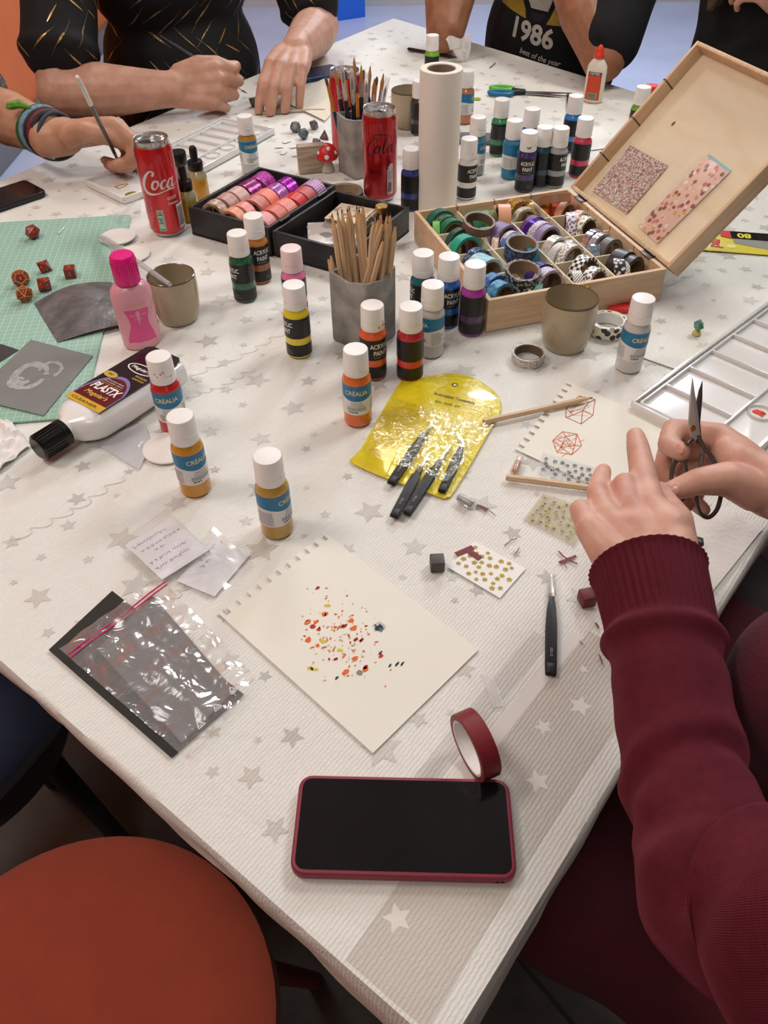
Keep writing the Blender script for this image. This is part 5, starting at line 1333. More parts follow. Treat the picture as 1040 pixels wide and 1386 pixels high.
lab([(.067, -.029), (.190, -.029), (.196, -.022), (.196, .022), (.190, .029), (.067, .029)], m_lb, zt_)
lab([(.067, -.029), (.078, -.029), (.078, .029), (.067, .029)], m_lg, zt_ + .0002)
arc = [(.078, -.029)] + [(.078 + .052 * cos(R(a)), -.002 + .031 * sin(R(a))) for a in range(-60, 91, 10)] + [(.078, .029)]
lab(arc, m_holo, zt_ + .0002); lab([(.078 + (x - .078) * .90, y * .93 - .0005) for x, y in arc], m_lr, zt_ + .0004)
# lettering reads with its top to the bottle's base, i.e. upside down from here
def lt(s, x, y, size, m, up=.0006, bold=.01, w=None, shear=0): mb.text(s, size, m, TR(x, y, zt_ + up) @ RZ(R(-90)), bold=bold, w=w, shear=shear)
lt('PLASTX', .101, 0, .0165, m_wh, .0008, .025, .044, .25); lt("Meguiar's", .088, .0, .0092, m_go, .0008, .012, .036, .25)
lt('CLEANER', .0722, .002, .0055, mat('brown lettering', (90, 60, 20), .5), .0005, .01, .042)
for x, w_ in ((.110, .034), (.1135, .032), (.117, .028)): lt('Clear plastic cleaner', x, 0, .0028, m_wh if x > .112 else m_go, .0008, .0, w_)
mb.add([(.125 + .0055 * cos(a), .018 + .0105 * sin(a), zt_ + .0009) for a in [i * pi / 12 for i in range(24)]], [tuple(range(24))], mat('gold badge', (190, 160, 70), .35)); lt('PRO', .125, .018, .004, m_lb, .0011)
mb.add([(.152 + .0085 * cos(a), -.004 + .021 * sin(a), zt_ + .0005) for a in [i * pi / 14 for i in range(28)]], [tuple(range(28))], m_wh); mb.add([(.152 + .0072 * cos(a), -.004 + .019 * sin(a), zt_ + .0007) for a in [i * pi / 14 for i in range(28)]], [tuple(range(28))], m_lb); lt("Meguiar's", .152, -.004, .007, m_wh, .0009, .012, .030, .2)
lt('PROFI POLITUR', .139, -.018, .0042, m_go, .0008, .012, .018); lt('KUNSTSTOFF', .134, -.018, .0036, m_go, .0008, .012, .018)
mb.build('label', t)

# ---------------------------------------------------------------- yellow tweezer pouch and tweezers
m_pouch = mat('yellow vinyl', (226, 208, 40), .22, coat=.5, bump=(130, .9, .003), noise=(30, .08), col2=(214, 192, 24))
pxp = [(480, 630), (490, 607), (538, 524), (552, 517), (596, 508), (612, 507), (640, 512), (668, 530), (677, 545), (677, 560), (660, 590), (616, 665), (605, 674), (590, 672)]
c, poly = local(pxp, .0)
sm = [(v.x, v.y) for v in catmull([(x, y, 0) for x, y in poly], 3, True)]
t = thing('tweezer_pouch', 'shiny yellow vinyl pouch with a round eyelet and tweezers tucked in', 'pouch', c)
bm = bmesh.new(); vsb = [bm.verts.new((x, y, 0)) for x, y in sm]; f = bm.faces.new(vsb)
mbp = MB().prism(sm, 0.0003, .0018, m_pouch, bev=.0005); mbp.build('back_panel', t); bm.free()
mb = MB(); e = P(616, 521, .002) - c
mb.lathe([(.0022, .0018), (.0036, .0018), (.0038, .0024), (.0030, .0028), (.0022, .0022)], mat('brass brown eyelet', (128, 92, 66), .3, metal=.7), n=20, M=TR(e.x, e.y, 0)); mb.disc(.0022, .0020, m_cloth, n=14, M=TR(e.x, e.y, 0)); mb.build('eyelet', t)
d1 = P(642, 546) - P(588, 533); an = atan2(d1.y, d1.x); mb = MB(); tc_ = P(615, 539, .002) - c; t2 = P(606, 547, .002) - c
mi_ = mat('brown pouch print', (54, 44, 8), .6)
mb.text('Anti-static Tweezers', .0080, mi_, TR(tc_.x, tc_.y, .0021) @ RZ(an), bold=.012, w=.052); mb.text('ESD  SAFE  KIT', .0048, mi_, TR(t2.x, t2.y, .0021) @ RZ(an), bold=.012, w=.032); mb.build('print', t)
for y0 in range(4):
    a = P(512 + 30 * y0, 590 + 12 * y0, .002) - c; b = P(490 + 32 * y0, 634 + 11 * y0, .002) - c
    MB().tube([(a.x, a.y, .0019), (b.x, b.y, .0019)], .0007, m_pouch, n=6).build('seam', t)

m_tw = mat('black coated steel', (38, 38, 39), .42, metal=.3); m_twt = mat('bare steel tip', (176, 170, 162), .3, metal=.9)
def tweezers(tip_px, end_px, z, label, shape='plain', group=None, ztip=None, text=None):
    a = P(*end_px, z + .004); b = P(*tip_px, z + .004); L_ = (b - a).length; d = (b - a).normalized(); s_ = Vector((-d.y, d.x, 0))
    M = frame(Vector((a.x, a.y, T + z)), d, s_); t = thing('tweezers', label, 'tweezers', M=M, group=group)
    if shape == 'plain': prof = [(0, .0036), (.003, .0046), (.10, .0050), (.45, .0050), (.62, .0040), (.74, .0024)]; tipp = [(.74, .0024), (.9, .0012), (1, .0004)]
    elif shape == 'step': prof = [(0, .0036), (.003, .0046), (.45, .0052), (.60, .0050), (.62, .0030), (.74, .0026)]; tipp = [(.74, .0024), (.76, .0018), (1, .0012)]
    else: prof = [(0, .0034), (.003, .0044), (.4, .0050), (.62, .0044), (.74, .0024)]; tipp = [(.74, .0024), (.82, .0018), (.92, .0014), (1, .0006)]
    def outl(pr, bend=0):
        up = [(x * L_, w + (bend * max(0, x - .8) ** 1.4 * L_)) for x, w in pr]; lo = [(x * L_, -w + (bend * max(0, x - .8) ** 1.4 * L_)) for x, w in pr]
        return lo + up[::-1]
    for k, (z0, dz) in enumerate(((.0004, -.0), (.0050, .0))):
        mb = MB(); mb.prism(outl(prof), z0, z0 + .0011, m_tw, bev=.0003)
        nv = len(mb.v)
        mb.prism(outl(tipp, 1.3 if shape == 'bent' else 0), z0 + .0001, z0 + .0010, m_twt, bev=.0002)
        mid = .0028
        for v in mb.v:
            u = max(0, min(1, v.x / L_)); v.z = mid + (v.z - mid) * (1 - .72 * abs(2 * u - .9) ** 2 if True else 1) if not (.15 < u < .8) else v.z
        mb.build('arm', t)
    mb = MB(); mb.box((.006, 0, .0031), (.010, .0075, .0052), m_tw, bev=.0008); mb.build('joint', t)
    mb = MB(); mb.text(text or 'ESD-12', .0030, mat('grey engraving', (150, 150, 148), .6), TR(.022, 0, .0063) @ RZ(R(180)), bold=.01); mb.build('engraving', t)
    return t
zp_ = .0022
GT = 'black tweezers in the yellow pouch'
tweezers((589, 566), (529, 654), zp_, 'black pointed tweezers on the far left side of the pouch', text='ESD-11')
tweezers((582, 611), (533, 699), zp_, 'black stepped tweezers half out of the pouch, second from its left', 'step', text='ESD-13')
tweezers((610, 601), (550, 695), zp_, 'long black flat-tipped tweezers, third from the left in the pouch', 'step', text='ESD-15')
tweezers((634, 588), (598, 665), zp_, 'black bent-tip tweezers at the right side of the pouch', 'bent', text='ESD-16')
mb = MB(); 
def inq(u, v):
    a = (P(530, 548, 0) - c).lerp(P(668, 585, 0) - c, u); b = (P(486, 628, 0) - c).lerp(P(600, 668, 0) - c, u); q_ = a.lerp(b, v * .93); return (q_.x, q_.y, .0094)
wavy_sheet(mb, inq, 24, 18, film('yellow film', tint=(255, 253, 225), haze=.02, gloss=.13, scale=90, strength=.6, hazecol=(230, 215, 60)), .0012, 80, 4); mb.build('front_film', t if False else bpy.data.objects['tweezer_pouch'])
# tweezers lying alone in front, with a clear tip guard, and the ones under the hand
tw = tweezers((747, 776), (746, 913), .0002, 'single black tweezers with a clear tip cover beside the red cube')
a, b = P(747, 776, .004), P(747, 806, .004)
MB().tube([a, a.lerp(b, .4), b], [.0022, .0042, .0048], film('clear guard', haze=.2, gloss=.9, scale=20, strength=.05), n=12, sq=.7).build('tip_cover', tw, M=tw.matrix_world.inverted())
tweezers((905, 727), (953, 733), .0062, 'black handled tweezers lying on the paper towel under the hand')

# ---------------------------------------------------------------- loose pencils
def lying_pencil(tip_px, end_px, z, label, tipc):
    a, b = P(*end_px, z + .0036), P(*tip_px, z + .0036); d = (b - a).normalized(); x = Vector((0, 0, 1)); y = d.cross(x).normalized(); x = y.cross(d)
    return pencil(Matrix(((x.x, y.x, d.x, a.x), (x.y, y.y, d.y, a.y), (x.z, y.z, d.z, a.z), (0, 0, 0, 1))) @ RZ(R(30)), (b - a).length, tipc, label)
lying_pencil((803, 538), (655, 571), .0022, 'natural wood pencil lying across the corner of the dice drawing', (50, 44, 44))
lying_pencil((860, 668), (685, 646), .0012, 'natural wood pencil lying along the lower edge of dice drawing', (50, 44, 44))

# ---------------------------------------------------------------- nail sticker sheets
def sticker_sheet(px, label, base, style, n_, seed, z=.0003, flower=(186, 158, 50), dark_=(70, 62, 46)):
    q = [P(x, y, z) for x, y in px]; c = sum(q, Vector()) / 4; c.z = T + z; rr = random.Random(seed)
    t = thing('sticker_sheet', label, 'sticker sheet', c)
    mb = MB(); mb.prism([(p.x - c.x, p.y - c.y) for p in q], 0, .0007, base); mb.build('backing', t)
    mb = MB(); mf, md = mat('gold flower print %s' % (flower,), flower, .3, metal=.4), mat('dark flower centre %s' % (dark_,), dark_, .5); pts = []
    for _ in range(n_ * 30):
        u, v = rr.uniform(.08, .92), rr.uniform(.1, .9)
        p = q[0].lerp(q[1], u).lerp(q[3].lerp(q[2], u), v) - c
        if any((p - o).length < .0062 for o in pts): continue
        pts.append(p)
        if len(pts) >= n_: break
    for p in pts:
        a0 = rr.random() * 6; r = rr.uniform(.0012, .0017)
        for i in range(5):
            a = a0 + i * 2 * pi / 5; cc = (p.x + r * 1.15 * cos(a), p.y + r * 1.15 * sin(a))
            mb.add([(cc[0] + r * .72 * cos(b), cc[1] + r * .72 * sin(b), .0010) for b in [j * pi / 3 for j in range(6)]], [tuple(range(6))], md if (style == 'dark' or (style == 'mix' and i == 0)) and i % 2 == 0 else mf)
        mb.add([(p.x + r * .4 * cos(b), p.y + r * .4 * sin(b), .0012) for b in [j * pi / 3 for j in range(6)]], [tuple(range(6))], md)
    mb.build('flowers', t); return t
m_wcard = mat('white glossy card', (234, 234, 230), .35); m_fc = film('clear sticker film', haze=.12, gloss=.25, scale=20, strength=.1); m_gold_f = film('golden sticker film', haze=.16, gloss=.3, scale=20, strength=.2, hazecol=(220, 206, 160))
sticker_sheet([(642, 733), (712, 770), (677, 810), (606, 768)], 'white card of small gold flower stickers next to grey cube', m_wcard, 'gold', 30, 3)
sticker_sheet([(735, 668), (803, 690), (778, 740), (708, 704)], 'clear sheet crowded with gold and black flower stickers, half under the hand', m_gold_f, 'mix', 46, 4, .0003, (176, 158, 80), (60, 54, 44))
sticker_sheet([(734, 612), (812, 634), (800, 664), (728, 640)], 'clear sheet of black flower stickers poking from under the dice drawing', m_fc, 'dark', 24, 5, .0014, (130, 126, 112), (44, 42, 42))
# ---------------------------------------------------------------- cubes, scraps, T of tape
def cube(px, py, s_, col, label, rz, z=0):
    p = P(px, py, z + s_ / 2); mb = MB(); mb.box((0, 0, 0), (s_, s_, s_), mat('cube %s' % (col,), col, .5, bump=(200, .15)), bev=.0011, seg=2)
    o = mb.build('block', loc=p, rotz=rz); return tag(o, label, 'block')
cube(592, 762, .0135, (74, 72, 70), 'small dark grey cube at the corner of white sticker card', R(3))
cube(795, 809, .0135, (104, 28, 34), 'small dark red cube beside the black tweezers', R(14), .0003)
m_rtape = mat('burgundy tape', (116, 24, 32), .5, bump=(300, .1))
cc = P(629, 747); mb = MB(); d1 = (P(640, 741) - P(615, 752)); a1 = atan2(d1.y, d1.x)
mb.box((0, 0, .0014), (.020, .0062, .0004), m_rtape, M=RZ(a1)); mb.box((.003, -.009, .0016), (.0062, .0175, .0004), m_rtape, M=RZ(a1) @ RZ(R(14)))
tag(mb.build('tape_scrap', loc=cc), 'T of burgundy tape stuck on the white sticker card', 'tape scrap')
def scrap(px, label, w, m=m_rtape, group=None, z=.0006):
    pts = [P(x, y, z) for x, y in px]; c = pts[0].copy(); v2, f2 = ribbon([((p - c).x, (p - c).y) for p in catmull([tuple(p) for p in pts], 4)], w)
    mb = MB(); n2 = len(v2); vv = [(v.x, v.y, .0006 * abs(sin(i * .5))) for i, v in enumerate(v2)]; mb.add(vv + [(x, y, z_ + .0003) for x, y, z_ in vv], [f[::-1] for f in f2] + [tuple(i + n2 for i in f) for f in f2], m)
    tag(mb.build('tape_scrap', loc=c), label, 'tape scrap', group)
scrap([(756, 746), (765, 755), (782, 764)], 'curl of dark red tape crossed over another, left of the hand', .0016)
scrap([(757, 762), (770, 757), (780, 753)], 'straight dark red tape sliver crossing the curl', .0030)
scrap([(761, 759), (768, 770)], 'thin red thread of tape under the crossed scraps', .0007)
scrap([(683, 739), (692, 732), (700, 729)], 'thin dark red tape thread above the white sticker card', .0009)
scrap([(697, 751), (703, 742)], 'short dark thread of tape at the right of sticker card', .0008)
scrap([(645, 684), (661, 690)], 'short dark red tape piece touching the bead vial', .0036)
scrap([(661, 690), (671, 698)], 'hair-thin dark sliver beyond the short red tape piece', .0007)
scrap([(806, 843), (811, 851)], 'tiny dark red tape crumb below the red cube', .0018)
scrap([(784, 868), (790, 873)], 'tiny thread of red tape left of the sleeve', .0007)
scrap([(811, 886), (816, 900)], 'small red tape thread at the edge of the sleeve', .0010)
# burgundy tape standing on its edge
p = P(650, 1046, 0); ax = (P(668, 1040) - P(640, 1030)); ax.z = 0
ctr = P(641, 1003, .021); base_ = P(646, 1036, 0)
axv = Vector((-.90, -.40, -.05))
tape((base_.x - .003, base_.y + .0025, T + .0268), axv, 'burgundy tape roll standing on its edge above the front phone', m_rtape, .0150, .0268, .0205, m_core_white, loose=True, name='tape')
# bead vials
def vial(px0, px1, label, col, inner, r=.0046):
    a, b = P(*px0, r), P(*px1, r); d = b - a; L_ = d.length; d.normalize(); x = Vector((0, 0, 1)); y = d.cross(x)
    M = Matrix(((x.x, y.x, d.x, a.x), (x.y, y.y, d.y, a.y), (x.z, y.z, d.z, a.z), (0, 0, 0, 1))); t = thing('vial', label, 'vial', M=M)
    MB().lathe([(0, .0), (r * .9, 0), (r, .001), (r, L_ * .8), (r * .6, L_ * .95), (0, L_)], film('clear guard', haze=.2), n=20).build('shell', t)
    MB().lathe([(0, L_ * .1), (r * .72, L_ * .1), (r * .72, L_ * inner), (0, L_ * inner)], mat('vial fill %s' % (col,), col, .3, noise=(900, .7), metal=.3), n=16).build('filling', t)
vial((640, 684), (618, 671), 'tiny clear vial of silver beads at the pouch corner', (150, 150, 146), .85, .0052)
vial((696, 640), (706, 616), 'tiny clear vial with an orange filling, above the lower pencil', (236, 170, 90), .6)
vial((79, 318), (92, 300), 'tiny clear tube lying on the cutting mat', (170, 200, 186), .5, .0026)
# green gem on its peg
p = P(943, 452); t = thing('gem', 'small green octahedral gem standing on the cloth left of the palette', 'gem', p, .5)
mb = MB(); r = .009; o_ = [(r, 0, .013), (0, r, .013), (-r, 0, .013), (0, -r, .013), (0, 0, .0225), (0, 0, .0035)]
for v in range(6): pass
mb.add(o_, [(0, 1, 4), (1, 2, 4), (2, 3, 4), (3, 0, 4), (1, 0, 5), (2, 1, 5), (3, 2, 5), (0, 3, 5)], mat('green resin', (34, 116, 88), .25, coat=.6, noise=(90, .5), col2=(150, 190, 176))); mb.build('stone', t, sharp=10)
MB().lathe([(0, 0), (.006, 0), (.0055, .003), (.003, .0050), (0, .005)], mat('yellowish putty', (196, 186, 110), .6), n=16).build('putty', t)

# ---------------------------------------------------------------- dice
PHI = (1 + 5 ** .5) / 2
def hull(pts):
    bm = bmesh.new()
    for p in pts: bm.verts.new(p)
    bmesh.ops.convex_hull(bm, input=bm.verts[:]); bmesh.ops.dissolve_limit(bm, angle_limit=R(3), verts=bm.verts[:], edges=bm.edges[:]); bmesh.ops.recalc_face_normals(bm, faces=bm.faces[:]); return bm
def solid_pts(n_):
    if n_ == 4: return [(1, 1, 1), (1, -1, -1), (-1, 1, -1), (-1, -1, 1)]
    if n_ == 6: return [(x, y, z) for x in (-1, 1) for y in (-1, 1) for z in (-1, 1)]
    if n_ == 8: return [(1, 0, 0), (-1, 0, 0), (0, 1, 0), (0, -1, 0), (0, 0, 1), (0, 0, -1)]
    if n_ == 10: return [(cos(R(36 * i)), sin(R(36 * i)), .105 * (1 if i % 2 else -1)) for i in range(10)] + [(0, 0, 1.0), (0, 0, -1.0)]
    if n_ == 12: return [(x, y, z) for x in (-1, 1) for y in (-1, 1) for z in (-1, 1)] + [p for a in (-1 / PHI, 1 / PHI) for b in (-PHI, PHI) for p in ((0, a, b), (a, b, 0), (b, 0, a))]
    return [p for a in (-1, 1) for b in (-PHI, PHI) for p in ((0, a, b), (a, b, 0), (b, 0, a))]
def die(px, py, n_, r, m, label, rz, z=0, edge=None, num=None, group=None, name='die', lift=0, lay=True):
    pts = [Vector(p) for p in solid_pts(n_)]; mx = max(p.length for p in pts); pts = [p / mx * r for p in pts]
    bm = hull(pts); f = min(bm.faces, key=lambda f_: f_.normal.z); rot = f.normal.rotation_difference(Vector((0, 0, -1))).to_matrix()
    for v in bm.verts: v.co = rot @ v.co
    zm = min(v.co.z for v in bm.verts)
    for v in bm.verts: v.co.z -= zm
    bm.normal_update()
    edges = [(e.verts[0].co.copy(), e.verts[1].co.copy()) for e in bm.edges]; faces = [(f_.calc_center_median(), f_.normal.copy(), min((f_.calc_center_median() - (e.verts[0].co + e.verts[1].co) / 2).length for e in f_.edges)) for f_ in bm.faces]
    h = max(v.co.z for v in bm.verts)
    bmesh.ops.bevel(bm, geom=bm.edges[:], offset=r * .05, segments=1, affect='EDGES')
    mb = MB(); mb.bm(bm, m)
    if edge:
        for a, b in edges: mb.tube([a, b], r * .045, edge, n=5)
    if num:
        rr = random.Random(px)
        for c_, n__, ir in faces:
            if n__.z < -.5: continue
            x = Vector((0, 0, 1)).cross(n__); x = x.normalized() if x.length > .1 else Vector((1, 0, 0)); y = n__.cross(x)
            s_ = str(rr.randint(1, n_)); mb.text(s_, ir * .95, num, Matrix(((x.x, y.x, n__.x, c_.x + n__.x * .0002), (x.y, y.y, n__.y, c_.y + n__.y * .0002), (x.z, y.z, n__.z, c_.z + n__.z * .0002), (0, 0, 0, 1))), bold=.01)
    p = P(px, py, z + h / 2); p.z = T + z + .0001
    return tag(mb.build(name, loc=p, rotz=rz, sharp=8), label, 'die', group)
m_dr = mat('dark red die', (140, 40, 34), .3, coat=.4, noise=(60, .35)); m_dgold = mat('gold die paint', (196, 150, 70), .4, metal=.3)
die(44, 314, 20, .0125, m_dr, 'red twenty-sided die alone near the top of the cutting mat', .4, MATZ, None, m_dgold)
die(60, 361, 8, .0125, m_dr, 'red eight-sided die behind the group on the cutting mat', .5, MATZ, None, m_dgold)
die(95, 368, 6, .0135, m_dr, 'red six-sided cube die at the right of the group on the mat', .2, MATZ, None, m_dgold)
die(28, 377, 12, .0125, m_dr, 'gold edged red twelve-sided die at the left of the group on the mat', .1, MATZ, m_dgold, m_dgold)
die(60, 385, 10, .0130, m_dr, 'red ten-sided die in the middle of the group on the mat', 1.1, MATZ, None, m_dgold)
die(33, 398, 20, .0125, m_dr, 'gold edged red die nearest in the group on the mat', .9, MATZ, m_dgold, m_dgold)
m_dm = mat('gunmetal die', (112, 110, 112), .35, metal=.6, noise=(70, .3)); m_dn = mat('pale die numbers', (190, 186, 178), .5)
die(400, 172, 12, .0115, m_dm, 'grey metal many-sided die, leftmost behind the wooden block', .3, 0, None, m_dn)
die(425, 169, 8, .0125, m_dm, 'grey metal eight-sided die, farthest of the metal dice', .7, 0, None, m_dn)
die(411, 181, 20, .0115, mat('bluish gunmetal die', (104, 120, 126), .35, metal=.6, noise=(70, .3)), 'bluish metal die between the other metal dice', .1, 0, None, m_dn)
die(440, 181, 4, .0135, m_dm, 'pyramid shaped grey metal die nearest the far soda can', .35, 0, None, m_dn)
die(429, 194, 10, .0115, m_dm, 'grey metal ten-sided die peeking over the wooden block', .2, 0, None, m_dn)
# ---------------------------------------------------------------- wooden mushroom block
m_weather = wood_mat('weathered wood', (186, 170, 150), (150, 130, 108), .75, sc=(4, 4, 60))
p = P(423, 232); t = thing('wooden_block', 'weathered wooden block with red mushroom figure', 'ornament', p, face(p, 8))
MB().box((0, 0, .024), (.050, .018, .048), m_weather, bev=.0012).build('block', t)
mb = MB(); mb.lathe([(0, 0), (.013, 0), (.0125, .004), (.0095, .014), (.009, .024), (0, .024)], mat('mushroom stem', (206, 196, 180), .8, noise=(60, .2)), n=24, M=TR(.028, -.003, 0)); mb.build('mushroom_stem', t)
mb = MB(); mr = mat('mushroom red', (206, 36, 40), .4); prof = [(0, .022), (.018, .022), (.0205, .026), (.0195, .034), (.014, .043), (.006, .0475), (0, .048)]
mb.lathe(prof, mr, n=28, M=TR(.028, -.003, 0))
for a, z, rr_ in ((-1.75, .031, .0042), (-.7, .035, .0035), (-1.5, .0435, .0035), (-2.7, .036, .0032), (.4, .033, .004)):
    R0 = {.031: .0200, .035: .0190, .0435: .0132, .036: .0186, .033: .0197}[z]; n_ = Vector((cos(a), sin(a), .25 + (z - .03) * 45)).normalized(); ctr = Vector((.028 + R0 * cos(a), -.003 + R0 * sin(a), z)) + n_ * .0004
    x = Vector((0, 0, 1)).cross(n_).normalized(); y = n_.cross(x)
    mb.lathe([(0, .0006), (rr_ * .7, .0004), (rr_, -.0006)], m_cotton, n=14, M=Matrix(((x.x, y.x, n_.x, ctr.x), (x.y, y.y, n_.y, ctr.y), (x.z, y.z, n_.z, ctr.z), (0, 0, 0, 1))))
mb.build('mushroom_cap', t)
# paper bits and the wooden stick
rr = random.Random(4)
for i, (x, y) in enumerate(((388, 192), (398, 199), (384, 207), (401, 210), (378, 199))):
    p = P(x, y); o = MB().box((0, 0, .0006), (.016, .009, .0005), mat('white cut paper', (224, 222, 218), .8)).build('paper_scrap', loc=p, rotz=rr.random() * 3); tag(o, 'small white paper cutting left of the wooden block', 'paper', 'paper cuttings by the wooden block')
a, b = P(355, 153, .002), P(440, 148, .002); o = MB().tube([a, a.lerp(b, .85), b], [.0032, .0030, .0010], mat('pale grey wood', (184, 174, 156), .6), n=10).build('wooden_stick'); tag(o, 'pale pointed wooden stick lying in front of painting hands', 'stick')
# ---------------------------------------------------------------- glue bottle, pens, scissors at the far side
p = P(802, 137); t = thing('glue_bottle', 'white glue bottle with orange label and red pointed cap', 'glue bottle', p, face(p, -14))
m_gl = mat('milky plastic', (228, 222, 204), .35, coat=.2)
MB().lathe([(0, 0), (.019, 0), (.021, .002), (.0212, .060), (.020, .070), (.014, .079), (.0095, .083), (.0085, .086), (0, .086)], m_gl, n=36, sy=.62).build('bottle', t)
MB().lathe([(.0088, .084), (.0102, .085), (.0100, .092), (.0085, .094), (.0082, .099), (.0048, .106), (.0020, .1085), (0, .109)], mat('orange red cap', (220, 62, 34), .35), n=24).build('cap', t)
mb = MB(); m_ol = mat('orange red label', (206, 72, 36), .45)
def ong(x, z, up=.0003): a = x / .0212; return Vector(((.0213 + up) * sin(a), -(.0213 * .62 + up) * cos(a), z))
mb.add([ong(-.016 + .032 * i / 10, z) for i in range(11) for z in (.006, .060)], [(2 * i, 2 * i + 2, 2 * i + 3, 2 * i + 1) for i in range(10)], m_ol)
mb.add([ong(-.013 + .026 * i / 8, z, .0005) for i in range(9) for z in (.053, .060)], [(2 * i, 2 * i + 2, 2 * i + 3, 2 * i + 1) for i in range(8)], m_lb)
mb.text('PATTEX', .0058, m_wh, fn=lambda v: ong(v.x, v.y + .0565, .0007), bold=.015); mb.add([ong(-.010 + .020 * i / 6, z, .0005) for i in range(7) for z in (.009, .020)], [(2 * i, 2 * i + 2, 2 * i + 3, 2 * i + 1) for i in range(6)], mat('pale green print', (150, 178, 156), .5))
for i in range(9): mb.add([ong(-.0085 + i * .0019 + d, z, .0007) for d in (0, .0009) for z in (.010, .019)], [(0, 2, 3, 1)], m_can_black)
mb.build('label', t)
p = P(872, 172); t = thing('glue_stick', 'small bottle with a red open cap behind the box lid', 'glue stick', p, face(p, 0))
MB().lathe([(0, 0), (.013, 0), (.013, .05), (.011, .055), (0, .055)], m_gl, n=24).build('body', t); MB().lathe([(.0115, .055), (.014, .056), (.0135, .076), (.012, .078), (0, .078)], mat('red cap', (214, 40, 32), .35), n=24).build('cap', t)
def pen(a_px, b_px, label, m, r=.0040):
    a, b = P(*a_px, r), P(*b_px, r); o = MB().tube([a, a.lerp(b, .03), a.lerp(b, .85), a.lerp(b, .95), b], [r * .5, r, r * .9, r * .6, r * .2], m, n=12).build('pen'); return tag(o, label, 'pen')
pen((552, 66), (619, 78), 'black pen lying behind the paper roll', m_black_plastic)
pen((770, 168), (769, 125), 'slim black pen standing out left of the glue bottle', m_black_plastic, .0032)
# far scissors
c0 = P(711, 125, .004); d = P(762, 127, .004) - P(706, 124, .004); M = frame(Vector((c0.x, c0.y, T)), d, (-d.y, d.x, 0)); t = thing('scissors', 'scissors with green and blue handles lying at far side', 'scissors', M=M)
def blade(M2, L_, w=.0065): 
    mb = MB(); mb.prism([(0, -w * .4), (L_ * .5, -w * .5), (L_, 0), (L_ * .4, w * .55), (0, w * .5)], 0, .0018, mat('scissor steel', (150, 150, 152), .25, metal=.9), M=M2, bev=.0004); return mb
blade(TR(0, 0, .0036) @ RZ(R(5)), .105, .010).build('blade', t); blade(TR(0, 0, .0016) @ RZ(R(-3)), .105, .010).build('blade', t)
for s_, col, nm in ((1, (96, 186, 44), 'green'), (-1, (24, 110, 150), 'blue')):
    mb = MB(); cx_, cy_ = -.052, .016 * s_; mb.tube([(cx_ + .025 * cos(a), cy_ + .012 * sin(a), .005) for a in [i * pi / 12 for i in range(24)]], .0048, mat('%s handle plastic' % nm, col, .4), n=10, closed=True)
    mb.tube([(0, 0, .005), (-.018, .004 * s_, .005), (-.03, .010 * s_, .005)], [.0055, .0055, .0045], mat('dark handle plastic', (20, 34, 44), .4), n=10); tag(mb.build('handle', t), nm + ' scissor handle')
# crumpled tissue at the far edge and grit pad
mb = MB(); q = random.Random(3); p = P(624, 84)
vs = []; fs = []
k = 14
for i in range(k + 1):
    for j in range(k + 1):
        u, v = i / k, j / k; tw_ = .030 * (1 - v) + .006; x = (u - .5) * tw_ * 2 + .02 * (v - .5); z = .055 * (1 - v) + .012 * mnoise.noise(Vector((u * 4, v * 4, 7))) ; y = .012 * sin(u * 9 + v * 3) * (.4 + .6 * (1 - v)); vs.append((x, y, max(.0005, z + .004 * sin(7 * u))))
for i in range(k):
    for j in range(k): a = i * (k + 1) + j; fs.append((a, a + k + 1, a + k + 2, a + 1))
mb.add(vs, fs, m_tissue); tag(mb.build('tissue', loc=p, rotz=.5, sharp=180), 'crumpled white tissue standing by the elbow at the far edge', 'tissue')
p = P(642, 190); o = MB().box((0, 0, .004), (.075, .045, .0076), mat('sparkling grey grit', (130, 132, 136), .5, bump=(500, 1.0, .002), noise=(300, .5)), bev=.0015).build('grit_pad', loc=p, rotz=-.1); tag(o, 'grey speckled pad lying behind white and turquoise paints', 'pad')
sheet_at('drawing_scrap', [(775, 178), (815, 172), (838, 198), (790, 205)], .0003, mat('white paper', (228, 226, 220), .8), 'white paper scrap with a yellow mark behind the pink paint', 'paper')
o = MB().lathe([(0, 0), (.008, 0), (.008, .0012), (0, .0012)], paint((176, 190, 40)), n=14).build('paint_drop', loc=P(646, 134)); tag(o, 'small blob of lime paint on the cloth behind copper paint', 'paint blob')
# yellow sticker pack at the right
a, b, c3 = P(960, 340, 0), P(1040, 346, 0), P(1000, 296, 0)
ex = (b - a); ex.z = 0; ex.normalize(); ey = Vector((-ex.y, ex.x, 0)); M = frame(Vector((a.x, a.y, T)) - ex * .012, ex, ey)
t = thing('sandpaper_pack', 'yellow and black retail pack lying beyond the open lid', 'pack', M=M)
MB().box((.065, .036, .001), (.13, .072, .0016), mat('yellow pack card', (222, 206, 40), .35, coat=.4), bev=.0004).build('card', t)
mb = MB(); mb.poly([(.052, .030, .0022), (.100, .016, .0022), (.13, .040, .0022), (.13, .056, .0022), (.052, .056, .0022)], mat('grey window', (150, 150, 146), .3)); mb.poly([(.046, .046, .0024), (.13, .044, .0024), (.13, .072, .0024), (.046, .072, .0024)], m_lb); mb.poly([(.034, .050, .0025), (.05, .046, .0025), (.05, .072, .0025), (.034, .072, .0025)], mat('pack red', (206, 36, 36), .4))
mb.text('80', .021, mat('pack yellow print', (226, 216, 60), .4), TR(.070, .058, .0027) @ RZ(R(180)), bold=.03); mb.text('par', .026, mat('pack red', (206, 36, 36), .4), TR(.022, .028, .0022) @ RZ(R(82)), bold=.03)
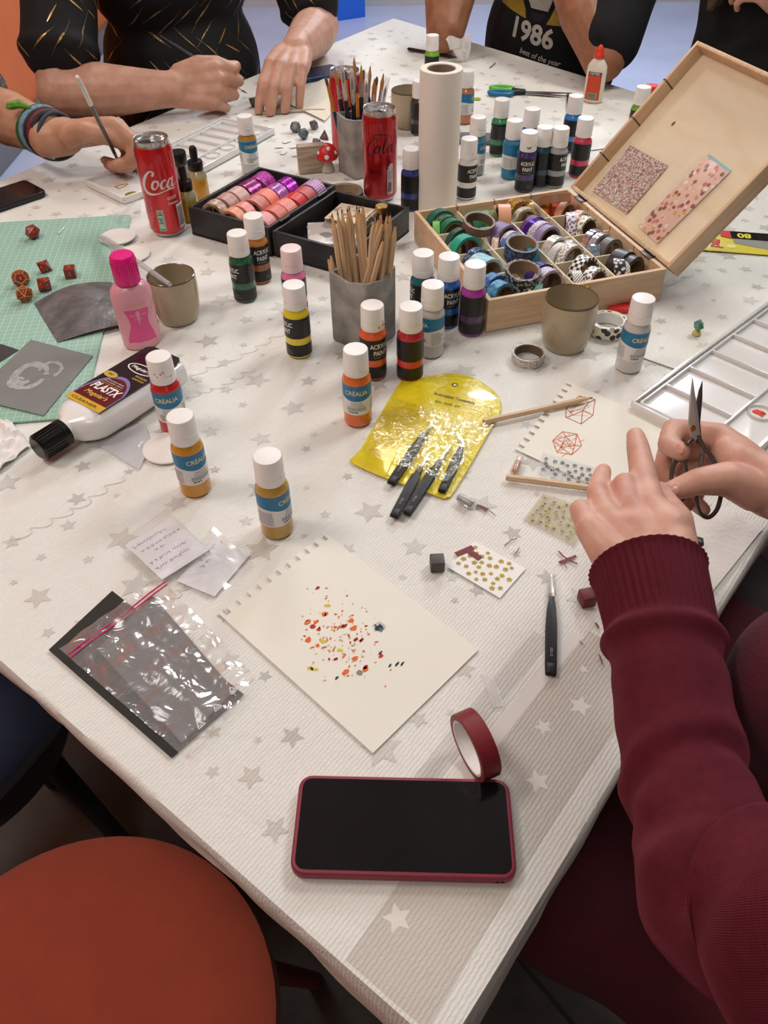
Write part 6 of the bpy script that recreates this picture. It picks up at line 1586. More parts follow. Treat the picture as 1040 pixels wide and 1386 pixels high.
mb.add([(.046 + .008 * cos(a_), .018 + .006 * sin(a_), .0022) for a_ in [i * pi / 8 for i in range(16)]], [tuple(range(16))], mat('pale yellow print', (236, 226, 130), .5)); mb.build('print', t)
# plastic pipette leaning into the left cup
a, b = P(133, 318, .010), P(230, 385, .084)
m_pip = film('clear pipette', haze=.42, gloss=.9, scale=20, strength=.1, hazecol=(214, 214, 218))
pts = [a, a.lerp(b, .12), a.lerp(b, .45), a.lerp(b, .55), a.lerp(b, .8), b]
tag(MB().tube(pts, [.0015, .0058, .0062, .0042, .0036, .0028], m_pip, n=14).build('pipette'), 'clear plastic pipette leaning from the cotton pad to left cup', 'pipette')

scrap([(663, 92), (668, 88), (671, 85)], 'small dark scrap on the cloth behind the copper paint', .0022, mat('dark scrap', (40, 34, 32), .7))
scrap([(650, 98), (656, 101)], 'tiny dark scrap nearer the copper paint cap', .0014, mat('dark scrap', (40, 34, 32), .7))
# blue object of unclear kind on the floor far behind, built as an open box
c_ = Vector((-.30, 5.95, 0)); t = thing('blue_object', 'bright blue object on the floor beyond the painter', 'blue_object', (c_.x, c_.y, 0), .5); m_bl = mat('bright blue plastic', (40, 110, 220), .4)
MB().box((0, 0, .006), (.34, .26, .010), m_bl, bev=.003).build('bottom', t)
for c0_, s0_ in (((0, .13, .11), (.36, .012, .22)), ((0, -.13, .11), (.36, .012, .22)), ((.174, 0, .11), (.012, .26, .22)), ((-.174, 0, .11), (.012, .26, .22))): MB().box(c0_, s0_, m_bl, bev=.004).build('side_panel', t)
# ---------------------------------------------------------------- people
def skin(name, c, c2):
    if name in _mats: return _mats[name]
    N = NT(name); b = N.n('ShaderNodeBsdfPrincipled', Roughness=.48); b.inputs['Subsurface Weight'].default_value = .12; b.inputs['Subsurface Radius'].default_value = (.012, .004, .002); b.inputs['Subsurface Scale'].default_value = .5
    b.inputs['Specular IOR Level'].default_value = .35
    tc = N.n('ShaderNodeTexCoord'); nz = N.n('ShaderNodeTexNoise', Scale=34.0, Detail=3.0); N.l(tc.outputs['Object'], nz.inputs['Vector'])
    r = N.n('ShaderNodeMapRange'); r.inputs['From Min'].default_value = .36; r.inputs['From Max'].default_value = .64; N.l(nz.outputs['Fac'], r.inputs[0])
    N.l(N.mix(r.outputs[0], lin(c), lin(c2)), b.inputs['Base Color'])
    n2 = N.n('ShaderNodeTexNoise', Scale=420.0, Detail=2.0); N.l(tc.outputs['Object'], n2.inputs['Vector'])
    h = N.math('ADD', N.math('MULTIPLY', n2.outputs['Fac'], .35), N.math('MULTIPLY', nz.outputs['Fac'], .5))
    bp = N.n('ShaderNodeBump', Strength=.35, Distance=.0012); N.l(h, bp.inputs['Height']); N.l(bp.outputs[0], b.inputs['Normal'])
    N.l(b.outputs[0], N.out.inputs[0]); _mats[name] = N.m
    return N.m
def V(*a): return Vector(a)
def hand(mb, m, W, f, n, left, curls, s=1.0, thumb=None, spread=.12, wrist=.026):
    """palm, four bent fingers and a thumb; f points along the palm, n out of the back of the hand"""
    f = f.normalized(); n = (n - f * n.dot(f)).normalized(); t = f.cross(n) if left else n.cross(f)
    offs = (.027, .009, -.010, -.028); fw = (.084, .088, .083, .074); segs = ((.042, .026, .021), (.046, .030, .022), (.042, .028, .021), (.033, .021, .019)); rad = (.0096, .0098, .0093, .0082)
    chain(mb, [W - f * .02, W + f * .012], [wrist * s, wrist * .98 * s], m)
    tips = []
    for i in range(4):
        K = W + f * fw[i] * s + t * offs[i] * s - n * .002 * abs(i - 1) * s
        chain(mb, [W + f * .012 * s + t * offs[i] * .55 * s, W + f * .05 * s + t * offs[i] * .85 * s, K], [.0155 * s, .0140 * s, .0112 * s], m)
        d0 = (f + t * spread * (1.2, .3, -.5, -1.4)[i]).normalized(); ang_ = 0; p = K; pts = [K]; rr = [rad[i] * 1.1 * s]
        for k in range(3):
            ang_ += R(curls[i][k]); d = d0 * cos(ang_) - n * sin(ang_); p = p + d * segs[i][k] * s; pts.append(p); rr.append(rad[i] * (1, .93, .82)[k] * s)
        chain(mb, pts, rr, m); tips.append(pts[-1])
    tb = W + f * .022 * s + t * .024 * s - n * .006 * s
    if thumb: pts = [tb] + [W + f * a * s + t * b * s + n * c * s for a, b, c in thumb]
    else: pts = [tb, tb + (f * .7 + t * .6 - n * .25).normalized() * .040 * s, tb + (f * .85 + t * .42 - n * .35).normalized() * .070 * s, tb + (f * .95 + t * .25 - n * .4).normalized() * .094 * s]
    chain(mb, pts, [.0165 * s, .0128 * s, .0110 * s, .0090 * s], m); chain(mb, [W + f * .02 * s, pts[1].lerp(W + f * .05 * s, .5)], [.016 * s, .013 * s], m)
    return tips
def body_core(mb, m, C, f, z_hip, z_sh, head_z, sh, el, wr, k=1.0, tilt=0.06, arm=(.042, .036, .028), skip=()):
    """inner body under the clothes: trunk, neck, head, upper arms and forearms (sh, el, wr hold right and left joints)"""
    f = f.normalized(); s = V(f.y, -f.x, 0)
    rot = Matrix((( s.x, f.x, 0), (s.y, f.y, 0), (0, 0, 1)))
    hip = V(C.x, C.y, z_hip) - f * .04; ch = V(C.x, C.y, z_sh - .16)
    mb.sphere(hip, 1, m, n=20, k=14, sc=(.15 * k, .11 * k, .12), rot=rot); mb.sphere(hip.lerp(ch, .5), 1, m, n=20, k=14, sc=(.135 * k, .10 * k, .20), rot=rot); mb.sphere(ch, 1, m, n=20, k=14, sc=(.155 * k, .10 * k, .17), rot=rot)
    nk = V(C.x, C.y, z_sh) + f * .01; hd = V(C.x, C.y, head_z - .055) + f * tilt
    chain(mb, [nk - V(0, 0, .04), nk + V(0, 0, .03), hd - V(0, 0, .06)], [.066, .056, .052], m)
    # head with jaw, nose, lips, ears
    mb.sphere(hd + V(0, 0, .02) - f * .005, 1, m, n=24, k=18, sc=(.073, .090, .092), rot=rot); mb.sphere(hd - V(0, 0, .045) + f * .028, 1, m, n=20, k=14, sc=(.052, .058, .062), rot=rot)
    chain(mb, [hd + f * .088 + V(0, 0, .012), hd + f * .103 - V(0, 0, .024)], [.008, .0125], m)
    mb.sphere(hd + f * .088 - V(0, 0, .056), 1, m, sc=(.022, .008, .006), rot=rot); mb.sphere(hd + f * .087 - V(0, 0, .067), 1, m, sc=(.019, .008, .006), rot=rot)
    for q in (-1, 1):
        mb.sphere(hd + s * q * .074 - V(0, 0, .005) - f * .01, 1, m, sc=(.010, .020, .032), rot=rot); mb.sphere(hd + s * q * .032 + f * .076 + V(0, 0, .022), 1, m, sc=(.020, .010, .009), rot=rot)
    for i in (0, 1):
        chain(mb, [nk - V(0, 0, .01), sh[i]], [.05, .052], m)
        if i in skip: continue
        chain(mb, [sh[i], sh[i].lerp(el[i], .5), el[i]], [arm[0] * 1.05, arm[0], arm[1] * 1.05], m); chain(mb, [el[i], el[i].lerp(wr[i], .35), wr[i]], [arm[1] * 1.05, arm[1] * 1.12, arm[2]], m)
    return hd, rot
def face_bits(o, hd, rot, f, eye=(70, 50, 36), hairc=(50, 36, 28), long=False, m_hair=None):
    s = V(f.y, -f.x, 0)
    for q in (-1, 1):
        p = hd + s * q * .032 + f * .0765 + V(0, 0, .014)
        mb = MB(); mb.sphere(p, .0115, mat('eye white', (224, 220, 214), .2), n=14, k=10); mb.sphere(p + f * .0065, .0062, mat('iris %s' % (eye,), eye, .2), n=10, k=8); mb.build('eye', o)
        mb = MB(); mb.tube([p + s * a + V(0, 0, .022 - abs(a) * .2) + f * .006 for a in (-.018, -.006, .008, .018)], [.002, .0036, .0034, .0018], m_hair, n=8); mb.build('eyebrow', o)
    mb = MB(); mb.tube([hd + s * a + f * (.096 - abs(a) * .35) - V(0, 0, .0615) for a in (-.02, -.008, 0, .008, .02)], [.002, .0042, .0046, .0042, .002], mat('lips', (168, 96, 88), .45), n=8); mb.build('lips', o)
    mb = MB()
    for a in range(-180, 180, 12):
        for b in (8, 30, 52, 74):
            d = (rot @ V(sin(R(a)) * cos(R(b)), -cos(R(a)) * cos(R(b)), sin(R(b)))); 
            if (b < 20 and abs(a) > 100) or (b < 45 and abs(a) > 118): continue
            mb.sphere(hd + V(0, 0, .026) + V(d.x * .080, d.y * .086, d.z * .088) - f * .006, .021, m_hair, n=8, k=6)
    if long:
        for q in range(-5, 6):
            a = R(q * 22); d = rot @ V(sin(a), -cos(a) * .9, 0); p0 = hd + d * .085 + V(0, 0, .03)
            chain(mb, [p0, p0 + d * .02 - V(0, 0, .12), p0 + d * .045 + f * .03 - V(0, 0, .27), p0 + d * .05 + f * .06 - V(0, 0, .38)], [.026, .026, .022, .012], m_hair, n=8)
    h = baked(mb, 'hair', .006, 3, o)
    return h
def hair_mat(c): return mat('hair %s' % (c,), c, .5, noise=(60, .35), bump=(150, .8, .004))
def cloth_fab(name, c, c2=None, rough=.85, scale=380, st=.35, sheen=.2):
    return mat(name, c, rough, bump=(scale, st, .0015), sheen=sheen, noise=(14, .18), col2=c2)
def garment(mb, C, f, z_hip, z_sh, sh, to, m, k=1.0, fat=1.0, sleeve=(.066, .06), belly=0.0):
    f = f.normalized(); s = V(f.y, -f.x, 0); rot = Matrix(((s.x, f.x, 0), (s.y, f.y, 0), (0, 0, 1)))
    hip = V(C.x, C.y, z_hip) - f * .03; ch = V(C.x, C.y, z_sh - .15)
    mb.sphere(hip, 1, m, n=24, k=16, sc=(.19 * k, .15 * fat, .15), rot=rot); mb.sphere(hip.lerp(ch, .45) + f * belly, 1, m, n=24, k=16, sc=(.18 * k, .145 * fat, .22), rot=rot); mb.sphere(ch, 1, m, n=24, k=16, sc=(.20 * k, .135 * fat, .19), rot=rot)
    nk = V(C.x, C.y, z_sh + .01)
    for i in (0, 1):
        chain(mb, [nk - V(0, 0, .045) + (sh[i] - nk) * .25, sh[i] - V(0, 0, .01)], [.075, .070], m)
        if to[i] is not None: chain(mb, [sh[i], sh[i].lerp(to[i], .5), to[i]], [.072, sleeve[0], sleeve[1]], m)
    return mb
def legs(o, C, f, m, z_hip, spread=.10, thigh=.42, r=.078, shoe=(30, 28, 28), floor=0.0):
    f = f.normalized(); s = V(f.y, -f.x, 0); mb = MB()
    hip = V(C.x, C.y, z_hip - .02)
    for q in (-1, 1):
        a = hip + s * q * .085; b = a + f * thigh + s * q * (spread - .085); c = V(b.x, b.y, floor + .09) - f * .06
        chain(mb, [a, a.lerp(b, .5), b], [r * 1.12, r, r * .82], m); chain(mb, [b, b.lerp(c, .5), c], [r * .8, r * .72, r * .55], m)
        sm_ = MB(); chain(sm_, [c + V(0, 0, -.05), c + V(0, 0, -.052) + f * .10, c + V(0, 0, -.056) + f * .17], [.037, .035, .030], mat('shoe %s' % (shoe,), shoe, .5)); baked(sm_, 'shoe', .006, 3, o)
    return baked(mb, 'trousers', .009, 4, o)
def stool(C, f, label, col=(168, 66, 42), h=.46, r=.2, legc=(120, 52, 36), splay=.98):
    t = thing('stool', label, 'stool', (C.x, C.y, 0), atan2(f.y, f.x))
    m = mat('stool fabric %s' % (col,), col, .9, bump=(500, .5, .001), noise=(30, .08), sheen=.2); ml = mat('stool legs %s' % (legc,), legc, .5)
    MB().lathe([(0, h - .07), (r * .9, h - .07), (r * .985, h - .06), (r, h - .035), (r * .985, h - .012), (r * .90, h - .002), (r * .6, h + .002), (0, h + .003)], m, n=56).build('seat', t)
    for i in range(4):
        a = pi / 4 + i * pi / 2; MB().tube([(r * .62 * cos(a), r * .62 * sin(a), h - .07), (r * splay * cos(a), r * splay * sin(a), 0)], [.017, .012], ml, n=12).build('leg', t)
    return t
def solid_obj(name, parts): pass

# ======================= the scissors person in the burgundy sweater, at the right edge
m_sk5 = skin('fair skin', (212, 168, 148), (196, 146, 128))
f5 = V(-.78, .62, 0); C5 = V(.50, .29, 0)
sh5 = [V(.62, .44, T + .27), V(.395, .135, T + .27)]           # right, left
eL5 = PF(968, 1195, .45); wL5 = PF(884, 778, .612); wR5 = PF(1046, 660, .695); eR5 = V(.585, .40, T + .055)
mb = MB()
hd5, rot5 = body_core(mb, m_sk5, C5, f5, T - .24, T + .29, T + .53, sh5, [eR5, eL5], [wR5, wL5], arm=(.032, .0275, .027), skip=(1,))
chain(mb, [wL5, PF(892, 840, .585), PF(906, 920, .553), PF(926, 1040, .512), PF(955, 1140, .472), PF(985, 1212, .440), PF(1050, 1252, .408), PF(1180, 1262, .365), sh5[1]], [.027, .026, .026, .027, .028, .030, .032, .034, .045], m_sk5)
# left hand seen from the back
KI, KM, KR, KP = PF(880, 684, .645), PF(851, 684, .646), PF(822, 698, .640), PF(799, 716, .632)
for K_, off in ((KI, .016), (KM, .005), (KR, -.006), (KP, -.016)):
    st = wL5 + (KI - KP).normalized() * off
    chain(mb, [st, st.lerp(K_, .55), K_], [.0185, .0165, .0118], m_sk5)
chain(mb, [wL5, wL5.lerp(KM, .6), wL5.lerp(KR, .8)], [.027, .0185, .014], m_sk5)
chain(mb, [KI, PF(869, 632, .682), PF(864, 606, .703), PF(860.5, 590, .717)], [.0122, .0110, .0100, .0082], m_sk5, 18)
chain(mb, [KM, PF(846, 656, .664), PF(850, 664, .690), PF(856, 676, .690)], [.0116, .0104, .0096, .0084], m_sk5, 18)
chain(mb, [KR, PF(809, 668, .664), PF(813, 649, .688), PF(817, 638, .702)], [.0108, .0092, .0085, .0074], m_sk5, 18)
chain(mb, [KP, PF(786, 690, .650), PF(792, 700, .674), PF(800, 712, .676)], [.0105, .0092, .0082, .0072], m_sk5, 18)
chain(mb, [PF(912, 750, .612), PF(914, 706, .640), PF(899, 680, .672), PF(889, 664, .695)], [.0190, .0145, .0112, .0090], m_sk5, 18)
chain(mb, [wL5, PF(905, 715, .628), KI], [.024, .018, .012], m_sk5)
# right hand round the scissors
RI, RM, RRg, RP_ = PF(975, 590, .728), PF(975, 604, .744), PF(980, 622, .752), PF(990, 642, .750)
for K_ in (RI, RM, RRg, RP_): chain(mb, [wR5.lerp(K_, .12), wR5.lerp(K_, .6), K_], [.020, .0165, .0120], m_sk5)
chain(mb, [RI, PF(912, 582, .738), PF(905, 602, .722), PF(922, 612, .708)], [.0118, .0108, .0098, .0084], m_sk5, 18)
chain(mb, [RM, PF(905, 612, .752), PF(897, 642, .742), PF(914, 664, .728)], [.0115, .0104, .0096, .0082], m_sk5, 18)
chain(mb, [RRg, PF(920, 640, .764), PF(910, 668, .752), PF(928, 684, .738)], [.0110, .0098, .0090, .0078], m_sk5, 18)
chain(mb, [RP_, PF(946, 656, .766), PF(938, 678, .754), PF(952, 690, .744)], [.0100, .0088, .0080, .0070], m_sk5, 18)
chain(mb, [PF(1022, 664, .690), PF(985, 648, .684), PF(945, 652, .682), PF(914, 663, .688)], [.0185, .0150, .0118, .0094], m_sk5, 18)
chain(mb, [wR5, PF(1005, 630, .705), PF(985, 612, .715)], [.026, .020, .014], m_sk5)
p5 = baked(mb, 'person', .0023, 6)
tag(p5, 'person in a burgundy knitted sweater holding small scissors at the right table edge', 'person')
m_nail = mat('finger nail', (222, 168, 150), .28, coat=.3)
def nail(o, c, along, out, w=.0045, l=.0062):
    along = along.normalized(); out = (out - along * out.dot(along)).normalized(); sd = along.cross(out)
    rotm = Matrix((sd, along, out)).transposed(); mb = MB(); mb.sphere(c, 1, m_nail, n=14, k=8, sc=(w, l, .0016), rot=rotm); mb.build('nail', o)
tcam = lambda p: (CAM - p).normalized()
pt_ = PF(911, 662, .6805); nail(p5, pt_, PF(905, 665, .69) - PF(930, 656, .684), tcam(pt_) - RT * .2, .0056, .0072)
pt_ = PF(921, 607, .7005); nail(p5, pt_, PF(922, 612, .705) - PF(908, 604, .72), tcam(pt_) * .8 - UP * .2, .0045, .006)
m_hair5 = hair_mat((62, 40, 30)); face_bits(p5, hd5, rot5, f5, m_hair=m_hair5)
# knitted sweater
def knit_mat():
    N = NT('burgundy knit'); b = N.n('ShaderNodeBsdfPrincipled', Roughness=.9); b.inputs['Sheen Weight'].default_value = .3; b.inputs['Sheen Roughness'].default_value = .4; b.inputs['Sheen Tint'].default_value = lin((190, 90, 110)); b.inputs['Specular IOR Level'].default_value = .15
    uv = N.n('ShaderNodeUVMap'); tc = N.n('ShaderNodeTexCoord'); sp = N.n('ShaderNodeSeparateXYZ'); N.l(uv.outputs[0], sp.inputs[0])
    a = N.math('SINE', N.math('MULTIPLY', sp.outputs[0], 2 * pi * 980)); b2 = N.math('SINE', N.math('ADD', N.math('MULTIPLY', sp.outputs[1], 2 * pi * 900), N.math('MULTIPLY', a, .9)))
    nz = N.n('ShaderNodeTexNoise', Scale=120.0, Detail=3.0); N.l(tc.outputs['Object'], nz.inputs['Vector'])
    h = N.math('ADD', N.math('ADD', N.math('MULTIPLY', a, .35), N.math('MULTIPLY', b2, .10)), nz.outputs['Fac'])
    bp = N.n('ShaderNodeBump', Strength=.4, Distance=.0008); N.l(h, bp.inputs['Height']); N.l(bp.outputs[0], b.inputs['Normal'])
    r = N.n('ShaderNodeMapRange'); r.inputs['From Min'].default_value = -.2; r.inputs['From Max'].default_value = 1.2; N.l(h, r.inputs[0])
    N.l(N.mix(r.outputs[0], lin((68, 18, 29)), lin((98, 32, 44))), b.inputs['Base Color']); N.l(b.outputs[0], N.out.inputs[0]); return N.m
m_knit = knit_mat(); m_knit_body = cloth_fab('burgundy wool', (80, 23, 34), (68, 18, 29), .92, 300, .5, 0)
def sleeve_tube(name, pts, rad, ribs, fold, parent, m, n=200, k=16, cuff=.0):
    cp = catmull([(p.x, p.y, p.z) for p in pts], k); rr = [v.x for v in catmull([(r, 0, 0) for r in rad], k)]
    vs = []; fs = []; uvs = []; L_ = 0; prev = None; rows = []
    tot = sum((cp[i + 1] - cp[i]).length for i in range(len(cp) - 1))
    for i, p in enumerate(cp):
        t = (cp[min(len(cp) - 1, i + 1)] - cp[max(0, i - 1)]).normalized()
        if prev is None: u = (RT - t * RT.dot(t)).normalized()
        else: u = (prev - t * prev.dot(t)).normalized()
        prev = u; w = t.cross(u)
        if i: L_ += (cp[i] - cp[i - 1]).length
        rows.append((p, u, w, rr[i], L_))
    # inner lip first so that the opening has thickness
    order = [(0, .90, .010), (0, .955, .0), ] 
    for (p, u, w, r_, l_) in [(rows[3][0], rows[3][1], rows[3][2], rows[3][3] * .90, 0), (rows[0][0], rows[0][1], rows[0][2], rows[0][3] * .93, 0)] + rows:
        for j in range(n):
            a = 2 * pi * j / n; r2 = r_ + (fold(l_, a, tot) if l_ > 0 else 0)
            if l_ < cuff: r2 += .0008 * cos(ribs * a) * min(1, (cuff - l_) / .006 + .2) * min(1, .35 + l_ / .008)
            vs.append(p + (u * cos(a) + w * sin(a)) * r2)
    nr = len(rows) + 2
    mb = MB()
    for i in range(nr - 1):
        la = rows[max(0, i - 2)][4]; lb = rows[max(0, i - 1)][4]
        for j in range(n):
            j2 = (j + 1) % n; fs.append((i * n + j, i * n + j2, (i + 1) * n + j2, (i + 1) * n + j)); rq = rows[max(0, i - 2)][3] * 6.283; ua, ub = j / n * rq, (j + 1) / n * rq
            uvs.append([(ua, la), (ub, la), (ub, lb), (ua, lb)])
    mb.add(vs, fs, m, uvs=uvs); o = mb.build(name, parent, sharp=180); return o
def foldL(l, a, tot):
    g = lambda c, w: math.exp(-((l - c) / w) ** 2)
    ph = a - 4.3
    r = .0022 * g(.0, .004)
    r += .0052 * g(.064 + .004 * sin(a), .0065) - .0012 * g(.082, .008)                     # rolled ring above the cuff
    r += .0018 * sin(l * 150 + 1.6 * cos(ph) + 2 * sin(2 * a)) * max(0, min(1, (l - .09) / .04)) * (.5 + .5 * cos(a * 1 + l * 9))
    r += .0030 * g(.160 + .018 * cos(ph), .010) - .0028 * g(.176 + .018 * cos(ph), .010)
    r += .0042 * sin(l * 150 + 3 * cos(a + 1)) * g(.30, .055)
    r += .0030 * sin(l * 95 + 2.2 * cos(a)) * max(0, min(1, (l - .19) / .05))
    return r
eU = sh5[1]
sleeve_tube('sleeve', [PF(877, 772, .614), PF(886, 810, .597), PF(895, 852, .580), PF(906, 920, .553), PF(926, 1040, .512), PF(955, 1140, .472), PF(985, 1212, .440), PF(1050, 1252, .408), PF(1180, 1262, .365), eU.lerp(PF(1180, 1262, .365), .35), eU],
            [.0420, .0400, .0385, .0385, .0385, .0415, .0455, .0520, .0580, .068, .080], 46, foldL, p5, m_knit, n=322, cuff=.056)
def foldR(l, a, tot): return .003 * sin(l * 120 + 2 * cos(a)) * min(1, l / .05)
sleeve_tube('sleeve', [wR5 + (eR5 - wR5) * .07 + V(.0, 0, -.004), wR5.lerp(eR5, .22), wR5.lerp(eR5, .5), wR5.lerp(eR5, .8), eR5 + V(.02, .0, .0), eR5.lerp(sh5[0], .4) + V(.03, 0, 0), sh5[0]], [.037, .036, .042, .050, .058, .066, .078], 46, foldR, p5, m_knit, n=276, cuff=.05)
mb = MB(); garment(mb, C5, f5, T - .20, T + .28, sh5, [None, None], m_knit_body, 1.12, 1.32, belly=.035)
s5 = V(f5.y, -f5.x, 0)
for q in (-1, 1): mb.sphere(C5 + f5 * .11 + s5 * q * .085 + V(0, 0, T + .07), .092, m_knit_body, n=20, k=14)
mb.sphere(PF(1132, 955, .55), .074, m_knit_body, n=20, k=14); mb.sphere(PF(1180, 985, .60), .09, m_knit_body, n=20, k=14)
# the long hem over the lap
for q, kx in ((-1, 1.0), (1, 1.0)):
    a = C5 + V(0, 0, T - .25) + s5 * q * .10; b = a + f5 * .46 + s5 * q * .075 - V(0, 0, .005); chain(mb, [a, a.lerp(b, .5), b], [.125, .112, .100], m_knit_body, 20)
mb.sphere(C5 + V(0, 0, T - .25) + f5 * .14, 1, m_knit_body, n=20, k=14, sc=(.20, .20, .10), rot=rot5)
def wrinkle(amp, fr, seed):
    def g(me):
        nrm = [v.normal.copy() for v in me.vertices]
        for v, nv in zip(me.vertices, nrm):
            d = mnoise.noise(v.co * fr + V(seed, 0, 0)) * amp + mnoise.noise(V(v.co.x * fr * 2, v.co.y * fr * 2, v.co.z * fr * .7 + seed)) * amp * .6; v.co += nv * d
    return g
baked(mb, 'sweater', .008, 5, p5, post=wrinkle(.007, 9, 3))
legs(p5, C5, f5, mat('black trousers', (20, 20, 23), .8), T - .27, .17, .44, .070)
stool(C5 - f5 * .02, f5, 'round stool under the person in burgundy', (60, 46, 44), .345, .19)
# held scissors, upright between thumb and fingers
So = PF(938, 584, .700); kx = .700 / F_PX
Msc = frame(So, RT * .98 + FWD * .2, UP); t = thing('scissors', 'small steel scissors with oval loops held upright in the right hand', 'scissors', M=Msc)
def sp(x, y): return ((663 + 0) * 0 + ((660 + x / 2.737) - 938) * kx, (584 - (480 + y / 2.737)) * kx)
m_ss = mat('polished steel', (190, 188, 184), .3, metal=.55); m_sd = mat('dark polished steel', (104, 100, 98), .22, metal=.75)
mb = MB(); mb.prism([sp(*p) for p in ((741, 268), (746, 180), (758, 86), (766, 140), (779, 210), (790, 300), (770, 318), (750, 300))], -.0002, .0014, m_ss, bev=.0003); mb.build('blade', t)
mb = MB(); mb.prism([sp(*p) for p in ((772, 300), (776, 190), (790, 130), (804, 96), (803, 160), (794, 250), (800, 320), (780, 330))], -.0020, -.0004, m_sd, bev=.0003); mb.build('blade', t)
MB().lathe([(0, .0026), (.0024, .0024), (.0030, .0014)], mat('brass screw', (190, 150, 80), .3, metal=.9), n=16, M=TR(*sp(757, 272), 0)).build('screw', t)
MB().tube([(*sp(x, y), .0002) for x, y in ((778, 300), (795, 325))] + [(v.x, v.y, .0006) for v in catmull([(*sp(x, y), 0) for x, y in ((805, 345), (838, 378), (866, 440), (878, 500), (862, 568), (828, 602), (795, 592), (780, 560), (776, 520), (786, 470), (792, 410), (800, 360))], 5)], .0020, m_sd, n=10).build('handle_loop', t)
MB().tube([(*sp(x, y), -.002) for x, y in ((770, 305), (752, 325))] + [(v.x, v.y, -.014) for v in catmull([(*sp(x, y), 0) for x, y in ((742, 345), (722, 385), (710, 440), (716, 500), (738, 540), (764, 520), (772, 450), (762, 370))], 5)], .0020, m_sd, n=10).build('handle_loop', t)

# ======================= the painter in the black shirt with gold strokes
m_sk1 = skin('warm skin', (200, 156, 134), (184, 138, 116))
f1 = V(.75, -.66, 0); C1 = V(-.46, 2.17, 0)
sh1 = [V(-.63, 1.985, T + .37), V(-.27, 2.33, T + .37)]
eR1, wR1 = P(84, 124, .058), P(228, 121, .056); eL1, wL1 = P(432, 36, .062), P(402, 67, .080)
mb = MB(); hd1, rot1 = body_core(mb, m_sk1, C1, f1, T - .25, T + .40, T + .65, sh1, [eR1, eL1], [wR1, wL1], arm=(.050, .047, .033))
chain(mb, [eR1, eR1.lerp(wR1, .3), wR1], [.050, .051, .034], m_sk1)
fR = (P(300, 114, .062) - wR1); hand(mb, m_sk1, wR1, fR, V(.1, -.86, .45), False, [(40, 66, 44), (50, 78, 46), (56, 82, 48), (62, 84, 48)], 1.20, thumb=((.056, .036, -.004), (.086, .036, -.010), (.112, .026, -.016)), wrist=.029)
fL = (P(376, 104, .074) - wL1); hand(mb, m_sk1, wL1, fL, V(.1, -.2, 1), True, [(30, 28, 16), (30, 32, 18), (32, 34, 18), (34, 34, 18)], 1.24, thumb=((.052, -.0, -.026), (.082, .020, -.034), (.108, .026, -.042)), wrist=.028, spread=.07)
def rest(me):      # fingers flatten a little where they lie on the table
    for v in me.vertices:
        if T - .03 < v.co.z < T + .0028:
            p = v.co.xy
            if all((b - a).x * (p - a).y - (b - a).y * (p - a).x > 0 for a, b in ((CF, CR), (CR, CB), (CB, CL), (CL, CF))): v.co.z = T + .0028 + (v.co.z - T - .0028) * .03
p1 = baked(mb, 'person', .0034, 5, post=rest)
tag(p1, 'person in a black shirt with gold strokes painting a small die, far left side', 'person')
m_hair1 = hair_mat((48, 34, 26)); face_bits(p1, hd1, rot1, f1, m_hair=m_hair1)
m_blk1 = cloth_fab('black shirt cloth', (9, 9, 11), (14, 14, 16), .8, 300, .3, .0)
mb = MB(); garment(mb, C1, f1, T - .22, T + .38, sh1, [eR1.lerp(sh1[0], .22), eL1.lerp(sh1[1], .16)], m_blk1, 1.12, 1.1, (.072, .076))
for i, (e, s_) in enumerate(((eR1, sh1[0]), (eL1, sh1[1]))):
    c = e.lerp(s_, .20 if i == 0 else .14); d = (s_ - e).normalized(); u = d.orthogonal().normalized(); w = d.cross(u)
    mb.tube([c + (u * cos(a) + w * sin(a)) * .066 for a in [k * pi / 12 for k in range(24)]], .016, m_blk1, n=10, closed=True)
shirt1 = baked(mb, 'shirt', .007, 5, p1, post=wrinkle(.007, 10, 8))
me = shirt1.data; bvh = BVHTree.FromPolygons([v.co for v in me.vertices], [tuple(p.vertices) for p in me.polygons])
q = random.Random(12); m_gs = mat('gold stroke print', (190, 156, 96), .35, metal=.5); m_gr = mat('grey thread print', (92, 82, 66), .5); gm = MB()
pol = list(me.polygons); cnt = 0
def stroke_on(c, n, ang_, L_, w, m):
    up = (V(0, 0, 1) - n * n.z); up = up.normalized() if up.length > .2 else V(1, 0, 0); sd = up.cross(n); d = up * cos(ang_) + sd * sin(ang_); vs = []; k = 7
    e_ = n.cross(d)
    for i in range(k + 1):
        t_ = i / k - .5; ww = w * (1 - (2 * t_) ** 2) + .0004
        for s_ in (-1, 1):
            pos, nn, _, _ = bvh.find_nearest(c + d * L_ * t_ + e_ * ww * s_ + n * .004)
            vs.append(pos + nn * .0012)
    gm.add(vs, [(2 * i, 2 * i + 1, 2 * i + 3, 2 * i + 2) for i in range(k)], m)
tries = 0; used = []
while cnt < 230 and tries < 20000:
    tries += 1; p_ = q.choice(pol); n_ = p_.normal; c_ = p_.center
    if n_.dot(V(.45, -.85, .2)) < -.1 or abs(n_.z) > .85: continue
    if any((c_ - o_).length < .030 for o_ in used): continue
    used.append(c_.copy()); s_ = q.choice((-1, 1)); a_ = s_ * R(q.uniform(38, 58))
    stroke_on(c_, n_, a_, q.uniform(.028, .050), q.uniform(.0008, .0017), m_gs)
    if q.random() < .75: stroke_on(c_, n_, a_ + q.uniform(-.05, .05), q.uniform(.07, .10), .0006, m_gr)
    cnt += 1
gm.build('gold_print', shirt1)
legs(p1, C1, f1, mat('dark jeans', (26, 28, 38), .85), T - .27, .14, .40, .08)
stool(C1 - f1 * .03, f1, 'round orange stool under the painter in the black gold shirt', (176, 84, 44), .345, .19)
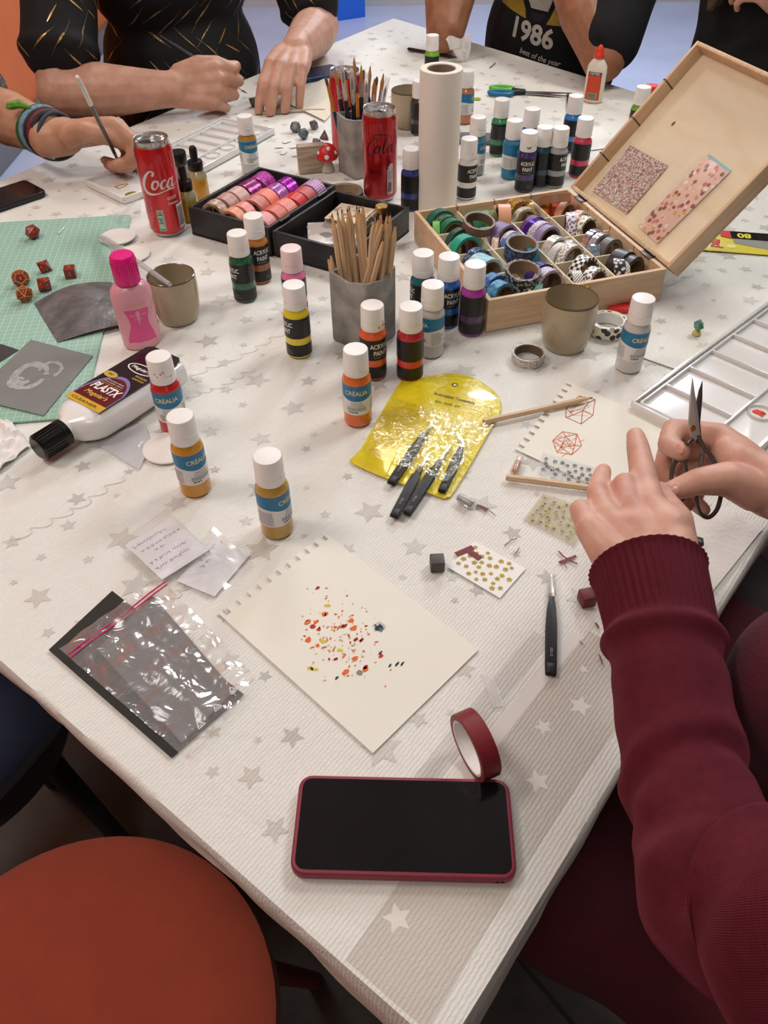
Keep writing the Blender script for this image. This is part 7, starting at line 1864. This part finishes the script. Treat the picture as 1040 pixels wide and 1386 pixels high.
# brush and die
def thin_brush(a, b, label, parts):
    d = (b - a); L_ = d.length; d.normalize(); x = d.orthogonal().normalized(); y = d.cross(x)
    t = thing('paint_brush', label, 'paint brush', M=Matrix(((x.x, y.x, d.x, a.x), (x.y, y.y, d.y, a.y), (x.z, y.z, d.z, a.z), (0, 0, 0, 1))))
    for nm, prof, m in parts: MB().lathe([(r, z * L_) for r, z in prof], m, n=12).build(nm, t)
tipd = P(338, 130, .012)
thin_brush(P(216, 48, .120), P(335, 127, .016), 'dark handled brush held by the painter in the black shirt', [('handle', [(0, 0), (.003, .005), (.0045, .2), (.0055, .5), (.0035, .74)], mat('charcoal handle', (40, 40, 44), .4)), ('ferrule', [(.003, .74), (.0018, .94)], mat('white ferrule', (222, 214, 200), .4)), ('bristles', [(.0018, .94), (.0012, .98), (0, 1)], m_bristle_tip)])
die(344, 138, 8, .0135, mat('green grey die', (78, 84, 66), .4, noise=(80, .3)), 'small green grey die being painted between the fingertips', .3, 0, None, mat('pink die number', (214, 150, 130), .5))

# ======================= the arm with bracelets at the left
m_sk2 = skin('tan skin', (196, 150, 124), (180, 132, 106))
f2 = V(.835, -.55, 0); C2 = V(-1.06, 1.60, 0)
sh2 = [V(-1.16, 1.41, T + .33), V(-.955, 1.765, T + .33)]
wL2, eL2 = P(80, 186, .066), P(-20, 148, .058); eR2, wR2 = V(-1.12, 1.30, T + .06), V(-.98, 1.22, T + .052)
mb = MB(); hd2, rot2 = body_core(mb, m_sk2, C2, f2, T - .25, T + .36, T + .60, sh2, [eR2, eL2], [wR2, wL2], arm=(.046, .043, .030))
chain(mb, [eL2, eL2.lerp(wL2, .35), wL2], [.048, .049, .032], m_sk2)
fh = P(150, 174, .076) - wL2
hand(mb, m_sk2, wL2, fh, V(-.1, .50, .86), True, [(46, 82, 50), (58, 88, 52), (64, 88, 52), (68, 88, 50)], 1.24, thumb=((.044, .036, -.006), (.074, .034, -.018), (.100, .022, -.032)), wrist=.026)
hand(mb, m_sk2, wR2, V(.9, -.2, .05), V(0, 0, 1), False, [(16, 14, 10)] * 4, 1.05, wrist=.029)
p2 = baked(mb, 'person', .0034, 5, post=rest)
tag(p2, 'person at the left edge with many bracelets, painting with a white-tipped brush', 'person')
m_hair2 = hair_mat((40, 30, 24)); face_bits(p2, hd2, rot2, f2, m_hair=m_hair2)
m_gp = pat('speckled grey cloth', 'noise', (150, 148, 142), (70, 72, 74), 60, .9)
m_gp2 = mat('grey patterned shirt', (150, 148, 144), .9, noise=(170, .6), col2=(60, 62, 66), bump=(300, .3))
mb = MB(); garment(mb, C2, f2, T - .22, T + .34, sh2, [eR2.lerp(sh2[0], .35), eL2.lerp(sh2[1], .10)], m_gp2, 1.0, 1.0, (.068, .066)); baked(mb, 'shirt', .008, 5, p2, post=wrinkle(.006, 10, 5))
legs(p2, C2, f2, mat('grey trousers', (58, 58, 62), .85), T - .27, .12, .40, .078)
stool(C2 - f2 * .02, f2, 'round stool under the person with bracelets', (112, 108, 106), .345, .19)
db = (wL2 - eL2).normalized(); u = db.orthogonal().normalized(); w = db.cross(u)
for k_, (off, col, r_, lb) in enumerate(((-0.066, (60, 104, 48), .0046, 'green braided bracelet'), (-0.054, (126, 160, 186), .0058, 'pale blue rubber bracelet'), (-0.041, (44, 30, 34), .0050, 'black beaded bracelet'), (-0.028, (128, 46, 52), .0050, 'red woven bracelet'), (-0.016, (40, 44, 50), .0042, 'dark cord bracelet'), (-0.004, (58, 70, 84), .0036, 'slate thin bracelet'))):
    c = wL2 + db * off; m = mat(lb, col, .6, bump=(500, .6, .0015), noise=(180, .4))
    mb = MB(); ring_ = [c + (u * cos(a) + w * sin(a)) * (.0385 + .0010 * sin(3 * a + k_)) + db * .0025 * sin(2 * a + k_ * 2) for a in [i * pi / 20 for i in range(40)]]
    mb.tube(ring_, r_, m, n=10, closed=True); o = mb.build('bracelet', p2); o['label'] = lb
c = wL2 + db * -.052; mb = MB(); a0 = c + V(-.010, -.004, .042); mb.tube([a0, a0 + V(-.018, .000, .006), a0 + V(-.034, -.004, .004), a0 + V(-.040, -.005, .001)], [.004, .008, .007, .002], mat('bright green knot', (110, 166, 56), .7, noise=(120, .4)), n=8); mb.build('bracelet_knot', p2)
c = wL2 + db * -.03
for k_ in range(2):
    mb = MB(); b0 = c + db * (.018 * k_ - .006) + V(.0, -.030, -.022); mb.sphere(b0, .0075, mat('silver bead', (176, 176, 178), .25, metal=.9), sc=(.7, .7, 1.2)); mb.build('bracelet_charm', p2)
thin_brush(P(104, 103, .215), P(166, 230, .006), 'slim brush with a white end held by the hand with bracelets', [('handle_end', [(0, 0), (.0028, .005), (.0040, .1), (.0038, .26)], mat('white brush end', (232, 226, 216), .35)), ('handle', [(.0032, .26), (.0036, .5), (.0030, .78)], mat('dark brown handle', (44, 28, 26), .3, coat=.5)), ('ferrule', [(.0030, .78), (.0018, .95)], m_ferr), ('bristles', [(.0018, .95), (.0012, .98), (0, 1)], m_bristle_tip)])

# ======================= the person in the printed black shirt, elbows on the far edge
m_sk3 = skin('brown skin', (158, 108, 80), (142, 94, 68))  # plain brown skin tone, mottled by noise
f3 = V(-.72, -.69, 0); C3 = V(.455, 2.42, 0)
sh3 = [V(.29, 2.54, T + .33), V(.62, 2.22, T + .33)]
eR3, wR3 = P(603, 43, .052), PF(606, -95, 1.98); eL3, wL3 = P(818, 80, .055), PF(752, -70, 1.80)
mb = MB(); hd3, rot3 = body_core(mb, m_sk3, C3, f3, T - .25, T + .36, T + .60, sh3, [eR3, eL3], [wR3, wL3], arm=(.050, .045, .034))
chain(mb, [eR3, eR3.lerp(wR3, .4), wR3], [.047, .053, .036], m_sk3); chain(mb, [eL3, eL3.lerp(wL3, .4), wL3], [.046, .054, .036], m_sk3)
hand(mb, m_sk3, wR3, wR3 - eR3, -f3 * -1, False, [(30, 40, 25)] * 4, 1.05, wrist=.030); hand(mb, m_sk3, wL3, wL3 - eL3, f3, True, [(30, 40, 25)] * 4, 1.05, wrist=.030)
p3 = baked(mb, 'person', .0036, 5)
tag(p3, 'person in a black T-shirt printed 1986, both elbows on the far table edge', 'person')
m_hair3 = hair_mat((36, 28, 24)); face_bits(p3, hd3, rot3, f3, m_hair=m_hair3)
m_blk3 = cloth_fab('black cotton', (11, 12, 16), (16, 17, 22), .9, 300, .3, .0)
mb = MB(); garment(mb, C3, f3, T - .22, T + .34, sh3, [eR3.lerp(sh3[0], .42), eL3.lerp(sh3[1], .12)], m_blk3, 1.06, 1.15, (.072, .070)); shirt3 = baked(mb, 'shirt', .008, 5, p3, post=wrinkle(.004, 9, 2))
me = shirt3.data; bvh3 = BVHTree.FromPolygons([v.co for v in me.vertices], [tuple(p.vertices) for p in me.polygons])
pr = MB(); fd = V(-.52, -.85, 0).normalized(); sdv = V(-fd.y, fd.x, 0) * 1     # sdv: rightwards as seen by a viewer in front
sdv = V(0, 0, 1).cross(fd) * 1
A0 = V(C3.x, C3.y, 0) + fd * .6 + sdv * 0.0
def onshirt(x, z, up=.0015):
    o_ = A0 + sdv * x + V(0, 0, T + z); h_, n_, _, _ = bvh3.ray_cast(o_, -fd)
    if h_ is None: h_ = o_ - fd * .45; n_ = fd
    return h_ + fd * up
m_p1, m_p2, m_p3 = mat('faded white print', (196, 192, 182), .8, noise=(120, .2)), mat('mustard print', (168, 138, 44), .8, noise=(120, .25)), mat('dark print', (26, 24, 26), .8)
def fill(poly, m, up=.0016, k=5):
    c = (sum(p[0] for p in poly) / len(poly), sum(p[1] for p in poly) / len(poly)); vs = [onshirt(*c, up)]; N_ = len(poly); rows_ = []
    dense_ = []
    for i in range(N_):
        a, b = poly[i], poly[(i + 1) % N_]; dense_ += [(a[0] + (b[0] - a[0]) * j / k, a[1] + (b[1] - a[1]) * j / k) for j in range(k)]
    n_ = len(dense_)
    for t_ in (.35, .7, 1): vs += [onshirt(c[0] + (x - c[0]) * t_, c[1] + (z - c[1]) * t_, up) for x, z in dense_]
    fs = [(0, 1 + i, 1 + (i + 1) % n_) for i in range(n_)] + [(1 + r_ * n_ + i, 1 + (r_ + 1) * n_ + i, 1 + (r_ + 1) * n_ + (i + 1) % n_, 1 + r_ * n_ + (i + 1) % n_) for r_ in (0, 1) for i in range(n_)]
    pr.add(vs, fs, m)
px0 = .005
def xx(x): return px0 + x
fill([(xx(-.110), .076), (xx(-.055), .150), (xx(-.022), .056)], m_p2); fill([(xx(.036), .050), (xx(.075), .140), (xx(.125), .048)], m_p2)
fill([(xx(-.036), .140), (xx(-.012), .080), (xx(.034), .076), (xx(.062), .135), (xx(.034), .225), (xx(-.014), .225)], m_p1)
fill([(xx(-.012), .072), (xx(.032), .068), (xx(.020), .054), (xx(.002), .056)], m_p3)
fill([(xx(-.13), .165), (xx(-.09), .24), (xx(-.05), .17)], m_p1)
# lettering on the shirt
vs_, fs_ = text_mesh('1986', .03); pr.add([onshirt(px0 + v.x * .062, .026 + v.y * .058 - .16 * (v.x * .062), .002) for v in vs_], fs_, m_p1)
vs_, fs_ = text_mesh('best of the year', .01, .3); pr.add([onshirt(px0 + .03 + v.x * .017, -.022 + v.y * .018 - .2 * (v.x * .017), .002) for v in vs_], fs_, m_p1)
pr.build('shirt_print', shirt3)
legs(p3, C3, f3, mat('dark blue jeans', (30, 36, 54), .85), T - .27, .13, .40, .08)
stool(C3 - f3 * .02, f3, 'round stool under the person in the printed black shirt', (60, 60, 64), .345, .19)

# ======================= the person in black behind the box lid
m_sk4 = skin('pale skin', (206, 158, 136), (190, 140, 120))
f4 = V(-.70, -.71, 0); C4 = V(.89, 1.94, 0)
sh4 = [V(.77, 2.06, T + .31), V(1.03, 1.80, T + .31)]
eR4, wR4 = V(.74, 1.96, T + .06), V(.83, 1.80, T + .055); eL4, wL4 = V(1.05, 1.66, T + .06), PF(1062, 14, 1.63)
mb = MB(); hd4, rot4 = body_core(mb, m_sk4, C4, f4, T - .25, T + .34, T + .57, sh4, [eR4, eL4], [wR4, wL4], arm=(.040, .036, .027))
hand(mb, m_sk4, wR4, V(.4, -.8, 0), V(0, 0, 1), False, [(25, 30, 20)] * 4, .95, wrist=.026); hand(mb, m_sk4, wL4, V(-.6, -.1, .5), V(.2, -.6, .6), True, [(50, 60, 40)] * 4, .95, wrist=.026)
p4 = baked(mb, 'person', .0036, 5)
tag(p4, 'person dressed all in black with long hair behind the open box lid', 'person')
m_hair4 = hair_mat((84, 60, 42)); face_bits(p4, hd4, rot4, f4, long=True, m_hair=m_hair4)
m_blk4 = cloth_fab('black jersey', (8, 8, 9), (12, 12, 13), .95, 300, .3, .0)
mb = MB(); garment(mb, C4, f4, T - .22, T + .32, sh4, [eR4, eL4], m_blk4, 1.0, 1.0, (.062, .060))
chain(mb, [eR4, eR4.lerp(wR4, .8)], [.056, .046], m_blk4); chain(mb, [eL4, eL4.lerp(wL4, .8)], [.056, .044], m_blk4)
baked(mb, 'jumper', .008, 5, p4, post=wrinkle(.006, 10, 6))
legs(p4, C4, f4, mat('black leggings', (16, 16, 18), .85), T - .27, .11, .40, .072)
stool(C4 - f4 * .02, f4, 'round stool under the person in black', (52, 50, 52), .345, .19)

# ======================= free seats at the near left
q0 = P(96, 1394, -.255); st_ = stool(V(q0.x, q0.y, 0), V(1, 0, 0), 'empty round stool with rust orange fabric seat at the near left corner', (164, 70, 46), T - .255, .185, splay=1.35)
ctr = P(8, 985, -.16); st2 = stool(V(ctr.x - .17, ctr.y + .09, 0), V(.6, .8, 0), 'round stool under the navy fabric by the left table edge', (60, 58, 60), .46, .16, (40, 38, 38))
mb = MB(); m_navy = cloth_fab('navy cloth', (22, 28, 50), (30, 38, 64), .9, 250, .5, .2); q = random.Random(9); c0 = V(ctr.x - .15, ctr.y + .07, .465)
mb.sphere(c0 + V(0, 0, .055), 1, m_navy, n=24, k=14, sc=(.19, .18, .058))
for i in range(11):
    a = i * 2 * pi / 11; d = V(cos(a), sin(a), 0); mb.sphere(c0 + d * q.uniform(.06, .12) + V(0, 0, q.uniform(.055, .085)), q.uniform(.045, .07), m_navy, n=14, k=10)
o = baked(mb, 'coat', .008, 6, None, post=wrinkle(.012, 11, 4)); mz = min(v.co.z for v in o.data.vertices); o.location.z = .4645 - mz  # dark navy clothing of unclear kind, built as a folded coat
tag(o, 'heap of dark navy fabric on a stool by the left table edge', 'coat')
# ---------------------------------------------------------------- light
def area(name, loc, size, power, col=(1, .972, .918), target=(0, 1.0, T)):
    l = bpy.data.lights.new(name, 'AREA'); l.shape = 'DISK'; l.size = size; l.energy = power; l.color = col
    o = bpy.data.objects.new(name, l); COL.objects.link(o); o.location = loc
    o.rotation_euler = (Vector(target) - Vector(loc)).to_track_quat('-Z', 'Y').to_euler(); return o
area('ceiling_or_fill_lamp', (1.15, 1.75, 2.62), .7, 30)
area('ceiling_or_fill_lamp', (-1.15, .75, 2.62), .7, 20)
area('ceiling_or_fill_lamp', (-.35, -.5, 2.65), .8, 15, (1, .97, .93))
area('ceiling_or_fill_lamp', (-.3, 2.9, 2.62), .6, 16)
area('ceiling_or_fill_lamp', (.9, 4.2, 2.65), .6, 75, (.80, .87, 1), (.4, 3.8, 0))  # added cool fill that brightens the far floor, no lamp known there
w = bpy.data.worlds.new('world'); scene.world = w; w.use_nodes = True
w.node_tree.nodes['Background'].inputs[0].default_value = (1, .985, .95, 1); w.node_tree.nodes['Background'].inputs[1].default_value = .30
scene.view_settings.view_transform = 'Standard'
scene.view_settings.look = 'None'
scene.view_settings.exposure = -0.10
